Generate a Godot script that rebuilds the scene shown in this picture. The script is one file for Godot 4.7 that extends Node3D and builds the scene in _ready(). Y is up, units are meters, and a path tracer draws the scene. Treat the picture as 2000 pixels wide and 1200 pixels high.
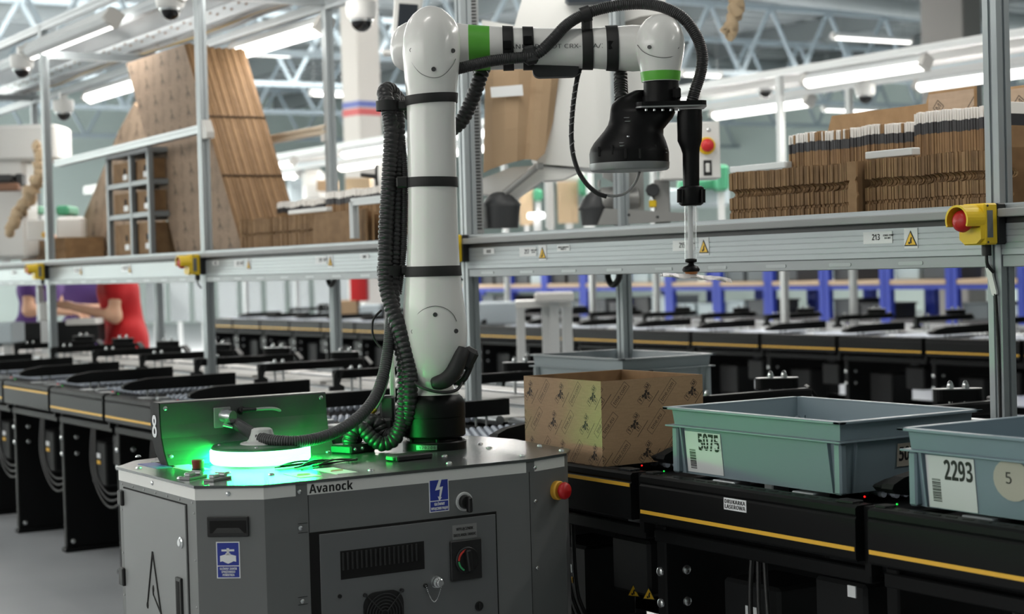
extends Node3D
# ---------------------------------------------------------------- camera constants (metres, y up; conveyor runs along x, camera looks mostly towards -x)
const EYE := Vector3(0.0, 1.257, 0.0)
const FPX := 3405.86
var cf: Vector3
var cr: Vector3
var cu: Vector3
var mats := {}
var taken := {}
var rng := RandomNumberGenerator.new()

func setup_camera() -> void:
	var yaw := deg_to_rad(31.742)
	var pitch := deg_to_rad(-1.3046)
	var roll := deg_to_rad(-1.5541)
	cf = Vector3(-cos(yaw) * cos(pitch), sin(pitch), -sin(yaw) * cos(pitch))
	var r0 := cf.cross(Vector3.UP).normalized()
	var u0 := r0.cross(cf)
	cr = r0 * cos(roll) + u0 * sin(roll)
	cu = -r0 * sin(roll) + u0 * cos(roll)
	var cam := Camera3D.new()
	cam.name = "camera"
	cam.fov = 19.982
	cam.near = 0.05
	cam.far = 200.0
	var ca := CameraAttributesPhysical.new()
	ca.frustum_focal_length = 68.11
	ca.frustum_focus_distance = 4.1
	ca.exposure_aperture = 4.8
	cam.attributes = ca
	cam.fov = 19.982
	cam.transform = Transform3D(Basis(cr, cu, -cf), EYE)
	add_child(cam)
	cam.current = true

func ray(u: float, v: float) -> Vector3:
	return cf + cr * ((u - 1000.0) / FPX) - cu * ((v - 600.0) / FPX)
func onz(z: float, u: float, v: float) -> Vector3:      # where the line of sight meets the plane z
	var d := ray(u, v)
	return EYE + d * ((z - EYE.z) / d.z)
func onx(x: float, u: float, v: float) -> Vector3:
	var d := ray(u, v)
	return EYE + d * ((x - EYE.x) / d.x)
func ony(y: float, u: float, v: float) -> Vector3:
	var d := ray(u, v)
	return EYE + d * ((y - EYE.y) / d.y)

# ---------------------------------------------------------------- mesh builder: quads are given counter-clockwise seen from outside
class Shape:
	var v := PackedVector3Array()
	var n := PackedVector3Array()
	var t := PackedVector2Array()
	var c := PackedColorArray()
	var ix := PackedInt32Array()
	var tint := Color(1, 1, 1)
	func vert(p: Vector3, nn: Vector3, uv := Vector2.ZERO) -> int:
		v.append(p)
		n.append(nn)
		t.append(uv)
		c.append(tint)
		return v.size() - 1
	func tri(a: Vector3, b: Vector3, d: Vector3) -> void:
		var nn := (b - a).cross(d - a).normalized()
		var i := vert(a, nn)
		vert(b, nn)
		vert(d, nn)
		ix.append_array(PackedInt32Array([i, i + 2, i + 1]))
	func quad(a: Vector3, b: Vector3, d: Vector3, e: Vector3, uvs := [Vector2(0, 1), Vector2(1, 1), Vector2(1, 0), Vector2(0, 0)]) -> void:
		var nn := (d - a).cross(e - b).normalized()
		var i := vert(a, nn, uvs[0])
		vert(b, nn, uvs[1])
		vert(d, nn, uvs[2])
		vert(e, nn, uvs[3])
		ix.append_array(PackedInt32Array([i, i + 2, i + 1, i, i + 3, i + 2]))
	func box(at: Vector3, size: Vector3, bev := 0.0, b := Basis()) -> void:
		var h := size * 0.5
		var e: float = minf(bev, minf(h.x, minf(h.y, h.z)) * 0.45)
		for ax in 3:
			for s in [-1.0, 1.0]:
				var u := (ax + 1) % 3
				var w := (ax + 2) % 3
				var q := []
				for k in [[-1, -1], [1, -1], [1, 1], [-1, 1]]:
					var p := Vector3.ZERO
					p[ax] = s * h[ax]
					p[u] = k[0] * (h[u] - e)
					p[w] = k[1] * (h[w] - e)
					q.append(at + b * p)
				if s < 0.0:
					q.reverse()
				quad(q[0], q[1], q[2], q[3])
		if e <= 0.0:
			return
		for ax in 3:                                    # the twelve bevels
			var u := (ax + 1) % 3
			var w := (ax + 2) % 3
			for k in [[-1, -1], [1, -1], [1, 1], [-1, 1]]:
				var q := []
				for m in [[0, -1], [1, -1], [1, 1], [0, 1]]:
					var p := Vector3.ZERO
					p[ax] = m[1] * (h[ax] - e)
					p[u] = k[0] * (h[u] - (0.0 if m[0] == 0 else e))
					p[w] = k[1] * (h[w] - (e if m[0] == 0 else 0.0))
					q.append(at + b * p)
				var out := Vector3.ZERO
				out[u] = k[0]
				out[w] = k[1]
				if (q[2] - q[0]).cross(q[3] - q[1]).dot(b * out) < 0.0:
					q.reverse()
				quad(q[0], q[1], q[2], q[3])
		for sx in [-1, 1]:
			for sy in [-1, 1]:
				for sz in [-1, 1]:
					var a := at + b * Vector3(sx * h.x, sy * (h.y - e), sz * (h.z - e))
					var d := at + b * Vector3(sx * (h.x - e), sy * h.y, sz * (h.z - e))
					var f := at + b * Vector3(sx * (h.x - e), sy * (h.y - e), sz * h.z)
					if sx * sy * sz > 0:
						tri(a, d, f)
					else:
						tri(a, f, d)
	func rings(rr: Array, smooth_v := true, cap0 := true, cap1 := true) -> void:   # loft through equal closed rings, each counter-clockwise seen from the last ring's side
		var k: int = rr[0].size()
		var base := v.size()
		for i in rr.size():
			for j in k + 1:
				var p: Vector3 = rr[i][j % k]
				var along: Vector3 = rr[mini(i + 1, rr.size() - 1)][j % k] - rr[maxi(i - 1, 0)][j % k]
				var round_: Vector3 = rr[i][(j + 1) % k] - rr[i][(j + k - 1) % k]
				if round_.length() < 1e-7:
					round_ = rr[mini(i + 1, rr.size() - 1)][(j + 1) % k] - rr[mini(i + 1, rr.size() - 1)][(j + k - 1) % k] + rr[maxi(i - 1, 0)][(j + 1) % k] - rr[maxi(i - 1, 0)][(j + k - 1) % k]
				vert(p, round_.cross(along).normalized(), Vector2(float(j) / k, float(i) / maxi(rr.size() - 1, 1)))
		for i in rr.size() - 1:
			for j in k:
				var a := base + i * (k + 1) + j
				var b2 := a + k + 1
				ix.append_array(PackedInt32Array([a, b2 + 1, a + 1, a, b2, b2 + 1]))
		if cap0:
			fan(rr[0], true)
		if cap1:
			fan(rr[rr.size() - 1], false)
	func fan(ring, flip: bool) -> void:
		var m := Vector3.ZERO
		for p in ring:
			m += p
		m /= ring.size()
		for j in ring.size():
			var a: Vector3 = ring[j]
			var b: Vector3 = ring[(j + 1) % ring.size()]
			if (a - b).length() < 1e-7:
				continue
			if flip:
				tri(m, b, a)
			else:
				tri(m, a, b)
	static func frame(d: Vector3) -> Basis:             # x, y across, z along d
		var z := d.normalized()
		var x := (Vector3.UP if absf(z.y) < 0.9 else Vector3.RIGHT).cross(z).normalized()
		return Basis(x, z.cross(x), z)
	func cyl(a: Vector3, b: Vector3, r0: float, r1 := -1.0, k := 14, bev := 0.0) -> void:
		if r1 < 0.0:
			r1 = r0
		var l := (b - a).length()
		var z := (b - a) / l
		var e := minf(bev, l * 0.45)
		if e > 0.0:
			lathe([[0.0, r0 - e], [e, r0], [l - e, r1], [l, r1 - e]], Transform3D(frame(z), a), k)
		else:
			lathe([[0.0, r0], [l, r1]], Transform3D(frame(z), a), k)
	func lathe(pr: Array, xf: Transform3D, k := 24, capped := true, crease := 0.55) -> void:   # profile of [along z, radius]; splits where the profile bends sharply
		var part := [pr[0]]
		for i in range(1, pr.size()):
			part.append(pr[i])
			var sharp := i == pr.size() - 1
			if not sharp:
				var a := Vector2(pr[i][0] - pr[i - 1][0], pr[i][1] - pr[i - 1][1]).normalized()
				var b := Vector2(pr[i + 1][0] - pr[i][0], pr[i + 1][1] - pr[i][1]).normalized()
				sharp = absf(a.angle_to(b)) > crease
			if sharp:
				var rr := []
				for q in part:
					var ring := PackedVector3Array()
					for j in k:
						var an := TAU * j / k
						ring.append(xf * Vector3(cos(an) * q[1], sin(an) * q[1], q[0]))
					rr.append(ring)
				rings(rr, true, false, false)
				part = [pr[i]]
		if capped:
			for end in [0, pr.size() - 1]:
				if pr[end][1] > 1e-4:
					var ring := PackedVector3Array()
					for j in k:
						var an := TAU * j / k
						ring.append(xf * Vector3(cos(an) * pr[end][1], sin(an) * pr[end][1], pr[end][0]))
					fan(ring, end == 0)
	func tube(pts: PackedVector3Array, rad, k := 10, capped := true) -> void:     # rad: a number or one radius for each point
		var rr := []
		var up := frame(pts[1] - pts[0]).x
		for i in pts.size():
			var d := (pts[mini(i + 1, pts.size() - 1)] - pts[maxi(i - 1, 0)]).normalized()
			up = (up - d * up.dot(d)).normalized()
			var w := d.cross(up)
			var r: float = rad[mini(i, rad.size() - 1)] if rad is PackedFloat32Array else rad
			var ring := PackedVector3Array()
			for j in k:
				var an := TAU * j / k
				ring.append(pts[i] + (up * cos(an) + w * sin(an)) * r)
			rr.append(ring)
		rings(rr, true, capped, capped)
	func ball(at: Vector3, r: Vector3, k := 14, m := 8, from := -90.0, to := 90.0) -> void:   # y up
		var rr := []
		for i in m + 1:
			var la := deg_to_rad(lerpf(from, to, float(i) / m))
			var ring := PackedVector3Array()
			for j in k:
				var an := -TAU * j / k
				ring.append(at + Vector3(cos(la) * cos(an) * r.x, sin(la) * r.y, cos(la) * sin(an) * r.z))
			rr.append(ring)
		rings(rr, true, from > -89.0, to < 89.0)
	func prism(poly: PackedVector2Array, z0: float, z1: float, xf := Transform3D()) -> void:   # a flat outline (x, y) made thick along z
		var p := poly.duplicate()
		if Geometry2D.is_polygon_clockwise(p):
			p.reverse()
		var ii := Geometry2D.triangulate_polygon(p)
		var flip := xf.basis.determinant() < 0.0
		for zz in [z0, z1]:
			for k in range(0, ii.size(), 3):
				var q := [xf * Vector3(p[ii[k]].x, p[ii[k]].y, zz), xf * Vector3(p[ii[k + 1]].x, p[ii[k + 1]].y, zz), xf * Vector3(p[ii[k + 2]].x, p[ii[k + 2]].y, zz)]
				var want := xf.basis.z * (1.0 if zz == maxf(z0, z1) else -1.0)
				if (q[1] - q[0]).cross(q[2] - q[0]).dot(want) < 0.0:
					q.reverse()
				tri(q[0], q[1], q[2])
		var lo := minf(z0, z1)
		var hi := maxf(z0, z1)
		for i in p.size():
			var a := p[i]
			var b := p[(i + 1) % p.size()]
			var q := [xf * Vector3(a.x, a.y, lo), xf * Vector3(b.x, b.y, lo), xf * Vector3(b.x, b.y, hi), xf * Vector3(a.x, a.y, hi)]
			if flip:
				q.reverse()
			quad(q[0], q[1], q[2], q[3])
	func add(m: Mesh, xf: Transform3D) -> void:
		for s in m.get_surface_count():
			var a := m.surface_get_arrays(s)
			var base := v.size()
			var pv: PackedVector3Array = a[Mesh.ARRAY_VERTEX]
			var pn: PackedVector3Array = a[Mesh.ARRAY_NORMAL]
			for i in pv.size():
				vert(xf * pv[i], (xf.basis * pn[i]).normalized())
			if a[Mesh.ARRAY_INDEX] != null:
				for i in a[Mesh.ARRAY_INDEX]:
					ix.append(base + i)
			else:
				for i in pv.size():
					ix.append(base + i)
	func mesh() -> ArrayMesh:
		var a := []
		a.resize(Mesh.ARRAY_MAX)
		a[Mesh.ARRAY_VERTEX] = v
		a[Mesh.ARRAY_NORMAL] = n
		a[Mesh.ARRAY_TEX_UV] = t
		a[Mesh.ARRAY_COLOR] = c
		a[Mesh.ARRAY_INDEX] = ix
		var m := ArrayMesh.new()
		m.add_surface_from_arrays(Mesh.PRIMITIVE_TRIANGLES, a)
		return m

# ---------------------------------------------------------------- naming and placing
func numbered(called: String) -> String:
	if not taken.has(called):
		taken[called] = 0
		return called
	taken[called] += 1
	return "%s_%03d" % [called, taken[called]]

func tag(o: Node3D, label: String, category: String, group := "") -> void:
	o.set_meta("label", label)
	o.set_meta("category", category)
	if group:
		o.set_meta("group", group)

func thing(called: String, label: String, category: String, at := Vector3.ZERO, turn := 0.0, group := "") -> Node3D:
	var o := Node3D.new()
	o.name = numbered(called)
	add_child(o)
	o.position = at
	o.rotation.y = turn
	tag(o, label, category, group)
	return o

func part(called: String, s, m: Material, parent: Node = self, at := Vector3.ZERO) -> MeshInstance3D:
	var o := MeshInstance3D.new()
	o.mesh = s.mesh() if s is Shape else s
	o.material_override = m
	if parent == self:
		o.name = numbered(called)
		add_child(o)
	else:
		var nm := called
		var k := 0
		while parent.has_node(nm):
			k += 1
			nm = "%s_%03d" % [called, k]
		o.name = nm
		parent.add_child(o)
	o.position = at
	return o

func struct(called: String, s, m: Material, label: String, category := "structure") -> MeshInstance3D:
	var o := part(called, s, m)
	tag(o, label, category)
	o.set_meta("kind", "structure")
	return o

func copy(src: Node3D, at: Vector3, label := "") -> Node3D:
	var o: Node3D = src.duplicate()
	o.name = numbered(String(src.get_meta("stem", src.name)))
	add_child(o)
	o.position = at
	if label:
		o.set_meta("label", label)
	return o

func mat(key: String, col: Color, rough := 0.5, metal := 0.0) -> StandardMaterial3D:
	if mats.has(key):
		return mats[key]
	var m := StandardMaterial3D.new()
	m.resource_name = key
	m.albedo_color = col
	m.roughness = rough
	m.metallic = metal
	if key.begins_with("conveyor") or key.begins_with("robot black"):
		m.metallic_specular = 0.27
	mats[key] = m
	return m

func glow(key: String, col: Color, energy: float) -> StandardMaterial3D:
	var m := mat(key, col, 0.4)
	m.emission_enabled = true
	m.emission = col
	m.emission_energy_multiplier = energy
	return m

func rgb8(r: int, g: int, b: int) -> Color:
	return Color8(r, g, b)

func noise_tex(freq: float, lo: Color, hi: Color, size := 256, sd := 1, oct := 4) -> NoiseTexture2D:
	var nz := FastNoiseLite.new()
	nz.seed = sd
	nz.frequency = freq
	nz.fractal_octaves = oct
	var g := Gradient.new()
	g.set_color(0, lo)
	g.set_color(1, hi)
	var tx := NoiseTexture2D.new()
	tx.width = size
	tx.height = size
	tx.seamless = true
	tx.noise = nz
	tx.color_ramp = g
	return tx

func textured(m: StandardMaterial3D, tx: Texture2D, sc: Vector3) -> StandardMaterial3D:
	m.albedo_texture = tx
	m.uv1_triplanar = true
	m.uv1_world_triplanar = true
	m.uv1_scale = sc
	return m

func smooth(pts: Array, step := 0.01) -> PackedVector3Array:      # a smooth path through the points
	var c := Curve3D.new()
	c.bake_interval = step
	for i in pts.size():
		var a: Vector3 = pts[maxi(i - 1, 0)]
		var b: Vector3 = pts[mini(i + 1, pts.size() - 1)]
		var tn := (b - a) / 6.0
		if i > 0 and i < pts.size() - 1:
			var l := minf((pts[i] - a).length(), (b - pts[i]).length())
			tn = (b - a).normalized() * l / 3.0
		c.add_point(pts[i], -tn, tn)
	return c.get_baked_points()

func hose(pts: Array, r: float, pitch: float, depth: float, k := 12, per := 6) -> Shape:   # a corrugated hose
	var p := smooth(pts, pitch / per)
	var rad := PackedFloat32Array()
	for i in p.size():
		var ph := float(i % per) / per
		rad.append(r - depth * (1.0 if ph >= 0.75 else (0.3 if ph < 0.1 or ph > 0.6 else 0.0)))
	var s := Shape.new()
	s.tube(p, rad, k)
	return s

func lettering(text: String, height: float, bold := true, depth := 0.0008, family := "Droid Sans") -> Mesh:
	var t := TextMesh.new()
	var f := SystemFont.new()
	f.font_names = PackedStringArray([family])
	f.font_weight = 700 if bold else 400
	t.font = f
	t.text = text
	t.font_size = 64
	t.pixel_size = height / 46.0                  # height of the capitals
	t.depth = depth
	t.curve_step = 4.0
	return t

func write(text: String, height: float, m: Material, parent: Node, xf: Transform3D, squeeze := 1.0, bold := true) -> MeshInstance3D:
	var s := Shape.new()
	s.add(lettering(text, height, bold), xf * Transform3D(Basis.from_scale(Vector3(squeeze, 1, 1)), Vector3.ZERO))
	return part("lettering", s, m, parent)

func poly(a: Array) -> PackedVector2Array:
	var p := PackedVector2Array()
	for i in range(0, a.size(), 2):
		p.append(Vector2(a[i], a[i + 1]))
	return p

func disc(r: float, k := 24) -> PackedVector2Array:
	var p := PackedVector2Array()
	for j in k:
		p.append(Vector2(cos(TAU * j / k), sin(TAU * j / k)) * r)
	return p

func round_rect(w: float, h: float, r: float, k := 4) -> PackedVector2Array:
	var p := PackedVector2Array()
	for q in [[1, 1, 0], [-1, 1, 90], [-1, -1, 180], [1, -1, 270]]:
		for j in k + 1:
			var an := deg_to_rad(q[2] + 90.0 * j / k)
			p.append(Vector2(q[0] * (w / 2 - r) + cos(an) * r, q[1] * (h / 2 - r) + sin(an) * r))
	return p

func screw(s: Shape, at: Vector3, out: Vector3, r: float) -> void:   # a round-headed screw
	s.lathe([[0.0, r], [r * 0.35, r * 0.9], [r * 0.6, r * 0.55], [r * 0.65, 0.001]], Transform3D(Shape.frame(out), at), 10)

func acorn(s: Shape, at: Vector3, r: float) -> void:                 # a domed nut on a hexagon, y up
	s.cyl(at, at + Vector3(0, r * 0.9, 0), r, r, 6)
	s.ball(at + Vector3(0, r * 0.9, 0), Vector3(r * 0.82, r * 1.25, r * 0.82), 10, 5, 0.0, 90.0)

# ---------------------------------------------------------------- faces: local x to the right, y up, z out of the face
func face(a: Vector3, b: Vector3) -> Transform3D:
	var x := (b - a).normalized()
	return Transform3D(Basis(x, Vector3.UP, x.cross(Vector3.UP)), a)

func fl(t: Transform3D, u: float, v: float) -> Vector2:
	var d := ray(u, v)
	var n := t.basis.z
	var p := EYE + d * ((t.origin - EYE).dot(n) / d.dot(n))
	var q := t.affine_inverse() * p
	return Vector2(q.x, q.y)

func fbox(s: Shape, t: Transform3D, a: Vector2, b: Vector2, z0: float, z1: float, bev := 0.0) -> void:
	s.box(t * Vector3((a.x + b.x) / 2, (a.y + b.y) / 2, (z0 + z1) / 2), Vector3(absf(b.x - a.x), absf(b.y - a.y), absf(z1 - z0)), bev, t.basis)

func settle(o: Node3D, base: Vector3) -> void:          # the thing's own origin goes to its base
	o.position = base
	for c in o.get_children():
		c.position -= base

func shifted(t: Transform3D, x: float, y: float, z := 0.0) -> Transform3D:
	return Transform3D(t.basis, t * Vector3(x, y, z))

# ---------------------------------------------------------------- the grey cart that carries the robot
const HP := 0.815                                       # height of its top
func build_cart() -> void:
	var grey := mat("cart grey paint", rgb8(106, 108, 108), 0.5)
	var white := mat("white band", rgb8(225, 225, 222), 0.45)
	var blk := mat("black plastic", rgb8(24, 24, 25), 0.5)
	var gap := mat("dark inside", rgb8(8, 8, 8), 0.9)  # flat black for gaps; in hollows it stands for the shade inside
	var steel := mat("bright steel", rgb8(205, 207, 208), 0.25, 0.9)
	var blue := mat("sign blue", rgb8(38, 55, 150), 0.5)
	var sw := mat("sign white", rgb8(232, 234, 236), 0.5)
	var ink := mat("black ink", rgb8(20, 20, 20), 0.6)
	var o := thing("robot_cart", "grey octagonal steel cart carrying the white robot arm, black top plate and white band", "cart")
	var pts := [Vector3(-3.96, HP, -1.348), Vector3(-3.471, HP, -1.348), Vector3(-3.38, HP, -1.466), Vector3(-3.386, HP, -2.135), Vector3(-3.43, HP, -2.262), Vector3(-3.5, HP, -2.318), Vector3(-3.81, HP, -2.352), Vector3(-3.97, HP, -2.32), Vector3(-4.11, HP, -2.2), Vector3(-4.12, HP, -1.6), Vector3(-4.06, HP, -1.43)]
	var outline := PackedVector2Array()
	var inset := PackedVector2Array()
	for p in pts:
		outline.append(Vector2(p.x, -p.z))
		inset.append(Vector2(-3.745 + (p.x + 3.745) * 0.984, 1.84 + (-p.z - 1.84) * 0.99))
	var lay := Transform3D(Basis(Vector3.RIGHT, Vector3.FORWARD, Vector3.UP), Vector3.ZERO)   # outline (x, -z), thick along y
	var s := Shape.new()
	s.prism(inset, 0.12, HP - 0.006, lay)
	part("body", s, grey, o)
	s = Shape.new()
	s.prism(outline, HP - 0.006, HP, lay)
	part("top_plate", s, mat("top plate", rgb8(98, 101, 102), 0.24, 0.6), o)
	s = Shape.new()
	for q in [[-3.9, -1.5], [-3.5, -1.5], [-3.5, -2.15], [-3.95, -2.15]]:
		s.cyl(Vector3(q[0] - 0.02, 0.05, q[1]), Vector3(q[0] + 0.02, 0.05, q[1]), 0.05, 0.05, 18)
		s.box(Vector3(q[0], 0.1, q[1]), Vector3(0.07, 0.05, 0.07), 0.005)
	part("caster", s, blk, o)
	# the faces seen from the camera
	var fd := face(Vector3(inset[0].x, HP, -inset[0].y), Vector3(inset[1].x, HP, -inset[1].y))
	var fc := face(Vector3(inset[1].x, HP, -inset[1].y), Vector3(inset[2].x, HP, -inset[2].y))
	var ff := face(Vector3(inset[2].x, HP, -inset[2].y), Vector3(inset[3].x, HP, -inset[3].y))
	var fr := face(Vector3(inset[3].x, HP, -inset[3].y), Vector3(inset[4].x, HP, -inset[4].y))
	var wd := Vector2(inset[0].x, inset[0].y).distance_to(inset[1])
	var wc := inset[1].distance_to(inset[2])
	var wf := inset[2].distance_to(inset[3])
	var wr := inset[3].distance_to(inset[4])
	s = Shape.new()
	var g0 := fl(ff, 577, 960).x
	var g1 := fl(ff, 600, 960).x
	var g2 := fl(ff, 1027, 915).x
	for q in [[fd, 0.0, wd], [fc, 0.0, wc], [ff, 0.0, g0], [ff, g1, g2], [fr, 0.02, wr]]:
		fbox(s, q[0], Vector2(q[1], -0.0315), Vector2(q[2], -0.007), -0.004, 0.0012)
	part("white_band", s, white, o)
	# door on the narrow left side
	var d0 := fl(fd, 242, 953)
	var d1 := fl(fd, 364, 986)
	s = Shape.new()
	fbox(s, fd, Vector2(d0.x - 0.003, -0.66), Vector2(d1.x + 0.004, d0.y + 0.002), -0.002, 0.0008)
	part("door_gap", s, gap, o)
	s = Shape.new()
	fbox(s, fd, Vector2(d0.x, -0.655), Vector2(d1.x, d0.y - 0.001), -0.002, 0.004, 0.0015)
	var door := part("door", s, mat("lit side grey paint", rgb8(130, 132, 132), 0.5), o)  # paler than the cart: stronger light on this side put into the colour
	for q in [[238, 957, 986], [241, 1108, 1142]]:
		s = Shape.new()
		var a := fl(fd, q[0] + 1, q[1])
		var b := fl(fd, q[0] + 1, q[2])
		fbox(s, fd, Vector2(a.x - 0.006, b.y), Vector2(a.x + 0.022, a.y), 0.0, 0.012, 0.003)
		part("hinge", s, blk, door)
	s = Shape.new()                                     # the thin arrow-like letter on the door
	var path := [Vector2(292, 1183), Vector2(302, 1078), Vector2(319, 1200)]
	for k in 2:
		var a := fl(fd, path[k].x, path[k].y)
		var b := fl(fd, path[k + 1].x, path[k + 1].y)
		s.cyl(fd * Vector3(a.x, a.y, 0.0045), fd * Vector3(b.x, b.y, 0.0045), 0.0022, 0.0028, 6)
	for q in [[302, 1150, 304, 1163], [304, 1163, 319, 1200]]:
		var a := fl(fd, q[0], q[1])
		var b := fl(fd, q[2], q[3])
		s.cyl(fd * Vector3(a.x, a.y, 0.0045), fd * Vector3(b.x, b.y, 0.0045), 0.0018, 0.0024, 6)
	for q in [[292, 1182], [303, 1150]]:
		var a := fl(fd, q[0], q[1])
		s.ball(fd * Vector3(a.x, a.y, 0.003), Vector3(0.006, 0.009, 0.004), 10, 6)
	part("logo", s, ink, door)
	s = Shape.new()
	var lk := fl(fd, 358, 1060)
	s.lathe([[0.0, 0.013], [0.004, 0.0125], [0.006, 0.009], [0.008, 0.008], [0.008, 0.0]], shifted(fd, lk.x, lk.y, 0.003) , 18)
	part("lock", s, steel, door)
	s = Shape.new()
	var sl := fl(fd, 355, 1128)
	fbox(s, fd, Vector2(sl.x - 0.016, sl.y - 0.14), Vector2(sl.x + 0.016, sl.y), 0.003, 0.010, 0.003)
	part("recessed_handle", s, blk, door)
	s = Shape.new()
	fbox(s, fd, Vector2(sl.x - 0.009, sl.y - 0.135), Vector2(sl.x + 0.009, sl.y - 0.008), 0.009, 0.0105)
	part("handle_hollow", s, gap, door)  # black slab standing for the shade inside the handle
	s = Shape.new()                                     # rivets round the door
	for k in 7:
		screw(s, fd * Vector3(0.02 + (wd - 0.04) * k / 6.0, -0.0385, 0.0), fd.basis.z, 0.0028)
	for k in 6:
		screw(s, fd * Vector3(wd - 0.012, -0.06 - 0.1 * k, 0.0), fd.basis.z, 0.0028)
		screw(s, fd * Vector3(0.012, -0.1 - 0.1 * k, 0.0), fd.basis.z, 0.0028)
	part("rivets", s, mat("grey steel", rgb8(150, 152, 152), 0.4, 0.6), o).set_meta("kind", "stuff")
	# narrow corner face: recessed grip and the blue tap sign
	var a0 := fl(fc, 405, 1010)
	var b0 := fl(fc, 487, 1048)
	s = Shape.new()
	fbox(s, fc, a0, b0, -0.001, 0.006, 0.0025)
	part("grip_frame", s, blk, o)
	s = Shape.new()
	fbox(s, fc, a0 + Vector2(0.006, -0.008), b0 + Vector2(-0.005, 0.008), 0.005, 0.0068)
	part("grip_hollow", s, gap, o)  # black slab standing for the shaded depth of the grip
	s = Shape.new()
	s.prism(poly([a0.x + 0.012, b0.y + 0.008, b0.x - 0.009, b0.y + 0.008, b0.x - 0.02, b0.y + 0.019, a0.x + 0.022, b0.y + 0.019]), 0.0065, 0.0075, fc)
	part("grip_ledge", s, mat("dark grey plastic", rgb8(46, 46, 46), 0.5), o)
	var sg := fl(fc, 422, 1059)
	var se := fl(fc, 470, 1130)
	var sign_ := make_sign(o, fc, sg, se, 0.66)
	var w := se.x - sg.x
	var cx := (sg.x + se.x) / 2
	var cy := lerpf(sg.y, se.y, 0.37)
	s = Shape.new()                                     # the tap
	for q in [[-0.27, 0.17, 0.27, 0.25], [-0.05, 0.0, 0.05, 0.3], [-0.1, 0.0, 0.1, 0.09]]:
		s.prism(poly([cx + q[0] * w, cy + q[1] * w, cx + q[2] * w, cy + q[1] * w, cx + q[2] * w, cy + q[3] * w, cx + q[0] * w, cy + q[3] * w]), 0.0014, 0.0022, fc)
	s.prism(poly([cx - 0.34 * w, cy - 0.02 * w, cx - 0.26 * w, cy, cx - 0.12 * w, cy + 0.04 * w, cx + 0.12 * w, cy + 0.04 * w, cx + 0.26 * w, cy, cx + 0.34 * w, cy - 0.02 * w, cx + 0.34 * w, cy - 0.27 * w, cx + 0.24 * w, cy - 0.24 * w, cx + 0.12 * w, cy - 0.3 * w, cx, cy - 0.35 * w, cx - 0.12 * w, cy - 0.3 * w, cx - 0.24 * w, cy - 0.24 * w, cx - 0.34 * w, cy - 0.27 * w]), 0.0014, 0.0022, fc)
	part("tap_symbol", s, sw, sign_)
	var ty := lerpf(sg.y, se.y, 0.735)
	for line in ["GŁÓWNY ZAWÓR", "SPRĘŻONEGO", "POWIETRZA"]:
		write(line, 0.0045, sw, sign_, shifted(fc, cx, ty, 0.0022), 0.72)
		ty -= 0.0066
	s = Shape.new()
	for q in [[fc, 446, 965], [ff, 584, 961], [ff, 586, 1032], [ff, 590, 1175], [fr, 1044, 914], [fr, 1045, 980], [fr, 1049, 1110], [fd, 299, 944]]:
		var a := fl(q[0], q[1], q[2])
		screw(s, q[0] * Vector3(a.x, a.y, 0.001), q[0].basis.z, 0.0055)
	part("screws", s, steel, o).set_meta("kind", "stuff")
	# wide front
	s = Shape.new()
	var sx := fl(ff, 602, 980).x
	fbox(s, ff, Vector2(sx - 0.0006, -0.66), Vector2(sx + 0.0006, -0.03), -0.001, 0.0005)
	fbox(s, ff, Vector2(wf - 0.0006, -0.66), Vector2(wf + 0.0006, -0.03), -0.001, 0.0008)
	for vv in [[1024, 1040], [1168, 1180]]:
		var a := fl(ff, 582, vv[0])
		var b := fl(ff, 601, vv[1])
		fbox(s, ff, Vector2(a.x, a.y - 0.0006), Vector2(b.x, a.y + 0.0006), -0.001, 0.0005)
		fbox(s, ff, Vector2(a.x, b.y - 0.0006), Vector2(b.x, b.y + 0.0006), -0.001, 0.0005)
	part("panel_seam", s, gap, o)
	var p0 := fl(ff, 604, 1042)
	var p1 := fl(ff, 967, 1002)
	s = Shape.new()
	fbox(s, ff, Vector2(p0.x, -0.66), Vector2(p1.x + 0.003, p1.y + 0.003), -0.02, 0.0006)
	part("panel_opening", s, gap, o)
	var pl := fl(ff, 623, 1045).x
	s = Shape.new()
	fbox(s, ff, Vector2(pl, -0.66), Vector2(p1.x - 0.001, p1.y - 0.003), 0.0, 0.003, 0.001)
	var panel := part("front_panel", s, mat("panel grey paint", rgb8(100, 102, 103), 0.5), o)
	var v0 := fl(ff, 663, 1077)
	var v1 := fl(ff, 828, 1110)
	s = Shape.new()
	fbox(s, ff, v0, Vector2(v1.x, fl(ff, 664, 1133).y), 0.0025, 0.0036)
	part("vent_window", s, gap, panel)
	for k in 17:
		s = Shape.new()
		var x := lerpf(v0.x + 0.006, v1.x - 0.02, k / 16.0)
		fbox(s, ff, Vector2(x - 0.0022, v0.y - 0.042), Vector2(x + 0.0022, v0.y - 0.004), 0.0034, 0.0056, 0.001)
		part("vent_slat", s, mat("vent slat", rgb8(31, 32, 33), 0.55), panel)
	# isolator switch
	var i0 := fl(ff, 876, 1058)
	var i1 := fl(ff, 938, 1128)
	s = Shape.new()
	fbox(s, ff, i0, i1, 0.0025, 0.010, 0.003)
	var iso := part("isolator_switch", s, blk, panel)
	var ic := (i0 + i1) / 2
	s = Shape.new()
	s.lathe([[0.0, 0.030], [0.004, 0.030], [0.006, 0.028], [0.006, 0.0]], shifted(ff, ic.x, ic.y, 0.009), 28)
	s.box(ff * Vector3(ic.x, ic.y, 0.020), Vector3(0.013, 0.05, 0.014), 0.003, ff.basis * Basis(Vector3.BACK, 0.12))
	part("switch_knob", s, mat("knob black", rgb8(16, 16, 17), 0.45), iso)
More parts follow.
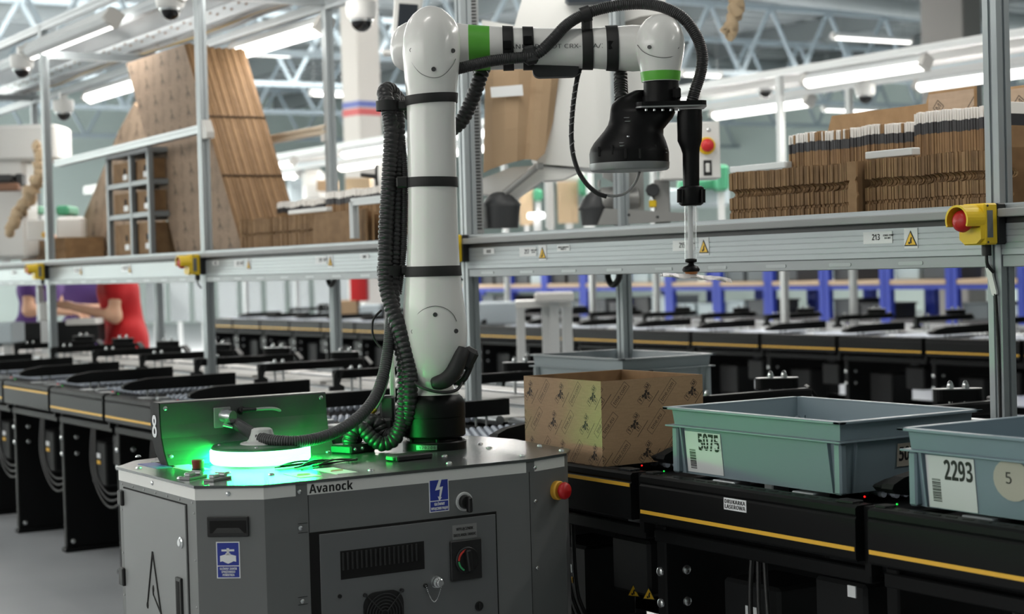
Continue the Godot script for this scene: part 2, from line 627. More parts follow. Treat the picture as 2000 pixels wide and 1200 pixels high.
	for q in [["red_arc", 100.0, 178.0, rgb8(215, 70, 60)], ["green_arc", 182.0, 245.0, rgb8(60, 165, 105)]]:
		s = Shape.new()
		var arc := PackedVector2Array()
		for k in 13:
			var an := deg_to_rad(lerpf(q[1], q[2], k / 12.0))
			arc.append(ic + Vector2(cos(an), sin(an)) * 0.0255)
		for k in 13:
			var an := deg_to_rad(lerpf(q[2], q[1], k / 12.0))
			arc.append(ic + Vector2(cos(an), sin(an)) * 0.0215)
		s.prism(arc, 0.0152, 0.0158, ff)
		part(q[0], s, mat(q[0], q[3], 0.5), iso)
	var lb0 := fl(ff, 882, 1027)
	var lb1 := fl(ff, 930, 1049)
	s = Shape.new()
	fbox(s, ff, lb0, lb1, 0.0025, 0.0034)
	var lbl := part("label_plate", s, mat("grey label", rgb8(128, 128, 128), 0.5), panel)
	write("WYŁĄCZNIK", 0.0062, ink, lbl, shifted(ff, (lb0.x + lb1.x) / 2, lerpf(lb0.y, lb1.y, 0.3), 0.0036), 0.9)
	write("ZASILANIA FANUC", 0.0062, ink, lbl, shifted(ff, (lb0.x + lb1.x) / 2, lerpf(lb0.y, lb1.y, 0.72), 0.0036), 0.78)
	# socket with a cap on a ball chain
	var k0 := fl(ff, 848, 1136)
	s = Shape.new()
	s.lathe([[0.0, 0.0135], [0.006, 0.0135], [0.006, 0.0105], [0.010, 0.0105], [0.010, 0.012], [0.016, 0.012], [0.018, 0.009], [0.026, 0.009], [0.028, 0.007], [0.028, 0.0]], shifted(ff, k0.x, k0.y, 0.003), 20)
	var sock := part("socket", s, steel, panel)
	var k1 := fl(ff, 829, 1144)
	s = Shape.new()
	s.lathe([[0.0, 0.005], [0.003, 0.005], [0.003, 0.0]], shifted(ff, k1.x, k1.y, 0.003), 12)
	part("chain_anchor", s, blk, sock)
	s = Shape.new()
	for k in 27:
		var f := k / 26.0
		var q := k1.lerp(k0 + Vector2(0.010, -0.008), f) + Vector2(0.0, -0.036 * sin(PI * f))
		s.ball(ff * Vector3(q.x, q.y, lerpf(0.007, 0.016, f)), Vector3.ONE * 0.0014, 6, 4)
	part("ball_chain", s, steel, sock)
	# fan grille
	var fg := fl(ff, 748, 1198)
	s = Shape.new()
	s.prism(round_rect(0.098, 0.098, 0.03, 6), 0.0025, 0.006, shifted(ff, fg.x, fg.y))
	var fan := part("fan", s, mat("fan black", rgb8(14, 14, 15), 0.5), panel)
	for k in 6:
		s = Shape.new()
		var ring := PackedVector3Array()
		for j in 33:
			ring.append(ff * Vector3(fg.x + cos(TAU * j / 32) * (0.008 + 0.0072 * k), fg.y + sin(TAU * j / 32) * (0.008 + 0.0072 * k), 0.010))
		s.tube(ring, 0.0011, 6, false)
		part("grille_ring", s, mat("grille wire", rgb8(52, 52, 54), 0.4, 0.5), fan)
	for k in 4:
		s = Shape.new()
		var an := PI / 4 + PI / 2 * k
		s.cyl(ff * Vector3(fg.x + cos(an) * 0.008, fg.y + sin(an) * 0.008, 0.0115), ff * Vector3(fg.x + cos(an) * 0.066, fg.y + sin(an) * 0.066, 0.0085), 0.0012, 0.0012, 6)
		s.cyl(ff * Vector3(fg.x + cos(an) * 0.064, fg.y + sin(an) * 0.064, 0.003), ff * Vector3(fg.x + cos(an) * 0.064, fg.y + sin(an) * 0.064, 0.009), 0.0045, 0.0045, 10)
		part("grille_strut", s, mat("grille wire", Color.BLACK), fan)
	for q in [[934, 1184, 0.0105], [662, 1165, 0.0045]]:
		var a := fl(ff, q[0], q[1])
		s = Shape.new()
		s.lathe([[0.0, q[2]], [0.003, q[2]], [0.003, q[2] * 0.8], [0.002, q[2] * 0.75], [0.002, 0.0]], shifted(ff, a.x, a.y, 0.003), 16)
		if q[2] > 0.006:
			s.box(ff * Vector3(a.x, a.y, 0.006), Vector3(0.0035, 0.014, 0.004), 0.001, ff.basis)
		part("quarter_turn_lock", s, blk, panel)
	# mains sign, rotary switch, name
	var e0 := fl(ff, 837, 938)
	var e1 := fl(ff, 877, 998)
	var es := make_sign(o, ff, e0, e1, 0.66)
	w = e1.x - e0.x
	cx = (e0.x + e1.x) / 2
	cy = lerpf(e0.y, e1.y, 0.36)
	s = Shape.new()
	s.prism(poly([cx + 0.02 * w, cy + 0.52 * w, cx + 0.14 * w, cy + 0.52 * w, cx + 0.02 * w, cy + 0.16 * w, cx + 0.2 * w, cy + 0.18 * w, cx + 0.07 * w, cy - 0.3 * w, cx + 0.13 * w, cy - 0.29 * w, cx - 0.0 * w, cy - 0.46 * w, cx - 0.07 * w, cy - 0.24 * w, cx - 0.0 * w, cy - 0.27 * w, cx + 0.05 * w, cy + 0.06 * w, cx - 0.2 * w, cy + 0.03 * w]), 0.0014, 0.0022, ff)
	part("lightning_symbol", s, sw, es)
	write("GŁÓWNY", 0.006, sw, es, shifted(ff, cx, lerpf(e0.y, e1.y, 0.76), 0.0022), 0.75)
	write("WYŁĄCZNIK PRĄDU", 0.0058, sw, es, shifted(ff, cx, lerpf(e0.y, e1.y, 0.89), 0.0022), 0.58)
	var rk := fl(ff, 906, 980)
	s = Shape.new()
	s.lathe([[0.0, 0.0215], [0.003, 0.0215], [0.004, 0.020], [0.004, 0.0]], shifted(ff, rk.x, rk.y), 28)
	var rot := part("rotary_switch_ring", s, mat("light grey ring", rgb8(190, 192, 192), 0.5), o)
	s = Shape.new()
	s.lathe([[0.003, 0.016], [0.012, 0.0155], [0.014, 0.013], [0.014, 0.0]], shifted(ff, rk.x, rk.y), 24)
	s.box(ff * Vector3(rk.x + 0.003, rk.y - 0.006, 0.019), Vector3(0.011, 0.034, 0.014), 0.003, ff.basis)
	part("rotary_switch_knob", s, mat("knob black", Color.BLACK), rot)
	var nm := fl(ff, 601, 961)
	var ns := Shape.new()
	var tm := lettering("Avanock", 0.0188, true, 0.0008)
	var aw := 0.104 / tm.get_aabb().size.x
	ns.add(tm, shifted(ff, nm.x + 0.055, -0.0195, 0.0016) * Transform3D(Basis.from_scale(Vector3(aw, 1, 1)), Vector3.ZERO))
	part("lettering", ns, ink, o)
	# stop button on the right corner face
	var eb := fl(fr, 1086, 958)
	s = Shape.new()
	s.lathe([[0.0, 0.0225], [0.010, 0.0225], [0.013, 0.020], [0.013, 0.0]], shifted(fr, eb.x, eb.y), 24)
	var st := part("stop_button_collar", s, mat("collar yellow", rgb8(225, 170, 55), 0.5), o)
	s = Shape.new()
	s.lathe([[0.012, 0.011], [0.020, 0.011], [0.021, 0.0195], [0.026, 0.0205], [0.032, 0.018], [0.036, 0.012], [0.038, 0.0]], shifted(fr, eb.x, eb.y), 24, true, 0.9)
	part("stop_button", s, mat("stop red", rgb8(185, 25, 28), 0.4), st)
	# screws, small labels and holders on the top plate
	s = Shape.new()
	for q in [[270, 893], [445, 925], [530, 928], [725, 920], [877, 906], [938, 868], [955, 876], [1055, 872], [1097, 881], [1020, 891], [640, 884], [366, 927], [271, 915], [868, 892], [352, 935]]:
		var p := ony(HP, q[0], q[1])
		screw(s, p, Vector3.UP, 0.0075)
	part("plate_screws", s, steel, o).set_meta("kind", "stuff")
	for q in [[560, 926, 620, 931, rgb8(215, 214, 205)], [630, 916, 680, 925, rgb8(225, 225, 225)], [285, 906, 330, 914, rgb8(70, 80, 150)], [300, 902, 365, 908, rgb8(150, 165, 150)], [350, 909, 390, 920, rgb8(200, 205, 195)]]:
		var a := ony(HP, q[0], q[1])
		var b := ony(HP, q[2], q[3])
		s = Shape.new()
		var ex := absf(b.x - a.x)
		s.box(Vector3((a.x + b.x) / 2, HP + 0.0005, (a.z + b.z) / 2), Vector3(maxf(ex, 0.035), 0.001, maxf(absf(b.z - a.z), 0.05)))
		var st2 := part("sticker", s, mat("sticker %d" % q[0], q[4], 0.5), o)
		if q[0] == 630 or q[0] == 560:
			s = Shape.new()
			for k in 4:
				s.box(Vector3((a.x + b.x) / 2 - 0.012 + 0.008 * k, HP + 0.0012, (a.z + b.z) / 2 + 0.004 * k - 0.01), Vector3(0.0018, 0.0006, 0.03))
			part("print_lines", s, mat("print ochre", rgb8(190, 160, 90), 0.6), st2)
	settle(o, Vector3(-3.745, 0.0, -1.84))

func make_sign(o: Node3D, t: Transform3D, a: Vector2, b: Vector2, split: float) -> MeshInstance3D:
	var sw := mat("sign white", rgb8(232, 234, 236), 0.5)
	var s := Shape.new()
	fbox(s, t, a, b, 0.0, 0.001)
	var sg := part("sign", s, sw, o)
	s = Shape.new()
	var m := 0.0022
	var ym := lerpf(a.y, b.y, split)
	fbox(s, t, Vector2(a.x + m, a.y - m), Vector2(b.x - m, ym + m * 0.5), 0.0009, 0.0014)
	fbox(s, t, Vector2(a.x + m, ym - m * 0.5), Vector2(b.x - m, b.y + m), 0.0009, 0.0014)
	part("blue_field", s, mat("sign blue", rgb8(38, 55, 150), 0.5), sg)
	return sg

# ---------------------------------------------------------------- things lying on the cart
func build_cart_top() -> void:
	var blk := mat("black plastic", Color.BLACK)
	var steel := mat("bright steel", Color.WHITE)
	# curved black hood behind the lamp, seen into from the front
	var o := thing("curved_hood", "curved black sheet metal hood on the cart, lit green inside, number 8 on its end", "hood")
	var z0 := -1.445
	var z1 := -1.875
	var base := Vector3(-4.02, HP, -1.65)
	var topy := onz(z0, 292, 785).y
	var bx := onz(z0, 330, 897).x
	var h := topy - HP
	var prof := PackedVector2Array()
	var inner := [[0.0, 0.0], [-0.012, 0.012], [-0.026, 0.032], [-0.040, 0.062], [-0.046, 0.092], [-0.048, h - 0.003], [-0.051, h]]
	for q in inner:
		prof.append(Vector2(bx + q[0], HP + q[1]))
	for q in [[-0.098, h], [-0.104, h - 0.006], [-0.106, 0.09], [-0.098, 0.055], [-0.080, 0.025], [-0.045, 0.0]]:
		prof.append(Vector2(bx + q[0], HP + q[1]))
	var s := Shape.new()
	s.prism(prof, z1, z0, Transform3D())
	mat("hood black", rgb8(62, 64, 64), 0.4).metallic_specular = 0.5
	part("shell", s, mat("hood black", rgb8(36, 38, 38), 0.34), o)
	s = Shape.new()
	var hl := PackedVector2Array()
	for q in [[-0.051, h], [-0.098, h]]:
		hl.append(Vector2(bx + q[0], HP + q[1]))
	for q in [[-0.035, 0.018], [0.0, h - 0.012]]:
		pass
	for q in [[bx - 0.0475, topy - 0.013, z0 - 0.012], [bx - 0.0475, topy - 0.013, z1 + 0.014], [bx - 0.018, HP + 0.020, z0 - 0.012]]:
		screw(s, Vector3(q[0], q[1], q[2]), Vector3.RIGHT, 0.006)
	part("screws", s, steel, o).set_meta("kind", "stuff")
	s = Shape.new()
	s.prism(prof, z0, z0 + 0.003, Transform3D())
	var ep := part("end_plate", s, mat("conveyor hood end black", rgb8(18, 19, 20), 0.6), o)
	write("8", 0.052, mat("sign white", Color.WHITE), ep, Transform3D(Basis(), Vector3(bx - 0.080, HP + h * 0.6, z0 + 0.0035)), 0.85)
	s = Shape.new()
	var gx := bx - 0.046
	var ga := onx(gx, 416, 797)
	var gb := onx(gx, 450, 834)
	s.box(Vector3(gx + 0.003, (ga.y + gb.y) / 2, (ga.z + gb.z) / 2), Vector3(0.006, absf(ga.y - gb.y), absf(ga.z - gb.z)), 0.002)
	part("gland_plate", s, mat("dull steel", rgb8(140, 142, 142), 0.4, 0.5), o)
	var gc := onx(gx, 436, 812)
	s = Shape.new()
	s.lathe([[0.0, 0.017], [0.018, 0.017], [0.022, 0.0150], [0.03, 0.0145], [0.03, 0.0]], Transform3D(Shape.frame(Vector3(1, -0.1, -0.5)), gc), 18)
	s.cyl(gc + Vector3(0.006, -0.022, 0.002), gc + Vector3(0.02, -0.028, -0.016), 0.006, 0.004, 8)
	part("cable_gland", s, steel, o)
	var cg := onx(gx, 470, 803)
	s = Shape.new()
	s.cyl(cg, cg + Vector3(0.012, 0.004, 0.0), 0.009, 0.008, 12)
	s.cyl(cg + Vector3(0.012, 0.002, 0.0), cg + Vector3(0.022, 0.003, -0.03), 0.006, 0.005, 10)
	part("cable_plug", s, blk, o)
	settle(o, base)
	# ring lamp
	var rc := ony(HP, 509, 905)
	rc += Vector3(-0.0, 0, 0)
	o = thing("ring_lamp", "round status lamp glowing white green under a dark disc on the cart", "lamp", rc)
	s = Shape.new()
	s.lathe([[0.004, 0.112], [0.010, 0.117], [0.034, 0.117], [0.038, 0.113]], Transform3D(Basis(Vector3.RIGHT, Vector3.FORWARD, Vector3.UP), Vector3.ZERO), 48, false, 2.0)
	part("glowing_ring", s, glow("lamp ring glow", Color(0.56, 1.0, 0.76), 3.0), o)
	s = Shape.new()
	s.lathe([[0.038, 0.113], [0.041, 0.113], [0.045, 0.110], [0.045, 0.0]], Transform3D(Basis(Vector3.RIGHT, Vector3.FORWARD, Vector3.UP), Vector3.ZERO), 48)
	part("disc", s, mat("edge lit lamp disc", rgb8(44, 104, 66), 0.4), o)  # green from the edge lighting is put into the disc colour
	s = Shape.new()
	s.lathe([[0.045, 0.052], [0.048, 0.050], [0.051, 0.036], [0.056, 0.031], [0.078, 0.024], [0.081, 0.019], [0.081, 0.0]], Transform3D(Basis(Vector3.RIGHT, Vector3.FORWARD, Vector3.UP), Vector3(-0.01, 0, -0.01)), 32)
	part("hub", s, mat("lamp hub", rgb8(200, 202, 200), 0.4), o)
	s = Shape.new()
	for k in 4:
		screw(s, Vector3(cos(0.5 + PI / 2 * k) * 0.095, 0.045, sin(0.5 + PI / 2 * k) * 0.095), Vector3.UP, 0.004)
	part("screws", s, steel, o).set_meta("kind", "stuff")
	for k in 10:                                        # the ring shines outwards and down under its disc
		var l := AreaLight3D.new()
		l.name = "ring_lamp_light"
		o.add_child(l, true)
		var an := TAU * k / 10
		var out := (Vector3(cos(an), 0, sin(an)) - Vector3.UP * 1.3).normalized()
		l.transform = Transform3D(Basis.looking_at(out, Vector3.UP), Vector3(cos(an) * 0.124, 0.030, sin(an) * 0.124))
		l.area_size = Vector2(0.07, 0.016)
		l.light_color = Color(0.05, 1.0, 0.36)
		l.light_energy = 0.085
		l.shadow_enabled = true
	# red push button, two connectors, cable ties, handheld stop box
	var p := ony(HP, 387, 920)
	o = thing("push_button", "small dark red push button standing on the cart top", "button", p)
	s = Shape.new()
	s.cyl(Vector3.ZERO, Vector3(0, 0.006, 0), 0.014, 0.014, 18)
	part("collar", s, blk, o)
	s = Shape.new()
	s.lathe([[0.006, 0.0125], [0.022, 0.0145], [0.025, 0.0135], [0.025, 0.0]], Transform3D(Basis(Vector3.RIGHT, Vector3.FORWARD, Vector3.UP), Vector3.ZERO), 20)
	part("cap", s, mat("dark red", rgb8(125, 40, 36), 0.4), o)
	for q in [[378, 935, "nearer the front corner, left of its twin"], [425, 938, "right of its twin, close to the glowing lamp"]]:
		p = ony(HP, q[0], q[1])
		o = thing("toggle_latch", "steel toggle latch on the cart top, " + q[2], "latch", p, 0.55)
		s = Shape.new()
		s.box(Vector3(0.0, 0.003, 0.0), Vector3(0.028, 0.006, 0.065), 0.001)
		part("plate", s, mat("dull steel", Color.WHITE), o)
		s = Shape.new()
		s.cyl(Vector3(-0.013, 0.010, -0.012), Vector3(0.013, 0.010, -0.012), 0.006, 0.006, 12)
		s.box(Vector3(0, 0.010, 0.012), Vector3(0.016, 0.009, 0.022), 0.002)
		part("roller", s, steel, o)
	var tie_at := ony(HP, 585, 912)
	for q in [[0.0, 0.0, 0.2, "green lit, nearest the glowing lamp"], [0.012, -0.03, 0.55, "in the middle of the three"], [0.03, -0.075, 0.35, "black, farthest from the glowing lamp"]]:
		o = thing("cable_tie_bundle", "loose bundle of cable ties lying on the cart top, " + q[3], "cable ties", tie_at + Vector3(q[0], 0, q[1]), q[2])
		for k in 5:
			s = Shape.new()
			var ps := []
			for j in 6:
				ps.append(Vector3((k - 2) * 0.006 + sin(j * 1.1 + k) * 0.005, 0.003 + k * 0.0013 + 0.006 * sin(PI * j / 5.0) * (k % 2), 0.06 - 0.024 * j))
			s.tube(smooth(ps, 0.01), 0.0016, 6)
			s.box(ps[5], Vector3(0.005, 0.005, 0.006), 0.001)
			part("cable_tie", s, blk, o)
	# thin cable from the hood to the robot foot
	o = thing("thin_cable", "thin pale cable arching from the hood to the robot foot", "cable")
	s = Shape.new()
	var c0 := cg + Vector3(0.022, 0.003, -0.03)
	var c3 := ony(HP + 0.02, 612, 858)
	s.tube(smooth([c0, c0.lerp(c3, 0.3) + Vector3(0.02, 0.024, 0), c0.lerp(c3, 0.65) + Vector3(0.01, 0.018, 0), c3, ony(HP + 0.012, 690, 860)], 0.01), 0.004, 8)
	part("jacket", s, mat("pale cable", rgb8(150, 156, 152), 0.5), o)
	settle(o, c0)
	# flat black stop box near the robot
	p = ony(HP, 800, 898)
	o = thing("flat_black_box", "flat black plastic box with a green end near the front edge of the cart top", "box", p, 0.1)
	s = Shape.new()
	s.box(Vector3(0, 0.007, 0), Vector3(0.05, 0.014, 0.10), 0.004)
	part("case", s, blk, o)
	s = Shape.new()
	s.box(Vector3(0, 0.007, 0.052), Vector3(0.03, 0.008, 0.01), 0.002)
	part("green_end", s, mat("green plastic", rgb8(60, 170, 90), 0.5), o)

# ---------------------------------------------------------------- the robot
var rb: Vector3                                         # foot of the robot's upright axis
var rr_: Vector3                                        # level, to the right as seen
var rn: Vector3                                         # level, towards the viewer
var rs: float                                           # metres a pixel spans at that distance

func rp(u: float, v: float, dz := 0.0) -> Vector3:
	var d := ray(u, v)
	return EYE + d * (((rb - EYE).dot(rn) + dz) / d.dot(rn))

func upright(rows: Array, k := 36) -> Shape:            # rows from the bottom up: [v, left u, right u, dz, depth share]
	var s := Shape.new()
	var rr := []
	for q in rows:
		var a := rp(q[1], q[0], q[3])
		var b := rp(q[2], q[0], q[3])
		var c := (a + b) / 2
		var r := maxf((b - a).length() / 2, 0.0005)
		var ring := PackedVector3Array()
		for j in k:
			var an := TAU * j / k
			ring.append(c + rr_ * cos(an) * r - rn * sin(an) * r * q[4])
		rr.append(ring)
	s.rings(rr)
	return s

func level(rows: Array, k := 32) -> Shape:              # rows from left to right: [u, top v, bottom v, dz]
	var s := Shape.new()
	var rr := []
	for q in rows:
		var a := rp(q[0], q[1], q[3])
		var b := rp(q[0], q[2], q[3])
		var c := (a + b) / 2
		var r := maxf(absf(a.y - b.y) / 2, 0.0005)
		var ring := PackedVector3Array()
		for j in k:
			var an := TAU * j / k
			ring.append(c + Vector3.UP * cos(an) * r + rn * sin(an) * r)
		rr.append(ring)
	s.rings(rr)
	return s

func span(rows: Array, v: float) -> Array:              # [left, right, dz, share] of an upright loft at height v
	for i in rows.size() - 1:
		var a = rows[i]
		var b = rows[i + 1]
		if v <= a[0] and v >= b[0]:
			var f: float = (a[0] - v) / maxf(a[0] - b[0], 0.001)
			return [lerpf(a[1], b[1], f), lerpf(a[2], b[2], f), lerpf(a[3], b[3], f), lerpf(a[4], b[4], f)]
	return [rows[0][1], rows[0][2], rows[0][3], rows[0][4]]

func onskin(rows: Array, u: float, v: float, lift := 0.0) -> Vector3:   # the point of the loft's front skin seen at that place
	var q := span(rows, v)
	var m: float = (q[0] + q[1]) / 2
	var r: float = (q[1] - q[0]) / 2
	var f := clampf((u - m) / r, -0.98, 0.98)
	var dz: float = q[2] + sqrt(1 - f * f) * r * rs * q[3] + lift
	return rp(u, v, dz)

func strap_ring(rows: Array, v0: float, v1: float, lift: float, tilt := 0.0) -> Shape:   # a band round an upright loft
	var k := 36
	var rr := []
	var s := Shape.new()
	for q in [[v1, 0.2], [v1, 1.0], [v0, 1.0], [v0, 0.2]]:
		var ring := PackedVector3Array()
		var g := span(rows, q[0])
		var a := rp(g[0], q[0], g[2])
		var b := rp(g[1], q[0], g[2])
		var r: float = (b - a).length() / 2 + lift * q[1]
		for j in k:
			var an := TAU * j / k
			ring.append((a + b) / 2 + rr_ * cos(an) * r - rn * sin(an) * r * g[3] + Vector3.UP * tilt * cos(an))
		rr.append(ring)
	s.rings(rr, true, false, false)
	return s

func build_robot() -> void:
	rr_ = Vector3(cf.z, 0, -cf.x).normalized() * -1.0
	rn = Vector3(-cf.x, 0, -cf.z).normalized()
	rb = ony(HP, 849, 876)
	rs = (rb - EYE).dot(-rn) / FPX
	var white := mat("robot white", rgb8(226, 225, 222), 0.28)
	white.clearcoat_enabled = true
	white.clearcoat = 0.4
	white.clearcoat_roughness = 0.1
	var blk := mat("robot black", rgb8(15, 15, 16), 0.42)
	var rub := mat("black rubber", rgb8(30, 30, 31), 0.55)
	var hosem := mat("hose black", rgb8(38, 38, 39), 0.4)
	var strapm := mat("strap black", rgb8(20, 20, 20), 0.6)
	var green := mat("band green", rgb8(92, 176, 58), 0.4)
	var steel := mat("bright steel", Color.WHITE)
	var seam := mat("seam grey", rgb8(105, 105, 104), 0.6)
	var hole := mat("screw dark", rgb8(70, 70, 70), 0.5)
	var o := thing("industrial_robot", "white robot arm with green bands standing on the grey cart, gripper reaching right", "robot")
	# foot and shoulder
	var up := Transform3D(Basis(Vector3.RIGHT, Vector3.FORWARD, Vector3.UP), rb)
	var s := Shape.new()
	s.lathe([[0.0, 0.079], [0.018, 0.079], [0.021, 0.076], [0.022, 0.068], [0.034, 0.062], [0.040, 0.068]], up, 48)
	for k in 6:
		var an := 0.4 + TAU * k / 6
		s.cyl(rb + Vector3(cos(an) * 0.069, 0.018, sin(an) * 0.069), rb + Vector3(cos(an) * 0.069, 0.028, sin(an) * 0.069), 0.005, 0.005, 8)
	var foot := part("base_flange", s, blk, o)
	s = Shape.new()
	var plate := []
	var lp := Shape.new()
	for zz in [0.0792, 0.0800]:
		pass
	var seg := 8
	for k in seg:                                       # curved serial plate on the flange
		var a0 := lerpf(-0.55, 0.12, float(k) / seg)
		var a1 := lerpf(-0.55, 0.12, float(k + 1) / seg)
		var r := 0.0797
		var q := []
		for w in [[a0, 0.004], [a1, 0.004], [a1, 0.015], [a0, 0.015]]:
			q.append(rb + rn * cos(w[0]) * r + rr_ * sin(w[0]) * r + Vector3.UP * w[1])
		lp.quad(q[0], q[1], q[2], q[3])
	var pt := part("serial_plate", lp, mat("plate grey", rgb8(120, 124, 126), 0.4, 0.3), foot)
	s = Shape.new()
	var txt := "170206"
	for k in txt.length():
		var an := lerpf(-0.42, 0.04, k / 5.0)
		s.add(lettering(txt[k], 0.0075), Transform3D(Basis((rr_ * cos(an) - rn * sin(an)), Vector3.UP, rn * cos(an) + rr_ * sin(an)), rb + rn * cos(an) * 0.0800 + rr_ * sin(an) * 0.0800 + Vector3.UP * 0.0095))
	part("lettering", s, mat("ink grey", rgb8(60, 62, 64), 0.6), pt)
	s = Shape.new()
	var t0 := rp(848, 849).y - HP
	var t1 := rp(848, 812).y - HP
	var t2 := rp(848, 770).y - HP
	s.lathe([[0.036, 0.068], [t0 - 0.004, 0.074], [t0, 0.0775], [t1 - 0.002, 0.0775], [t1 - 0.002, 0.076], [t1, 0.076], [t1, 0.0785], [t2 - 0.022, 0.0785], [t2 - 0.008, 0.071], [t2, 0.062]], up, 48)
	part("shoulder_housing", s, blk, o)
	s = upright([[782, 800, 898, 0.0, 1.0], [768, 803, 896, 0.0, 1.0], [758, 810, 888, 0.0, 1.0], [740, 815, 880, 0.0, 1.0]])
	part("neck", s, white, o)
	# column: rounded joint at the foot, tube, rounded joint at the top
	var col := [[764, 838, 853, 0.02, 1.0], [760, 824, 868, 0.02, 1.0], [752, 815, 879, 0.02, 1.0], [740, 808, 888, 0.02, 1.0], [722, 801, 897, 0.02, 0.98], [700, 795, 905, 0.02, 0.95], [675, 790, 911, 0.02, 0.93], [650, 787, 913, 0.02, 0.92], [620, 786, 911, 0.02, 0.92], [590, 788, 906, 0.02, 0.92], [560, 791, 902, 0.02, 0.93], [520, 794, 898, 0.02, 0.95], [460, 796, 895, 0.02, 0.96], [380, 797, 893, 0.02, 0.97], [300, 796, 891, 0.02, 0.97], [230, 795, 890, 0.02, 0.97], [195, 794, 891, 0.02, 0.97], [170, 792, 893, 0.02, 0.97], [140, 789, 896, 0.02, 0.96], [105, 786, 899, 0.02, 0.95], [75, 787, 899, 0.02, 0.95], [55, 791, 895, 0.02, 0.95], [40, 797, 887, 0.02, 0.95], [28, 806, 876, 0.02, 0.95], [18, 818, 864, 0.02, 0.95], [13, 830, 852, 0.02, 0.95], [11, 840, 842, 0.02, 0.95]]
	part("upper_arm", upright(col, 48), white, o)
	for arc in [[[800, 112], [808, 128], [820, 142], [833, 149], [848, 152], [862, 149], [874, 140], [885, 126], [890, 115]], [[808, 628], [815, 615], [825, 606], [838, 600], [850, 598], [863, 600], [876, 606], [886, 616], [892, 628]]]:
		s = Shape.new()
		var ps := []
		for q in arc:
			ps.append(onskin(col, q[0], q[1], 0.0004))
		s.tube(smooth(ps, 0.004), 0.0008, 6)
		part("cover_seam", s, seam, o)
	for q in [[804, 98], [885, 99], [847, 135], [850, 615], [807, 648], [891, 647]]:
		s = Shape.new()
		var p := onskin(col, q[0], q[1], 0.0)
		s.lathe([[-0.001, 0.0058], [0.0012, 0.0054], [0.0014, 0.0042], [0.0004, 0.0038], [0.0004, 0.0]], Transform3D(Shape.frame((rn + rr_ * (q[0] - 845) / 75.0).normalized()), p), 14)
		part("cover_screw", s, hole, o)
	# elbow behind the column and the forearm
	s = level([[762, 96, 98, -0.10], [764, 78, 116, -0.10], [770, 64, 128, -0.10], [780, 52, 136, -0.10], [795, 44, 142, -0.10], [815, 40, 144, -0.10], [850, 40, 144, -0.10], [880, 43, 142, -0.10], [916, 48, 139, -0.10]])
	part("elbow", s, white, o)
	s = level([[916, 48, 139, -0.10], [957, 51, 137, -0.10]])
	part("green_band", s, green, o)
	var fa := [[957, 51, 137, -0.10], [1000, 54, 135.5, -0.10], [1060, 55, 134.5, -0.095], [1120, 55, 134, -0.09], [1160, 54, 134.5, -0.085], [1200, 52, 137, -0.08], [1235, 49, 140, -0.075], [1265, 50, 138, -0.07], [1285, 60, 128, -0.07]]
	part("forearm", level(fa), white, o)
	# lettering on the forearm, broken by the straps
	var tx := rp(1100, 91, -0.092)
	s = Shape.new()
	var word := "FANUC ROBOT CRX-10iA/L"
	var w0 := rp(989, 92, -0.055)
	var w1 := rp(1181, 90, -0.038)
	var wide := (w1 - w0).length()
	var tm := lettering(word, 0.0105, false, 0.0006)
	var bx := tm.get_aabb()
	var dirx := (w1 - w0).normalized()
	s.add(tm, Transform3D(Basis(dirx, Vector3.UP, dirx.cross(Vector3.UP)), (w0 + w1) / 2) * Transform3D(Basis.from_scale(Vector3(wide / bx.size.x, 1, 1)), Vector3.ZERO))
	var lt := part("lettering", s, mat("ink dark grey", rgb8(70, 70, 72), 0.5), o)
	var need: float = (rp(1100, 91, -0.0912 + 40.5 * rs) - (w0 + w1) / 2).dot(rn)
	lt.position += rn * (need + 0.0006)
	# wrist
	var wr := [[160, 1254, 1327, 0.0, 1.0], [140, 1251, 1329, 0.0, 1.0], [115, 1245, 1334, 0.0, 1.0], [92, 1241, 1337, 0.0, 1.0], [75, 1242, 1336, 0.0, 1.0], [60, 1246, 1332, 0.0, 1.0], [48, 1252, 1326, 0.0, 1.0], [38, 1261, 1317, 0.0, 1.0], [31, 1272, 1305, 0.0, 1.0], [28, 1283, 1294, 0.0, 1.0]]
	part("wrist", upright(wr, 40), white, o)
	s = Shape.new()
	var ps2 := []
	for q in [[1245, 88], [1255, 100], [1270, 108], [1288, 112], [1305, 112], [1320, 108], [1332, 99]]:
		ps2.append(onskin(wr, q[0], q[1], 0.0004))
	s.tube(smooth(ps2, 0.004), 0.0009, 6)
	part("cover_seam", s, seam, o)
	for q in [[1268, 92], [1323, 92]]:
		s = Shape.new()
		s.lathe([[-0.002, 0.005], [0.001, 0.0048], [0.001, 0.0]], Transform3D(Shape.frame((rn + rr_ * (q[0] - 1290) / 55.0).normalized()), onskin(wr, q[0], q[1])), 12)
		part("cover_screw", s, hole, o)
	part("green_band", strap_ring(wr, 141, 159, 0.0012), green, o)
	s = upright([[206, 1255, 1329, 0.0, 1.0], [188, 1255, 1329, 0.0, 1.0], [187, 1257, 1327, 0.0, 1.0], [163, 1257, 1326, 0.0, 1.0], [159, 1258, 1325, 0.0, 1.0]])
	s.box(rp(1322, 182, 0.045), Vector3(0.018, 0.028, 0.018), 0.004)
	part("wrist_flange", s, blk, o)
	# tool plate, camera head, gripper
	s = Shape.new()
	var pa := rp(1240, 209, 0.0)
	var pb := rp(1377, 209, 0.0)
	var tp := Transform3D(Basis(rr_, -rn, Vector3.UP), Vector3(0, 0, 0))
	var pm := (pa + pb) / 2
	var half := (pb - pa).length() / 2
	tp.origin = pm
	s.prism(round_rect(half * 2, 0.11, 0.02), -0.001, 0.010, tp)
	var plt := part("tool_plate", s, blk, o)
	s = Shape.new()
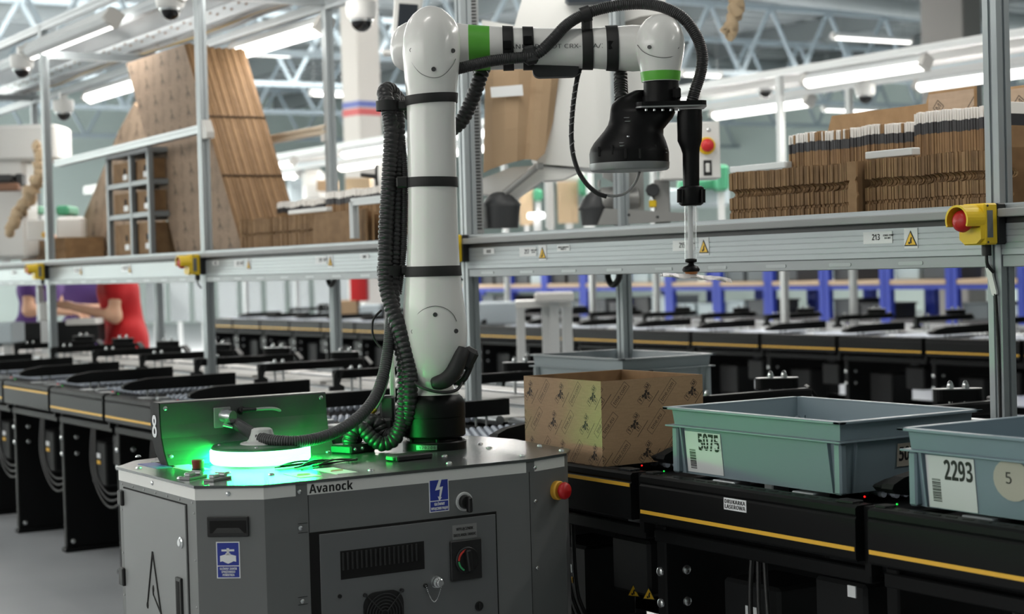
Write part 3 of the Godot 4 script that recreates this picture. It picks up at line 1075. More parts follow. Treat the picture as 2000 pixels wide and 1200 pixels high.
	s.prism(round_rect(half * 2 + 0.001, 0.111, 0.02), -0.0045, -0.001, tp)
	part("plate_edge", s, mat("dull steel", Color.WHITE), plt)
	s = Shape.new()
	for k in 7:
		s.cyl(rp(1262 + k * 16, 213, 0.035), rp(1262 + k * 16, 217, 0.035), 0.004, 0.004, 8)
	part("bolts", s, steel, plt).set_meta("kind", "stuff")
	var head := [[322, 1152, 1307, -0.01, 0.9], [300, 1151, 1307, -0.01, 0.9], [290, 1153, 1305, -0.01, 0.88], [278, 1160, 1301, -0.01, 0.86], [266, 1170, 1296, -0.012, 0.84], [254, 1180, 1296, -0.014, 0.82], [243, 1187, 1305, -0.016, 0.8], [232, 1190, 1314, -0.018, 0.74], [222, 1191, 1319, -0.02, 0.7], [212, 1192, 1316, -0.02, 0.66], [203, 1195, 1270, -0.03, 0.7], [192, 1206, 1262, -0.03, 0.8], [182, 1228, 1262, -0.03, 1.0], [177, 1238, 1262, -0.03, 1.0]]
	part("camera_head", upright(head, 40), blk, o)
	s = upright([[334, 1156, 1303, -0.01, 0.9], [331, 1152, 1307, -0.01, 0.9], [319, 1151, 1308, -0.01, 0.9]])
	part("silver_ring", s, mat("dull steel", Color.WHITE), o)
	for q in [[1170, 296], [1196, 292], [1222, 300], [1250, 300], [1280, 292]]:
		s = Shape.new()
		s.box(onskin(head, q[0], q[1], 0.0005), Vector3(0.006, 0.024, 0.004), 0.0015, Basis(rr_, Vector3.UP, rn))
		part("cooling_slot", s, mat("slot dark", rgb8(9, 9, 9), 0.8), o)
	for q in [[1296, 284], [1297, 291], [1298, 298], [1224, 230], [1226, 237], [1215, 279], [1216, 285]]:
		s = Shape.new()
		s.box(onskin(head, q[0], q[1], 0.0006), Vector3(0.014, 0.0022, 0.003), 0.0, Basis(rr_, Vector3.UP, rn))
		part("cooling_rib", s, mat("rib grey", rgb8(120, 121, 122), 0.35), o)
	for q in [[1227, 269], [1282, 269]]:
		s = Shape.new()
		screw(s, onskin(head, q[0], q[1], -0.001), rn, 0.0055)
		part("screw", s, steel, o)
	var gr := [[366, 1334, 1366, 0.02, 1.0], [300, 1333, 1366, 0.02, 1.0], [288, 1329, 1367, 0.02, 1.0], [275, 1323, 1371, 0.02, 0.95], [230, 1322, 1372, 0.02, 0.95], [215, 1324, 1371, 0.02, 0.95]]
	part("gripper_body", upright(gr, 24), blk, o)
	s = upright([[402, 1331, 1369, 0.02, 1.0], [398, 1326, 1374, 0.02, 1.0], [368, 1325, 1375, 0.02, 1.0], [364, 1330, 1370, 0.02, 1.0]], 24)
	for q in [1327, 1373]:
		s.cyl(rp(q, 370, 0.045), rp(q, 396, 0.045), 0.006, 0.006, 8)
	part("clamp", s, blk, o)
	var tube_m := mat("clear tube", Color(0.93, 0.93, 0.94, 0.22), 0.08)
	tube_m.transparency = BaseMaterial3D.TRANSPARENCY_ALPHA
	part("clear_tube", upright([[506, 1337, 1361, 0.02, 1.0], [400, 1336, 1360, 0.02, 1.0]], 24), tube_m, o)
	part("suction_rod", upright([[510, 1344, 1354, 0.02, 1.0], [398, 1343, 1353, 0.02, 1.0]], 16), mat("frosted rod", rgb8(196, 198, 199), 0.35), o)
	part("suction_cup", upright([[531, 1334, 1366, 0.02, 1.0], [527, 1332, 1367, 0.02, 1.0], [521, 1335, 1363, 0.02, 1.0], [518, 1343, 1356, 0.02, 1.0], [514, 1345, 1355, 0.02, 1.0], [512, 1338, 1361, 0.02, 1.0], [507, 1338, 1361, 0.02, 1.0], [505, 1342, 1356, 0.02, 1.0]], 24), blk, o)
	part("cup_lip", upright([[536, 1340, 1361, 0.02, 1.0], [530, 1336, 1364, 0.02, 1.0]], 20), mat("cup amber", rgb8(165, 105, 55), 0.5), o)
	# straps round the column with loops round the hoses
	for q in [[186, 204, 0.004, 0.003], [347, 366, 0.003, -0.001], [520, 540, 0.003, 0.0]]:
		part("strap", strap_ring(col, q[0], q[1], q[2], q[3]), strapm, o)
	for q in [[758, 207, 0.030, -0.01], [763, 529, 0.034, -0.01]]:
		s = Shape.new()
		var c := rp(q[0], q[1], q[3] + 0.01)
		s.lathe([[-0.012, q[2] * 0.9], [-0.012, q[2]], [0.012, q[2]], [0.012, q[2] * 0.9]], Transform3D(Basis(Vector3.RIGHT, Vector3.FORWARD, Vector3.UP), c), 24, false)
		s.box(rp(q[0] + 30, q[1] - 1, q[3] + 0.02), Vector3(0.028, 0.024, 0.018), 0.004, Basis(rr_, Vector3.UP, rn))
		part("hose_loop", s, strapm, o)
	s = Shape.new()
	s.box(rp(786, 356, 0.03), Vector3(0.03, 0.028, 0.02), 0.004, Basis(rr_, Vector3.UP, rn))
	part("hose_clip", s, strapm, o)
	# straps round the forearm
	for q in [[982, 1003, 0.0025], [1021, 1042, 0.002], [1136, 1157, 0.004], [1183, 1206, 0.0075]]:
		var rows := []
		for e in [[q[0], 0.2], [q[0], 1.0], [q[1], 1.0], [q[1], 0.2]]:
			for i in fa.size() - 1:
				if e[0] >= fa[i][0] and e[0] <= fa[i + 1][0]:
					var f := inverse_lerp(float(fa[i][0]), float(fa[i + 1][0]), float(e[0]))
					rows.append([e[0], lerpf(fa[i][1], fa[i + 1][1], f) - 0.0032 / rs * e[1], lerpf(fa[i][2], fa[i + 1][2], f) + 0.0032 / rs * e[1], lerpf(fa[i][3], fa[i + 1][3], f)])
					break
		part("strap", level(rows), strapm, o)
	for q in [[1196, 88, -0.085 + 45 * rs], [991, 88, -0.09 + 44 * rs], [1031, 79, -0.09 + 42 * rs]]:
		s = Shape.new()
		s.box(rp(q[0], q[1], q[2]), Vector3(0.022, 0.022, 0.008), 0.002, Basis(rr_, Vector3.UP, rn))
		part("buckle", s, blk, o)
	s = Shape.new()
	s.box(rp(1036, 108, -0.088 + 48 * rs), Vector3(0.034, 0.046, 0.03), 0.008, Basis(rr_, Vector3.UP, rn).rotated(rn, 0.2))
	part("hose_clip", s, rub, o)
	s = Shape.new()
	s.box(rp(1146, 48, -0.07), Vector3(0.026, 0.04, 0.05), 0.006, Basis(rr_, Vector3.UP, rn))
	s.lathe([[-0.012, 0.016], [-0.012, 0.020], [0.012, 0.020], [0.012, 0.016]], Transform3D(Shape.frame(rr_ + Vector3.UP * 0.3), rp(1144, 28, -0.05)), 20, false)
	part("hose_clip", s, rub, o)
	# cap over the joint's lower side
	s = Shape.new()
	s.tube(smooth([rp(842, 750, 0.072), rp(868, 744, 0.072), rp(886, 726, 0.068), rp(897, 700, 0.06), rp(902, 684, 0.05)], 0.006), PackedFloat32Array([0.008, 0.013, 0.015, 0.0165, 0.0175, 0.0185, 0.019, 0.0195, 0.020, 0.020, 0.020, 0.020, 0.020, 0.020, 0.020, 0.020, 0.020, 0.020, 0.020, 0.020, 0.020, 0.020, 0.020, 0.020, 0.020, 0.020]), 14)
	s.box(rp(914, 700, 0.03), Vector3(0.040, 0.055, 0.05), 0.012, Basis(rr_, Vector3.UP, rn).rotated(rn, -0.5))
	s.tube(smooth([rp(920, 712, 0.03), rp(908, 738, 0.03), rp(893, 752, 0.03)], 0.01), 0.008, 8)
	part("joint_guard", s, rub, o)
	s = Shape.new()
	s.tube(smooth([rp(802, 735, 0.06), rp(815, 752, 0.075), rp(840, 763, 0.085), rp(868, 767, 0.08), rp(892, 762, 0.06), rp(902, 748, 0.04)], 0.008), 0.004, 8)
	part("thin_cable", s, rub, o)
	s = Shape.new()
	s.tube(smooth([rp(905, 600, 0.0), rp(908, 640, -0.02), rp(906, 658, 0.0)], 0.01), 0.0016, 6)
	part("thin_wire", s, mat("dull ochre", rgb8(150, 110, 60), 0.5), o)
	# hoses
	s = hose([rp(684, 884, 0.06), rp(683, 860, 0.06), rp(692, 840, 0.06), rp(708, 838, 0.06), rp(726, 856, 0.06), rp(748, 868, 0.06), rp(772, 856, 0.055), rp(786, 820, 0.05), rp(790, 770, 0.05), rp(788, 710, 0.045), rp(778, 655, 0.035), rp(768, 600, 0.02), rp(768, 540, 0.0), rp(773, 450, -0.01), rp(776, 360, -0.015), rp(777, 280, -0.02), rp(776, 225, -0.03), rp(768, 195, -0.06), rp(780, 200, -0.10)], 0.0185, 0.018, 0.003, 14)
	part("dress_hose", s, hosem, o)
	s = hose([rp(716, 842, 0.01), rp(722, 824, 0.01), rp(738, 828, 0.01), rp(752, 850, 0.015), rp(775, 846, 0.03), rp(797, 815, 0.05), rp(801, 760, 0.06), rp(798, 710, 0.055), rp(785, 655, 0.05), rp(765, 600, 0.035), rp(753, 550, 0.02), rp(754, 450, 0.01), rp(760, 350, 0.005), rp(764, 260, 0.0), rp(757, 205, -0.01), rp(751, 182, -0.03), rp(762, 176, -0.07), rp(800, 220, -0.14), rp(850, 262, -0.17), rp(895, 243, -0.16), rp(920, 200, -0.15), rp(938, 150, -0.13), rp(952, 110, -0.15)], 0.0195, 0.019, 0.003, 14)
	part("dress_hose", s, hosem, o)
	s = hose([rp(778, 575, 0.0), rp(787, 500, 0.0), rp(790, 420, 0.0), rp(790, 340, -0.005), rp(785, 270, -0.02)], 0.0085, 0.0075, 0.002, 10)
	part("slim_hose", s, hosem, o)
	var zf := -0.05
	s = Shape.new()
	s.box(rp(766, 735, -0.03), Vector3(0.012, 0.11, 0.03), 0.003, Basis(rr_, Vector3.UP, rn))
	part("connector_panel", s, mat("machine white", Color.WHITE), o)
	s = Shape.new()
	s.box(rp(757, 800, -0.03), Vector3(0.036, 0.07, 0.05), 0.006, Basis(rr_, Vector3.UP, rn))
	s.box(rp(745, 828, -0.02), Vector3(0.06, 0.03, 0.05), 0.006, Basis(rr_, Vector3.UP, rn))
	part("connector", s, mat("connector grey", rgb8(52, 52, 54), 0.5), o)
	s = Shape.new()
	s.cyl(rp(722, 812, 0.0), rp(734, 798, 0.0), 0.006, 0.006, 8)
	part("brass_fitting", s, mat("brass", rgb8(196, 148, 60), 0.35, 0.8), o)
	s = Shape.new()
	s.tube(smooth([rp(734, 798, 0.0), rp(748, 770, 0.0), rp(758, 735, 0.0)], 0.01), 0.0045, 8)
	part("pale_wire", s, mat("cable grey", Color.WHITE), o)
	s = hose([rp(885, 137, 0.01), rp(920, 128, 0.0), rp(960, 119, -0.02), rp(1000, 114, -0.025), rp(1035, 110, -0.025), rp(1056, 100, -0.03), rp(1080, 77, -0.035), rp(1105, 50, -0.04), rp(1135, 31, -0.045), rp(1175, 17, -0.05), rp(1220, 9, -0.045), rp(1262, 8, -0.04), rp(1300, 16, -0.02), rp(1335, 36, 0.0), rp(1360, 70, 0.015), rp(1371, 105, 0.02), rp(1369, 140, 0.02), rp(1358, 175, 0.02), rp(1350, 203, 0.02)], 0.0145, 0.0078, 0.0019, 12)
	part("tool_hose", s, hosem, o)
	s = hose([rp(1212, 110, -0.12), rp(1212, 150, -0.12), rp(1214, 195, -0.09)], 0.018, 0.014, 0.004, 12)
	part("short_hose", s, hosem, o)
	s = Shape.new()
	s.tube(smooth([rp(1135, 125, -0.1), rp(1126, 160, -0.1), rp(1119, 210, -0.1), rp(1116, 260, -0.1), rp(1119, 300, -0.1), rp(1130, 335, -0.1), rp(1148, 362, -0.1), rp(1168, 378, -0.1), rp(1185, 384, -0.1)], 0.01), 0.006, 10)
	var cab := part("braided_cable", s, rub, o)
	s = Shape.new()
	var bp := smooth([rp(1135, 125, -0.1), rp(1126, 160, -0.1), rp(1119, 210, -0.1), rp(1116, 260, -0.1), rp(1119, 300, -0.1)], 0.002)
	var spiral := PackedVector3Array()
	for i in bp.size():
		var an := i * 0.42
		spiral.append(bp[i] + (rr_ * cos(an) + rn * sin(an)) * 0.0062)
	s.tube(spiral, 0.0013, 5)
	part("spiral_wrap", s, mat("wrap grey", rgb8(150, 150, 150), 0.5), cab)
	s = Shape.new()
	s.tube(smooth([rp(1180, 380, -0.1), rp(1200, 383, -0.1), rp(1222, 377, -0.1), rp(1240, 358, -0.09), rp(1249, 336, -0.06)], 0.01), 0.0035, 8)
	part("grey_cable", s, mat("cable grey", rgb8(150, 150, 150), 0.5), o)
	s = Shape.new()
	s.prism(round_rect(0.115, 0.04, 0.016), -0.02, 0.02, Transform3D(Basis(rr_, Vector3.UP, rn), rp(1085, 136, -0.09)))
	part("cable_pouch", s, rub, o)
	settle(o, rb)
	# hood hose, its own thing
	o = thing("corrugated_hose", "grey corrugated hose looping from the green hood up to the robot's hose bundle", "hose")
	var hp0 := onx(-4.0, 438, 814)
	var ps3 := [hp0, onx(-3.965, 452, 822)]
	for q in [[478, 838, 0.17], [512, 857, 0.24], [555, 863, 0.28], [600, 861, 0.27], [648, 848, 0.22], [695, 820, 0.17], [730, 781, 0.12], [748, 735, 0.08], [757, 690, 0.05], [762, 650, 0.03], [765, 620, 0.0]]:
		ps3.append(rp(q[0], q[1], q[2]))
	s = hose(ps3, 0.0145, 0.0082, 0.0028, 12)
	part("jacket", s, mat("hose grey", rgb8(64, 65, 66), 0.4), o)
	settle(o, hp0)
	o = thing("hose_foot_bracket", "black cable entry block at the foot of the robot with steel corner screws", "bracket", ony(HP, 690, 884), 0.35)
	s = Shape.new()
	s.box(Vector3(0, 0.011, 0), Vector3(0.07, 0.022, 0.09), 0.004)
	s.box(Vector3(-0.01, 0.035, -0.02), Vector3(0.03, 0.03, 0.03), 0.006)
	part("block", s, mat("black plastic", Color.BLACK), o)
	s = Shape.new()
	for q in [[0.035, 0.03], [0.035, 0.005]]:
		screw(s, Vector3(q[0], 0.012, q[1]), Vector3.RIGHT, 0.005)
	part("screws", s, steel, o).set_meta("kind", "stuff")
	o = thing("round_cable_reel", "black drum shaped cable outlet lying between the glowing lamp and the robot", "cable outlet", ony(HP, 655, 876))
	s = Shape.new()
	s.lathe([[0.0, 0.05], [0.004, 0.05], [0.006, 0.04], [0.030, 0.036], [0.034, 0.032], [0.034, 0.02], [0.018, 0.018], [0.018, 0.0]], Transform3D(Basis(Vector3.RIGHT, Vector3.FORWARD, Vector3.UP), Vector3.ZERO), 28)
	part("drum", s, mat("black plastic", Color.BLACK), o)
	s = Shape.new()
	s.tube(smooth([Vector3(0.0, 0.02, 0.0), Vector3(0.02, 0.045, -0.02), Vector3(0.04, 0.04, -0.06), Vector3(0.05, 0.06, -0.09)], 0.01), 0.004, 8)
	part("green_wire", s, mat("green wire", rgb8(60, 130, 75), 0.5), o)
	o = thing("thin_black_cable", "thin black cable bowing out left of the robot's hose bundle", "cable")
	s = Shape.new()
	var tb := [rp(745, 606, 0.02), rp(729, 625, 0.03), rp(728, 652, 0.03), rp(738, 673, 0.03), rp(757, 690, 0.05)]
	s.tube(smooth(tb, 0.006), 0.0028, 8)
	part("jacket", s, rub, o)
	settle(o, tb[0])
	# the bag held by the suction cup
	var bc := rp(1350, 537, 0.02)
	o = thing("plastic_bag", "thin clear plastic bag hanging flat from the robot's suction cup", "bag", bc)
	s = Shape.new()
	var rows2 := []
	var nseg := 14
	for i in nseg + 1:
		var f := float(i) / nseg
		var rowp := []
		for j in 7:
			var g := j / 6.0 - 0.5
			var lx := lerpf(-0.072, 0.092, f)
			var sag := -0.10 * lx * 0.9 - 0.5 * maxf(0.0, absf(lx) - 0.03) * absf(lx) + 0.0035 * sin(f * 17.0 + j * 2.1) - 0.02 * g * g
			rowp.append(rr_ * lx + rn * (g * 0.17 * (1.0 - 0.5 * absf(f - 0.5))) + Vector3.UP * (sag - 0.001))
		rows2.append(rowp)
	for i in nseg:
		for j in 6:
			s.quad(rows2[i][j + 1], rows2[i + 1][j + 1], rows2[i + 1][j], rows2[i][j])
			var dn := Vector3(0, -0.0025, 0)
			s.quad(rows2[i][j] + dn, rows2[i + 1][j] + dn, rows2[i + 1][j + 1] + dn, rows2[i][j + 1] + dn)
	var film := mat("bag film", Color(0.86, 0.84, 0.83, 0.55), 0.3)
	film.transparency = BaseMaterial3D.TRANSPARENCY_ALPHA
	part("film", s, film, o)

# ---------------------------------------------------------------- the conveyor line
const DECK := 0.762
const PITCH := 0.767
const ZC := -2.401                                      # its front face
var modules := {}

func triangle_sign(s_parent: Node, t: Transform3D, h: float) -> void:       # yellow warning triangle with a hand caught in rollers; its own plate
	var yel := mat("warning yellow", rgb8(238, 190, 40), 0.5)
	var ink := mat("black ink", Color.BLACK)
	var s := Shape.new()
	var a := h * 1.1547 / 2
	s.prism(poly([-a, 0, a, 0, 0, h]), 0.0, 0.0012, t)
	var b := part("warning_triangle", s, ink, s_parent)
	s = Shape.new()
	var k := 0.80
	s.prism(poly([-a * k, h * 0.075, a * k, h * 0.075, 0, h * (0.075 + k)]), 0.0011, 0.0018, t)
	part("yellow_field", s, yel, b)
	s = Shape.new()
	var d := PackedVector2Array()
	for j in 14:
		d.append(Vector2(-h * 0.10, h * 0.2) + Vector2(cos(TAU * j / 14), sin(TAU * j / 14)) * h * 0.085)
	s.prism(d, 0.0017, 0.0022, t)
	s.prism(poly([0.02 * h, 0.16 * h, 0.12 * h, 0.2 * h, 0.10 * h, 0.42 * h, 0.16 * h, 0.52 * h, 0.08 * h, 0.60 * h, 0.0, 0.46 * h, -0.04 * h, 0.34 * h]), 0.0017, 0.0022, t)
	part("symbol", s, ink, b)

func build_module(called: String, at: Vector3, label: String, upper_stripe: bool, full: bool, group: String) -> Node3D:
	var key := "%s %s" % [upper_stripe, full]
	if modules.has(key):
		var c: Node3D = modules[key].duplicate()
		c.name = numbered(called)
		add_child(c)
		c.position = at
		tag(c, label, "conveyor", group)
		return c
	var panel_m := mat("conveyor black panel", rgb8(14, 15, 16), 0.5)
	var blk := mat("conveyor black", rgb8(13, 14, 15), 0.55)
	var blk2 := mat("conveyor dark grey", rgb8(25, 26, 27), 0.5)
	var yel := mat("stripe yellow", rgb8(236, 184, 60), 0.5)
	var steel := mat("bright steel", Color.WHITE)
	var zinc := mat("zinc", rgb8(170, 174, 176), 0.35, 0.8)
	var belt := mat("belt white", rgb8(232, 230, 226), 0.6) if full else mat("belt grey", rgb8(132, 132, 132), 0.6)
	var o := thing(called, label, "conveyor", at, 0.0, group)
	var x0 := 0.018
	var x1 := PITCH - 0.018
	var xm := PITCH / 2
	var w := x1 - x0
	var s := Shape.new()
	s.prism(poly([0.0, 0.650, 0.004, 0.655, 0.004, 0.735, 0.0, 0.740, 0.003, 0.745, 0.003, 0.757, -0.003, 0.762, -0.045, 0.762, -0.045, 0.750, -0.03, 0.745, -0.03, 0.650]), -w / 2, w / 2, Transform3D(Basis(Vector3.BACK, Vector3.UP, Vector3.LEFT), Vector3(xm, 0, 0)))
	var fp := part("front_panel", s, panel_m, o)
	s = Shape.new()
	var ys := 0.733 if upper_stripe else 0.675
	s.box(Vector3(xm, ys, 0.0045), Vector3(w - 0.006, 0.0085, 0.002))
	part("yellow_stripe", s, yel, fp)
	s = Shape.new()
	s.box(Vector3(PITCH - 0.009, 0.69, -0.035), Vector3(0.018, 0.14, 0.03))
	part("joint_cover", s, blk, o)
	s = Shape.new()
	for k in 17:
		s.box(Vector3(x0 + 0.03 + k * 0.042, 0.7624, -0.024), Vector3(0.024, 0.0012, 0.008))
	part("slots", s, mat("slot dark", rgb8(9, 9, 9), 0.8), o).set_meta("kind", "stuff")
	s = Shape.new()
	s.box(Vector3(xm, 0.695, -0.30), Vector3(w - 0.02, 0.075, 0.48), 0.004)
	part("front_chassis", s, blk, o)
	s = Shape.new()
	s.box(Vector3(xm, 0.69, -1.02), Vector3(w, 0.10, 0.80), 0.004)
	part("rear_chassis", s, blk, o)
	s = Shape.new()                                     # bed of small transfer wheels
	for i in 18:
		for j in 13:
			var c := Vector3(0.17 + i * 0.026, 0.7515, -0.22 - j * 0.026 - (0.013 if i % 2 else 0.0))
			s.cyl(c, c + Vector3(0.012, 0, 0), 0.0085, 0.0085, 8)
	part("wheel_bed", s, mat("wheel blue grey", rgb8(176, 184, 196), 0.4), o).set_meta("kind", "stuff")
	s = Shape.new()
	s.box(Vector3(xm, 0.753, -0.72), Vector3(w - 0.03, 0.016, 0.24), 0.003)
	part("belt", s, belt, o)
	s = Shape.new()
	s.box(Vector3(xm, 0.753, -1.20), Vector3(w - 0.03, 0.016, 0.36), 0.003)
	part("belt", s, belt, o)
	for k in 4:
		s = Shape.new()
		var z := -0.57 - 0.012 - k * 0.31
		s.cyl(Vector3(x0 + 0.02, 0.752, z), Vector3(x1 - 0.02, 0.752, z), 0.016, 0.016, 12)
		part("roller", s, zinc, o)
	for k in range(1, 4):
		s = Shape.new()
		s.box(Vector3(0.09 + k * 0.135, 0.752, -0.125 + 0.02 * (k % 2)), Vector3([0.05, 0.08, 0.03, 0.07, 0.04][k], [0.02, 0.012, 0.026, 0.012, 0.02][k], 0.05), 0.003)
		part("deck_bracket", s, zinc, o)
	# crossbar with rounded front end on two studs
	s = Shape.new()
	s.prism(poly([-0.085, 0.788, -0.095, 0.778, -0.13, 0.772, -0.60, 0.772, -0.60, 0.826, -0.20, 0.822, -0.12, 0.810, -0.09, 0.798]), -0.016, 0.016, Transform3D(Basis(Vector3.BACK, Vector3.UP, Vector3.LEFT), Vector3(PITCH - 0.02, 0, 0)))
	s.prism(poly([-0.105, 0.786, -0.115, 0.776, -0.15, 0.770, -0.55, 0.770, -0.55, 0.812, -0.22, 0.808, -0.14, 0.798, -0.11, 0.790]), -0.012, 0.012, Transform3D(Basis(Vector3.BACK, Vector3.UP, Vector3.LEFT), Vector3(PITCH - 0.07, 0, 0)))
	var cb := part("guide_bar", s, blk, o)
	s = Shape.new()
	for z in [-0.2, -0.24, -0.48, -0.52]:
		s.cyl(Vector3(PITCH - 0.02, 0.74, z), Vector3(PITCH - 0.02, 0.775, z), 0.005, 0.005, 8)
	part("stud", s, steel, cb)
	# rear bar with slanting paddle
	s = Shape.new()
	s.box(Vector3(PITCH - 0.03, 0.838, -0.98), Vector3(0.045, 0.036, 0.52), 0.006)
	var rbar := part("guide_bar", s, blk, o)
	s = Shape.new()
	s.prism(poly([-0.03, 0.772, 0.03, 0.772, 0.03, 0.79, 0.012, 0.79, 0.012, 0.84, 0.0, 0.85, -0.03, 0.85, -0.012, 0.80, -0.03, 0.79]), -0.02, 0.02, Transform3D(Basis(Vector3(-0.3, 0, 0.954).normalized(), Vector3.UP, Vector3(-0.954, 0, -0.3).normalized()), Vector3(PITCH - 0.03, 0, -0.73)))
	part("paddle", s, blk2, rbar)
	s = Shape.new()
	for z in [-0.80, -0.84]:
		s.cyl(Vector3(PITCH - 0.03, 0.76, z), Vector3(PITCH - 0.03, 0.858, z), 0.005, 0.005, 8)
		acorn(s, Vector3(PITCH - 0.03, 0.856, z), 0.0085)
	part("domed_nut", s, steel, rbar)
	# hub on two studs with domed nuts
	var hb := Basis(Vector3.UP, 0.95)
	var hx := Vector3(PITCH - 0.13, 0, -1.2)
	s = Shape.new()
	s.prism(round_rect(0.135, 0.05, 0.022), 0.852, 0.884, Transform3D(Basis(hb.x, -hb.z, Vector3.UP), hx))
	var hub := part("hub", s, blk, o)
	s = Shape.new()
	s.prism(round_rect(0.134, 0.049, 0.0215), 0.884, 0.8865, Transform3D(Basis(hb.x, -hb.z, Vector3.UP), hx))
	part("hub_top_sheen", s, mat("dull steel", Color.WHITE), hub)  # pale top stands for the thin reflection along the hub
	s = Shape.new()
	for d in [-0.02, 0.022]:
		var c: Vector3 = hx + hb.x * d
		s.cyl(Vector3(c.x, 0.75, c.z), Vector3(c.x, 0.89, c.z), 0.006, 0.006, 8)
		acorn(s, Vector3(c.x, 0.886, c.z), 0.0105)
	part("domed_nut", s, steel, hub)
	s = Shape.new()
	var e0: Vector3 = hx + hb.x * 0.07 + Vector3(0, 0.872, 0)
	s.box(e0 + Vector3(0.02, -0.032, -0.03), Vector3(0.045, 0.012, 0.11), 0.003, hb * Basis(Vector3.BACK, -0.9))
	part("slanted_arm", s, blk, hub)
	# legs and what hangs between them
	s = Shape.new()
	s.box(Vector3(0.036, 0.33, -0.29), Vector3(0.036, 0.62, 0.50), 0.004)
	part("end_frame", s, blk, o)
	s = Shape.new()
	s.box(Vector3(0.036, 0.33, -1.3), Vector3(0.036, 0.62, 0.12), 0.004)
	part("leg", s, blk, o)
	for z in [[-0.29, 0.52], [-1.3, 0.14]]:
		s = Shape.new()
		s.box(Vector3(0.036, 0.010, z[0]), Vector3(0.06, 0.020, z[1]), 0.004)
		part("foot", s, blk, o)
	for q in [[0.055, 0.53, -0.10, 1], [0.055, 0.455, -0.10, 1], [0.036, 0.53, -0.038, 0], [0.036, 0.455, -0.038, 0], [0.055, 0.05, -0.07, 1], [0.055, 0.05, -0.5, 1]]:
		s = Shape.new()
		screw(s, Vector3(q[0], q[1], q[2]), Vector3.RIGHT if q[3] else Vector3.BACK, 0.012)
		part("bolt", s, steel, o)
	s = Shape.new()
	s.box(Vector3(0.24, 0.42, -0.22), Vector3(0.20, 0.20, 0.16), 0.008)
	part("control_box", s, blk2, o)
	s = Shape.new()
	s.box(Vector3(0.55, 0.50, -0.20), Vector3(0.16, 0.14, 0.14), 0.008)
	part("drive_box", s, blk2, o)
	s = Shape.new()
	s.cyl(Vector3(0.42, 0.60, -0.26), Vector3(0.68, 0.60, -0.26), 0.045, 0.045, 18, 0.006)
	part("motor", s, mat("motor grey", rgb8(58, 60, 62), 0.4, 0.3), o)
	s = Shape.new()
	s.box(Vector3(xm, 0.30, -0.5), Vector3(w, 0.05, 0.04), 0.004)
	part("brace", s, blk, o)
	s = Shape.new()
	s.box(Vector3(xm, 0.615, -0.05), Vector3(w, 0.03, 0.03), 0.003)
	part("brace", s, blk, o)
	if full:
		s = Shape.new()
		s.box(Vector3(0.25, 0.455, -0.138), Vector3(0.05, 0.022, 0.002))
		part("white_label", s, mat("sign white", Color.WHITE), o)
		s = Shape.new()
		s.box(Vector3(0.25, 0.425, -0.138), Vector3(0.05, 0.016, 0.002))
		part("yellow_label", s, yel, o)
		for k in 3:
			s = Shape.new()
			s.tube(smooth([Vector3(0.3 + 0.02 * k, 0.62, -0.1), Vector3(0.33 + 0.03 * k, 0.4, -0.08), Vector3(0.5, 0.25 + 0.03 * k, -0.1), Vector3(0.7, 0.35, -0.14)], 0.03), 0.006, 6)
			part("cable", s, mat("cable black", rgb8(26, 26, 27), 0.45), o)
		s = Shape.new()
		s.box(Vector3(0.035, 0.7645, -0.028), Vector3(0.03, 0.006, 0.03), 0.002)
		part("sensor_bracket", s, blk2, o)
		s = Shape.new()
		s.box(Vector3(0.70, 0.7645, -0.028), Vector3(0.05, 0.006, 0.03), 0.002)
		part("sensor_bracket", s, blk2, o)
		s = Shape.new()
		s.ball(Vector3(0.715, 0.772, -0.055), Vector3.ONE * 0.0024, 8, 4)
		part("red_indicator", s, glow("red led", Color(1.0, 0.05, 0.05), 0.8), o)
		s = Shape.new()
		s.ball(Vector3(0.05, 0.768, -0.045), Vector3.ONE * 0.0022, 8, 4)
		part("green_indicator", s, glow("green led", Color(0.1, 0.9, 0.3), 0.7), o)
	modules[key] = o
	return o

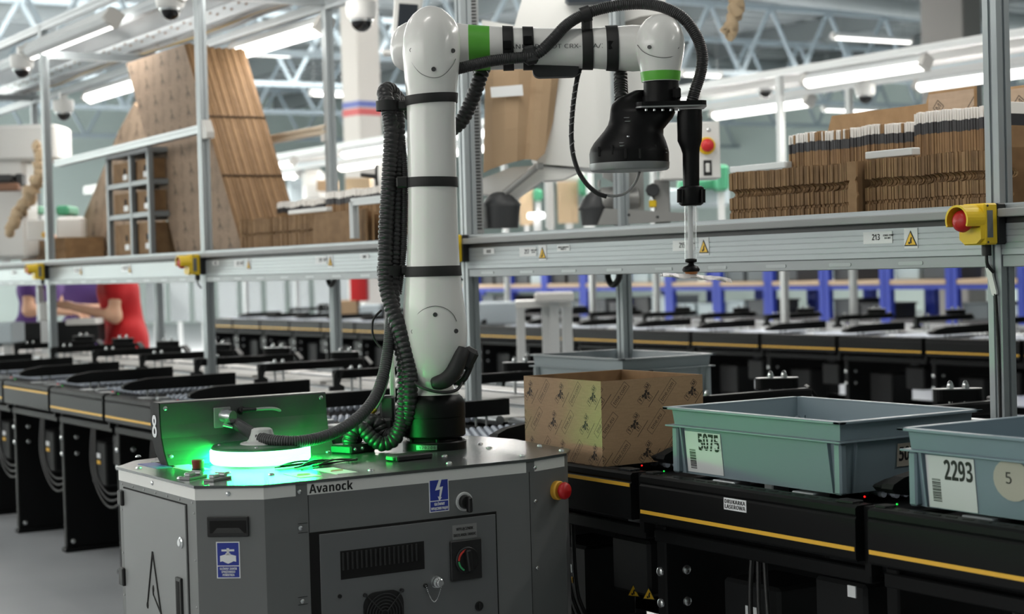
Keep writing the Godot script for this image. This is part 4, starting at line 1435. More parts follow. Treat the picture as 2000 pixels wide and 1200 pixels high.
func build_line() -> void:
	var names := {0: "holding the grey tote marked 2293", 1: "holding the grey tote marked 5075, small white printed label on its front", 2: "holding the printed brown carton", 3: "behind the right part of the cart, first left of the printed carton", 4: "behind the robot's foot, second left of the printed carton", 5: "behind the green hood's right end", 6: "behind the green hood's left end", 7: "with the yellow stripe cut off by the hood's numbered end", 8: "second to the left of the hood, its stripe high up", 9: "third to the left of the hood, its stripe low down", 10: "at the left picture edge, mostly outside"}
	for k in 17:
		var at := Vector3(-3.345 - PITCH * (k - 1), 0.0, ZC)
		var up := k in [2, 4, 8, 10, 12, 14]
		var lab: String = "black conveyor module " + (names[k] if names.has(k) else "of the near line, far left, %s beyond the red shirted worker" % ["first", "second", "third", "fourth", "fifth", "sixth", "seventh"][mini(k - 11, 6)])
		var m := build_module("conveyor_module", at, lab, up, true, "modules of the near conveyor line")
		if k == 1:
			var s := Shape.new()
			var ta := onz(ZC + 0.0045, 1414, 975)
			var tb := onz(ZC + 0.0045, 1458, 999)
			var c := (ta + tb) / 2
			s.box(c, Vector3(absf(tb.x - ta.x), 0.026, 0.002))
			var lp := part("white_label", s, mat("sign white", Color.WHITE), m)
			lp.position -= at
			write("DRUKARKA", 0.0085, mat("black ink", Color.BLACK), lp, Transform3D(Basis(), c + Vector3(0, 0.0055, 0.0012)), 1.15)
			write("LASEROWA", 0.0085, mat("black ink", Color.BLACK), lp, Transform3D(Basis(), c + Vector3(0, -0.0055, 0.0012)), 1.15)
			s = Shape.new()
			s.box(onz(ZC - 0.08, 1664, 1156) - at, Vector3(0.024, 0.024, 0.003))
			part("white_tag", s, mat("sign white", Color.WHITE), m)
			for q in [[1238, 1166], [1268, 1172]]:
				var p := onz(ZC - 0.13, q[0], q[1]) - at
				triangle_sign(m, Transform3D(Basis(Vector3.UP, 0.4), p), 0.032)
	for k in 20:
		var at := Vector3(-4.6 - PITCH * k, 0.0, ZC - 5.27)
		var nth: String = ["nearest the right picture edge", "second from the right picture edge", "third from the right picture edge", "fourth from the right picture edge", "fifth from the right picture edge", "sixth from the right picture edge", "beside the white work table", "just behind the white work table"][mini(k, 7)]
		if k >= 8:
			nth = ["behind the robot's foot", "behind the hose bundle", "left of the hose bundle", "under the red crate", "left of the red crate", "two left of the red crate", "three left of the red crate", "right of the rear left post", "behind the rear left post", "right of the red shirted worker", "behind the red shirted worker", "left of the red shirted worker"][k - 8]
		build_module("far_conveyor_module", at, "far line conveyor module, yellow striped, " + nth, k % 7 == 9, false, "modules of the far conveyor line")

# ---------------------------------------------------------------- totes and carton
func shell(s: Shape, y0: float, w0: float, d0: float, y1: float, w1: float, d1: float, inward := false) -> void:
	var lo := [Vector3(-w0, y0, d0), Vector3(w0, y0, d0), Vector3(w0, y0, -d0), Vector3(-w0, y0, -d0)]
	var hi := [Vector3(-w1, y1, d1), Vector3(w1, y1, d1), Vector3(w1, y1, -d1), Vector3(-w1, y1, -d1)]
	for k in 4:
		var m := (k + 1) % 4
		if inward:
			s.quad(lo[m], lo[k], hi[k], hi[m])
		else:
			s.quad(lo[k], lo[m], hi[m], hi[k])

func build_tote(label: String, at: Vector3, col: Color, number: String) -> Node3D:
	var m := mat("tote plastic " + col.to_html(), col, 0.42)
	var o := thing("tote", label, "tote", at, 0.0, "grey plastic totes on the near line")
	var h := 0.155
	var w := 0.305
	var d := 0.210
	var s := Shape.new()
	shell(s, 0.0, w - 0.032, d - 0.030, h, w - 0.016, d - 0.016)
	shell(s, 0.006, w - 0.036, d - 0.034, h, w - 0.0195, d - 0.0195, true)
	s.quad(Vector3(-w + 0.032, 0, -d + 0.03), Vector3(w - 0.032, 0, -d + 0.03), Vector3(w - 0.032, 0, d - 0.03), Vector3(-w + 0.032, 0, d - 0.03))
	s.quad(Vector3(-w + 0.036, 0.006, d - 0.034), Vector3(w - 0.036, 0.006, d - 0.034), Vector3(w - 0.036, 0.006, -d + 0.034), Vector3(-w + 0.036, 0.006, -d + 0.034))
	part("body", s, m, o)
	s = Shape.new()
	for q in [[1, 0], [-1, 0]]:
		s.box(Vector3(q[0] * (w - 0.010), h - 0.002, 0), Vector3(0.020, 0.006, d * 2), 0.002)
		s.box(Vector3(0, h - 0.002, q[0] * (d - 0.010)), Vector3(w * 2, 0.006, 0.020), 0.002)
	part("rim", s, m, o)
	s = Shape.new()
	for q in [1, -1]:
		s.box(Vector3(q * (w - 0.012), h - 0.043, 0), Vector3(0.018, 0.004, d * 2 - 0.008), 0.0015)
		s.box(Vector3(0, h - 0.043, q * (d - 0.012)), Vector3(w * 2 - 0.008, 0.004, 0.018), 0.0015)
	part("ledge", s, m, o)
	for q in [-1, 1]:
		for x in [-0.225, 0.225]:
			s = Shape.new()
			s.prism(poly([0, 0.002, 0.0035, 0.002, 0.018, h - 0.043, 0, h - 0.043]), -0.002, 0.002, Transform3D(Basis(Vector3(0, 0, q), Vector3.UP, Vector3(-q, 0, 0)), Vector3(x * 1.12, 0, q * (d - 0.028))))
			part("rib", s, m, o)
		for z in [-0.13, 0.13]:
			s = Shape.new()
			s.prism(poly([0, 0.002, 0.0035, 0.002, 0.018, h - 0.043, 0, h - 0.043]), -0.002, 0.002, Transform3D(Basis(Vector3(q, 0, 0), Vector3.UP, Vector3(0, 0, q)), Vector3(q * (w - 0.030), 0, z * 1.15)))
			part("rib", s, m, o)
	for q in [[-1, -1], [1, -1], [1, 1], [-1, 1]]:         # corner posts
		s = Shape.new()
		s.box(Vector3(q[0] * (w - 0.026), (h - 0.045) / 2, q[1] * (d - 0.024)), Vector3(0.022, h - 0.047, 0.020), 0.004)
		part("corner_post", s, m, o)
	if number:
		# the paper sheet leans with the wall
		var lean := atan(0.014 / h)
		var t := Transform3D(Basis(Vector3.RIGHT, lean), Vector3(0, 0.0, d - 0.0295))
		var x0 := -0.246
		var x1 := -0.246 + (0.132 if number == "5075" else 0.126)
		s = Shape.new()
		s.box(t * Vector3((x0 + x1) / 2, 0.054, 0.0008), Vector3(x1 - x0, 0.104 if number != "5075" else 0.096, 0.0012), 0.0, t.basis)
		var sheet := part("paper_sheet", s, mat("paper white", rgb8(208, 211, 212), 0.6), o)
		var ink := mat("black ink", Color.BLACK)
		write(number, 0.039, ink, sheet, Transform3D(t.basis, t * Vector3(x0 + (0.084 if number != "5075" else 0.087), 0.079, 0.0018)), 0.63 if number != "5075" else 0.66)
		if number == "5075":
			s = Shape.new()
			for k in 4:
				s.box(t * Vector3(x0 + 0.089 + 0.006 * (k % 2), 0.089 - 0.008 * k, 0.0028), Vector3(0.07, 0.0015, 0.0006), 0.0, t.basis * Basis(Vector3.BACK, 0.05))
			part("scratch", s, mat("paper white", Color.WHITE), sheet)
		rng.seed = 5
		s = Shape.new()
		var y := 0.016
		while y < 0.062:
			var bw := rng.randf_range(0.0008, 0.0026)
			s.box(t * Vector3(x0 + 0.024, y, 0.0018), Vector3(0.022, bw, 0.0006), 0.0, t.basis)
			y += bw + rng.randf_range(0.0008, 0.0018)
		part("barcode", s, ink, sheet)
		s = Shape.new()
		var t2 := Transform3D(Basis(Vector3.BACK, -lean) * Basis(Vector3.UP, PI / 2), Vector3(w - 0.0295, 0, 0))
		s.box(t2 * Vector3(0.01, 0.072, 0.001), Vector3(0.075, 0.05, 0.0012), 0.0, t2.basis)
		var l2 := part("small_label", s, mat("label buff", rgb8(165, 158, 146), 0.6), o)
		write(number, 0.030, ink, l2, Transform3D(t2.basis, t2 * Vector3(0.008, 0.074, 0.0018)), 0.7)
		if number == "2293":
			s = Shape.new()
			var dd := PackedVector2Array()
			for j in 20:
				dd.append(Vector2(-0.028 + cos(TAU * j / 20) * 0.046, 0.074 + sin(TAU * j / 20) * 0.040))
			s.prism(dd, 0.0, 0.0014, t)
			var l3 := part("round_sticker", s, mat("sticker grey buff", rgb8(176, 172, 160), 0.6), o)
			write("5", 0.022, ink, l3, Transform3D(t.basis, t * Vector3(-0.036, 0.078, 0.002)), 1.0, false)
	return o

func print_image(sz: int, back: Color, ink: Color, strength: float) -> Image:      # the carton's printed pattern, drawn letter by letter
	var im := Image.create(sz, sz, false, Image.FORMAT_RGB8)
	var nz := FastNoiseLite.new()
	nz.seed = 3
	nz.frequency = 0.02
	for y in sz:
		for x in sz:
			var f := 1.0 + 0.05 * nz.get_noise_2d(x * 0.3, y * 3.0) + 0.03 * nz.get_noise_2d(x * 2.0, y * 2.0)
			im.set_pixel(x, y, Color(back.r * f, back.g * f, back.b * f))
	var an := deg_to_rad(-50.0)
	var cell := sz / 4.0
	for i in 4:
		for j in 4:
			var c := Vector2((i + 0.5 * (j % 2) + 0.3) * cell, (j + 0.5) * cell)
			var col := back.lerp(ink, strength)
			if (i + j) % 2 == 0:
				for q in [["T", -0.27, 0.05], ["M", 0.27, -0.02], ["E", 0.02, 0.27]]:
					var cc := c + Vector2(q[1], q[2]).rotated(an) * cell
					frame_box(im, cc, Vector2(0.20, 0.21) * cell, an, col)
					raster(im, q[0], cc, cell * 0.13, an, col)
				for q in [[-0.10, 0.02], [0.10, 0.02], [-0.07, 0.14], [0.10, 0.14], [0.0, 0.06]]:
					fill_box(im, c + Vector2(q[0], q[1] + 0.02).rotated(an) * cell, Vector2(0.10, 0.10) * cell, an + 0.78, col)
				fill_box(im, c + Vector2(0.1, 0.46).rotated(an) * cell, Vector2(0.7, 0.02) * cell, an, col)
			else:
				frame_box(im, c, Vector2(0.92, 0.27) * cell, an, col)
				raster(im, "tme.eu" if j % 2 else "tme.com", c, cell * 0.145, an, col, false)
	return im

func fill_box(im: Image, c: Vector2, size: Vector2, an: float, col: Color) -> void:
	var r := int(size.length() / 2) + 1
	for y in range(int(c.y) - r, int(c.y) + r + 1):
		for x in range(int(c.x) - r, int(c.x) + r + 1):
			var q := (Vector2(x, y) - c).rotated(-an)
			if absf(q.x) <= size.x / 2 and absf(q.y) <= size.y / 2:
				im.set_pixel(posmod(x, im.get_width()), posmod(y, im.get_height()), col)

func frame_box(im: Image, c: Vector2, size: Vector2, an: float, col: Color) -> void:
	for q in [[0, -0.5, 1, 0], [0, 0.5, 1, 0], [-0.5, 0, 0, 1], [0.5, 0, 0, 1]]:
		fill_box(im, c + Vector2(q[0] * size.x, q[1] * size.y).rotated(an), Vector2(maxf(size.x * q[2], 3.4), maxf(size.y * q[3], 3.4)), an, col)

func raster(im: Image, text: String, c: Vector2, cap: float, an: float, col: Color, bold := true) -> void:
	var a := lettering(text, 1.0, bold, 0.0).surface_get_arrays(0)
	var pv: PackedVector3Array = a[Mesh.ARRAY_VERTEX]
	var ii: PackedInt32Array = a[Mesh.ARRAY_INDEX] if a[Mesh.ARRAY_INDEX] != null else PackedInt32Array(range(pv.size()))
	for k in range(0, ii.size(), 3):
		var p := []
		for m in 3:
			var q := pv[ii[k + m]]
			p.append(c + (Vector2(q.x, -q.y) * cap).rotated(an))
		var lo: Vector2 = p[0].min(p[1]).min(p[2]).floor()
		var hi: Vector2 = p[0].max(p[1]).max(p[2]).ceil()
		for y in range(int(lo.y), int(hi.y) + 1):
			for x in range(int(lo.x), int(hi.x) + 1):
				if Geometry2D.point_is_inside_triangle(Vector2(x, y), p[0], p[1], p[2]):
					im.set_pixel(posmod(x, im.get_width()), posmod(y, im.get_height()), col)

var card: StandardMaterial3D
var card_print: StandardMaterial3D
var card_faint: StandardMaterial3D

func build_card() -> void:
	card = mat("brown card", rgb8(255, 255, 255), 0.8)
	textured(card, noise_tex(0.012, rgb8(122, 94, 64), rgb8(146, 115, 80), 256, 7), Vector3(3, 3, 3))
	card_print = mat("printed card", rgb8(255, 255, 255), 0.75)
	card_print.albedo_texture = ImageTexture.create_from_image(print_image(1024, rgb8(166, 136, 104), rgb8(36, 28, 22), 0.9))
	card_faint = mat("faintly printed card", rgb8(255, 255, 255), 0.8)
	card_faint.albedo_texture = ImageTexture.create_from_image(print_image(512, rgb8(164, 142, 121), rgb8(60, 50, 42), 0.65))

func build_totes() -> void:
	build_tote("grey plastic tote marked 5075, scuffed, between the printed carton and tote 2293", Vector3(-3.012, DECK, -2.672), rgb8(122, 138, 146), "5075")
	build_tote("grey plastic tote marked 2293, cut off at the right picture edge", Vector3(-2.237, DECK, -2.672), rgb8(120, 138, 148), "2293")
	build_tote("empty pale grey tote behind the printed carton, without number, on the rear lane", Vector3(-5.245, DECK + 0.01, -3.705), rgb8(150, 160, 164), "")
	# open printed carton
	var o := thing("carton", "open brown cardboard carton printed with dark logos between the cart and tote 5075", "carton", Vector3(-3.688, DECK, -2.578))
	var hx := 0.177
	var hz := 0.157
	var h := 0.210
	var k := 0.29
	for q in [["front_side", 0, 0, 1, hx, hz], ["right_side", 1, 1, 0, hz, hx], ["back_side", 2, 0, -1, hx, hz], ["left_side", 3, -1, 0, hz, hx]]:
		var s := Shape.new()
		var out := Vector3(q[2], 0, q[3])
		var rt := Vector3.UP.cross(out)
		var c: Vector3 = out * q[5]
		var a: Vector3 = c - rt * q[4]
		var b: Vector3 = c + rt * q[4]
		var u1: float = q[4] * 2 / k
		var off: float = 0.13 * q[1]
		s.quad(a, b, b + Vector3.UP * h, a + Vector3.UP * h, [Vector2(off, h / k), Vector2(off + u1, h / k), Vector2(off + u1, 0), Vector2(off, 0)])
		part(q[0], s, card_print, o)
		s = Shape.new()
		s.box(c - out * 0.003 + Vector3.UP * (h / 2 - 0.0005), Vector3(absf(rt.x) * (q[4] * 2 - 0.001) + absf(out.x) * 0.0055, h - 0.0005, absf(rt.z) * (q[4] * 2 - 0.001) + absf(out.z) * 0.0055))
		part("wall_board", s, card, o)
	var s2 := Shape.new()
	s2.box(Vector3(0, 0.003, 0), Vector3(hx * 2 - 0.01, 0.006, hz * 2 - 0.01))
	part("bottom", s2, card, o)

# ---------------------------------------------------------------- aluminium frames over the lines
const ZF := -3.2
const ZB := -3.88
var post_mesh: Mesh
var alu: StandardMaterial3D

func slotted(a: float, g: float, dp: float) -> PackedVector2Array:    # a square section with a groove in each side
	var p := PackedVector2Array()
	var h := a / 2
	for k in 4:
		var an := PI / 2 * k
		for q in [[h, -h + 0.001], [h, -g], [h - dp, -g], [h - dp, g], [h, g], [h, h - 0.001]]:
			p.append(Vector2(q[0], q[1]).rotated(an))
	return p

func bar(s: Shape, a: Vector3, b: Vector3, size := 0.045) -> void:      # an extruded profile from a to b
	var f: Basis = Shape.frame(b - a)
	s.prism(slotted(size, size * 0.1, size * 0.12), 0.0, (b - a).length(), Transform3D(f, a))

func build_post(x: float, z: float, top: float, label: String, group: String) -> Node3D:
	if post_mesh == null:
		var s := Shape.new()
		bar(s, Vector3(0, 0.0, 0), Vector3(0, 1.0, 0))
		post_mesh = s.mesh()
	var o := thing("aluminium_post", label, "post", Vector3(x, 0, z), 0.0, group)
	var p := part("profile", post_mesh, alu, o)
	p.scale = Vector3(1, top, 1)
	var s2 := Shape.new()
	s2.box(Vector3(0, 0.006, 0), Vector3(0.09, 0.012, 0.09), 0.002)
	part("foot_plate", s2, mat("dull steel", Color.WHITE), o)
	return o

func build_beam(xa: float, xb: float, z: float, label: String, stickers: Array) -> void:
	var o := thing("table_beam", label, "beam", Vector3((xa + xb) / 2, 1.226, z), 0.0, "aluminium beams along the near packing tables")
	var l := xb - xa
	var ext := Transform3D(Basis(Vector3.BACK, Vector3.UP, Vector3.LEFT), Vector3.ZERO)   # section: x = towards +z, y up
	var s := Shape.new()
	s.prism(poly([-0.02, 0.127, 0.0225, 0.127, 0.0225, 0.134, 0.020, 0.1345, 0.020, 0.1375, 0.0225, 0.138, 0.0225, 0.1450, 0.020, 0.1455, 0.020, 0.148, 0.018, 0.152, -0.02, 0.152]), -l / 2, l / 2, ext)
	part("top_rail", s, alu, o)
	s = Shape.new()
	s.box(Vector3(0, 0.1155, 0.0), Vector3(l, 0.0235, 0.042))
	part("cover_strip", s, mat("strip black", rgb8(40, 41, 42), 0.5), o)
	s = Shape.new()
	var sec := [-0.02, 0.030, 0.0225, 0.030]
	for y in [0.043, 0.057, 0.073, 0.087]:
		sec.append_array([0.0225, y, 0.0208, y + 0.0006, 0.0208, y + 0.0022, 0.0225, y + 0.0028])
	sec.append_array([0.0225, 0.104, -0.02, 0.104])
	s.prism(poly(sec), -l / 2, l / 2, ext)
	part("front_profile", s, alu, o)
	s = Shape.new()
	s.prism(poly([-0.02, 0.0, 0.017, 0.0, 0.019, 0.002, 0.019, 0.027, 0.017, 0.030, -0.02, 0.030]), -l / 2, l / 2, ext)
	part("lower_channel", s, mat("channel grey", rgb8(146, 151, 153), 0.45, 0.3), o)
	var n := int(l / 0.26)
	for k in n:
		s = Shape.new()
		s.prism(round_rect(0.085, 0.009, 0.004), 0.0185, 0.0205, Transform3D(Basis(), Vector3(-l / 2 + 0.13 + k * 0.26, 0.014, 0)))
		part("slot_insert", s, mat("slot insert", rgb8(176, 183, 185), 0.4), o)
	var ink := mat("black ink", Color.BLACK)
	var pap := mat("sticker white", rgb8(226, 228, 229), 0.5)
	for q in stickers:                                  # [kind, x, text]
		var x: float = q[1] - (xa + xb) / 2
		s = Shape.new()
		if q[0] == "number":
			s.box(Vector3(x, 0.082, 0.0233), Vector3(0.106, 0.031, 0.0014))
			var lp := part("number_label", s, pap, o)
			write(q[2], 0.0155, ink, lp, Transform3D(Basis(), Vector3(x - 0.006, 0.083, 0.0242)), 0.85)
			write("SSWA-1290", 0.0034, ink, lp, Transform3D(Basis(), Vector3(x + 0.038, 0.087, 0.0242)), 1.1)
			write("SH-207", 0.0034, ink, lp, Transform3D(Basis(), Vector3(x + 0.036, 0.080, 0.0242)), 1.1)
		elif q[0] == "warning":
			s.box(Vector3(x, 0.077, 0.0233), Vector3(0.047, 0.051, 0.0014))
			var lp := part("warning_label", s, pap, o)
			triangle_sign(lp, Transform3D(Basis(), Vector3(x, 0.0575, 0.0240)), 0.039)
		else:
			s.box(Vector3(x, 0.090, 0.0233), Vector3(0.075, 0.020, 0.0014))
			var lp := part("white_label", s, pap, o)
			write(q[2], 0.0036, ink, lp, Transform3D(Basis(), Vector3(x, 0.0925, 0.0242)), 1.0)
			write(q[2].substr(0, 9), 0.0036, ink, lp, Transform3D(Basis(), Vector3(x, 0.0865, 0.0242)), 1.0)

func build_stop_box(at: Vector3, label: String) -> void:
	# at: middle of its back on the post; the front looks along +z
	var o := thing("emergency_stop_box", label, "emergency stop", at, 0.0, "yellow emergency stop boxes on the near posts")
	var yel := mat("stop box yellow", rgb8(232, 196, 34), 0.45)
	var blk := mat("black plastic", Color.BLACK)
	var s := Shape.new()
	s.box(Vector3(0, 0, 0.014), Vector3(0.072, 0.098, 0.028), 0.003)
	part("back_shell", s, blk, o)
	s = Shape.new()
	s.box(Vector3(0, 0, 0.050), Vector3(0.072, 0.098, 0.044), 0.004)
	var lid := part("lid", s, yel, o)
	# hooded shroud: an open tube whose lower part is cut away
	s = Shape.new()
	var outer := PackedVector2Array()
	var k := 20
	for j in k + 1:
		var an := deg_to_rad(lerpf(-25.0, 205.0, float(j) / k))
		outer.append(Vector2(cos(an), sin(an)) * 0.036 + Vector2(0, 0.010))
	for j in k + 1:
		var an := deg_to_rad(lerpf(205.0, -25.0, float(j) / k))
		outer.append(Vector2(cos(an), sin(an)) * 0.031 + Vector2(0, 0.010))
	s.prism(outer, 0.07, 0.128, Transform3D())
	s.prism(poly([-0.034, -0.002, -0.034, -0.035, -0.02, -0.046, 0.02, -0.046, 0.034, -0.035, 0.034, -0.002, 0.030, -0.008, -0.030, -0.008]), 0.07, 0.084, Transform3D())
	part("shroud", s, yel, lid)
	s = Shape.new()
	s.lathe([[0.072, 0.012], [0.096, 0.012], [0.097, 0.023], [0.106, 0.027], [0.118, 0.024], [0.126, 0.014], [0.128, 0.0]], Transform3D(Basis(), Vector3(0, 0.008, 0)), 24, true, 0.9)
	part("red_button", s, mat("stop red", Color.WHITE), o)
	s = Shape.new()
	s.box(Vector3(0.0362, 0.0, 0.055), Vector3(0.001, 0.064, 0.019))
	part("rating_plate", s, mat("plate grey", Color.WHITE), lid)
	s = Shape.new()
	for q in [[0.036, 0.043, 0.062], [0.036, -0.043, 0.062]]:
		screw(s, Vector3(q[0], q[1], q[2]), Vector3.RIGHT, 0.003)
	part("lid_screw", s, mat("screw dark", Color.WHITE), lid)
	s = Shape.new()
	s.cyl(Vector3(0, -0.049, 0.03), Vector3(0, -0.075, 0.03), 0.012, 0.012, 12)
	s.tube(smooth([Vector3(0, -0.07, 0.03), Vector3(0.0, -0.095, 0.028), Vector3(0.004, -0.115, 0.012)], 0.01), 0.004, 8)
	part("cable_gland", s, blk, o)

func fixture(called: String, a: Vector3, b: Vector3, label: String, energy: float, group: String, glowm: Material = null, tilt := 0.0, hung := 0.0) -> void:   # a strip lamp from a to b, shining down
	var mid := (a + b) / 2
	var l := (b - a).length()
	var o := thing(called, label, "lamp", mid, 0.0, group)
	var along_x := absf(b.x - a.x) > absf(b.z - a.z)
	var ext := Transform3D(Basis(Vector3.BACK, Vector3.UP, Vector3.LEFT) if along_x else Basis(Vector3.RIGHT, Vector3.UP, Vector3.BACK), Vector3.ZERO)
	var s := Shape.new()
	s.prism(poly([-0.042, 0.0, 0.042, 0.0, 0.042, 0.035, 0.03, 0.062, -0.03, 0.062, -0.042, 0.035]), -l / 2 + 0.03, l / 2 - 0.03, ext)
	part("housing", s, mat("lamp housing", rgb8(206, 210, 211), 0.45), o)
	s = Shape.new()
	s.prism(poly([-0.04, -0.001, -0.036, -0.022, -0.024, -0.033, 0.024, -0.033, 0.036, -0.022, 0.04, -0.001]), -l / 2 + 0.04, l / 2 - 0.04, ext)
	part("diffuser", s, glowm if glowm else mat("tube glow", Color.WHITE), o)
	for e in [-1, 1]:
		s = Shape.new()
		s.prism(poly([-0.044, -0.03, 0.044, -0.03, 0.044, 0.04, 0.034, 0.066, -0.034, 0.066, -0.044, 0.04]), e * (l / 2 - 0.045), e * l / 2, ext)
		part("end_cap", s, mat("cap grey", rgb8(196, 194, 190), 0.5), o)
	o.rotation.x = tilt
	if hung > 0.0:
		for e in [-0.4, 0.4]:
			s = Shape.new()
			var q := Vector3(l * e, 0, 0) if along_x else Vector3(0, 0, l * e)
			s.cyl(q + Vector3(0, 0.06, 0), q + Vector3(0, hung, 0), 0.004, 0.004, 6)
			part("hanging_wire", s, mat("dull steel", Color.WHITE), o)
	if energy > 0.0:
		var ar := AreaLight3D.new()
		ar.name = "fixture_light"
		o.add_child(ar)
		ar.area_size = Vector2(l - 0.08, 0.07)
		ar.position = Vector3(0, -0.038, 0)
		ar.rotation = Vector3(-PI / 2, 0.0 if along_x else PI / 2, 0)
		ar.light_energy = energy
		ar.light_color = Color(1.0, 0.985, 0.96)
		ar.shadow_enabled = true

func dome_camera(at: Vector3, label: String) -> void:   # at: the middle of its underside's rim
	var o := thing("dome_camera", label, "camera", at, 0.0, "white dome cameras under the overhead rails")
	var up := Transform3D(Basis(Vector3.RIGHT, Vector3.FORWARD, Vector3.UP), Vector3.ZERO)
	var s := Shape.new()
	s.lathe([[0.0, 0.052], [0.006, 0.062], [0.02, 0.072], [0.045, 0.076], [0.085, 0.076], [0.092, 0.072]], up, 28)
	part("housing", s, mat("camera white", rgb8(226, 226, 224), 0.4), o)
	s = Shape.new()
	s.ball(Vector3(0, 0.002, 0), Vector3(0.054, 0.058, 0.054), 20, 8, -90.0, 0.0)
	part("dome", s, mat("dome smoke", rgb8(16, 16, 18), 0.08), o)
	s = Shape.new()
	s.lathe([[-0.008, 0.0535], [-0.008, 0.0575], [0.004, 0.060]], up, 28, false)
	part("chrome_ring", s, mat("bright steel", Color.WHITE), o)
	s = Shape.new()
	s.box(Vector3(0, 0.12, 0), Vector3(0.05, 0.06, 0.05), 0.004)
	part("mount", s, mat("camera white", Color.WHITE), o)

func build_frames() -> void:
	alu = mat("anodised aluminium", rgb8(162, 169, 172), 0.36, 0.25)
	var who := ["carrying the stop box at the right, beside tote 2293", "just right of the robot column, behind it", "carrying the stop box left of the robot, beside the leaning cardboard", "carrying the leftmost stop box", "outermost at the left picture edge"]
	for k in 5:
		build_post(-2.94 - 2.515 * k, ZF, 2.80, "slotted aluminium front post " + who[k], "front posts of the near frame")
	var who2 := ["hidden at the right picture edge", "rising between the grey rear tote and the printed carton", "left of the robot's hose bundle", "between the red shirted worker and the next front post", "far left behind the purple shirted worker"]
	for k in range(1, 5):
		build_post(-2.94 - 2.515 * k, ZB, 2.72, "slotted aluminium rear post " + who2[k], "rear posts of the near frame")
	var near := "grooved aluminium table beam with small stickers, "
	build_beam(-5.43, -2.965, ZF, near + "right of the robot, labels 213 and 217", [["white", -5.28, "SWR 0902"], ["number", onz(ZF, 1042, 478).x, "217"], ["warning", onz(ZF, 1071, 485).x, ""], ["white", onz(ZF, 1112, 476).x, "MIEJSCE ODKLADCZE"], ["number", onz(ZF, 1347, 465).x, "215"], ["warning", onz(ZF, 1387, 468).x, ""], ["number", onz(ZF, 1727, 447).x, "213"], ["warning", onz(ZF, 1792, 447).x, ""]])
	build_beam(-7.94, -5.48, ZF, near + "between the robot and the post left of it", [["white", onz(ZF, 430, 507).x, "SWR 0904"], ["number", onz(ZF, 475, 508).x, "221"], ["warning", onz(ZF, 495, 508).x, ""], ["number", onz(ZF, 637, 497).x, "219"], ["warning", onz(ZF, 655, 500).x, ""], ["white", onz(ZF, 722, 491).x, "SWR 0903"]])
	build_beam(-10.46, -7.985, ZF, near + "under the rack of brown boxes", [["number", onz(ZF, 158, 524).x, "225"], ["warning", onz(ZF, 166, 527).x, ""], ["number", onz(ZF, 252, 520).x, "223"], ["warning", onz(ZF, 262, 523).x, ""]])
	build_beam(-12.98, -10.5, ZF, near + "at the left picture edge", [["number", -11.2, "229"]])
	build_beam(-2.915, -0.5, ZF, near + "starting right of the right stop box", [])
	var sbox := "yellow emergency stop box with black back, "
	build_stop_box(Vector3(-2.935, onz(ZF + 0.0225, 1900, 440).y, ZF + 0.0225), sbox + "red button facing out, on the right post")
	build_stop_box(Vector3(-5.455, 1.33, ZF + 0.0225), sbox + "mostly hidden behind the robot column")
	build_stop_box(Vector3(-7.97, onz(ZF + 0.0225, 372, 518).y, ZF + 0.0225), sbox + "on the post right of the red worker")
	build_stop_box(Vector3(-10.485, onz(ZF + 0.0225, 75, 531).y, ZF + 0.0225), sbox + "leftmost, above the purple shirt")
	# pull handle hanging under the right box
	var ph := onz(ZF + 0.03, 1937, 548)
	var o := thing("hanging_strap", "grey plastic link with cable hanging under the right yellow stop box", "strap", ph)
	var s := Shape.new()
	s.prism(round_rect(0.016, 0.075, 0.007), -0.003, 0.003, Transform3D(Basis(Vector3.BACK, 0.28), Vector3.ZERO))
	part("link", s, mat("camera white", Color.WHITE), o)
	s = Shape.new()
	s.tube(smooth([Vector3(-0.012, 0.03, 0), Vector3(-0.015, 0.06, 0), Vector3(-0.012, 0.09, -0.01)], 0.02), 0.004, 8)
	s.tube(smooth([Vector3(0.011, -0.032, 0), Vector3(0.013, -0.2, -0.005), Vector3(0.012, -0.5, -0.008)], 0.05), 0.004, 8)
	part("cable", s, mat("black plastic", Color.BLACK), o)
	# table boards, rear beams, overhead rails
	o = thing("table_board", "grey packing table board carried by the near aluminium beams", "table", Vector3(-7.0, 1.355, (ZF + ZB) / 2))
	s = Shape.new()
	s.box(Vector3(0, 0, 0), Vector3(12.0, 0.02, ZF - ZB + 0.10), 0.002)
	part("board", s, mat("board grey", rgb8(150, 152, 152), 0.6), o)
	for q in [["overhead_rail", ZF, 2.785, "front overhead aluminium rail of the near frame, running to the upper left"], ["overhead_rail", ZB, 2.60, "rear overhead aluminium rail of the near frame, above the tilted cardboard"], ["table_rail", ZB, 1.30, "plain rear rail under the near packing tables"]]:
		o = thing(q[0], q[3], "rail", Vector3(-7.0, q[2], q[1]))
		s = Shape.new()
		bar(s, Vector3(-8.0, 0, 0), Vector3(7.5, 0, 0))
		part("profile", s, alu, o)
		if q[2] > 2.7:
			s = Shape.new()
			bar(s, Vector3(-8.0, -0.09, -0.12), Vector3(7.5, -0.09, -0.12))
			part("second_profile", s, alu, o)
	# perforated cable channel with yellow wires
	o = thing("cable_channel", "perforated metal cable channel with yellow wires under the overhead rails at upper left", "cable channel", Vector3(-9.0, 2.66, -3.80))
	s = Shape.new()
	s.box(Vector3(0, 0, 0.0), Vector3(9.0, 0.004, 0.16))
	s.box(Vector3(0, 0.035, 0.08), Vector3(9.0, 0.07, 0.004))
	s.box(Vector3(0, 0.035, -0.08), Vector3(9.0, 0.07, 0.004))
	part("channel", s, mat("zinc", Color.WHITE), o)
	s = Shape.new()
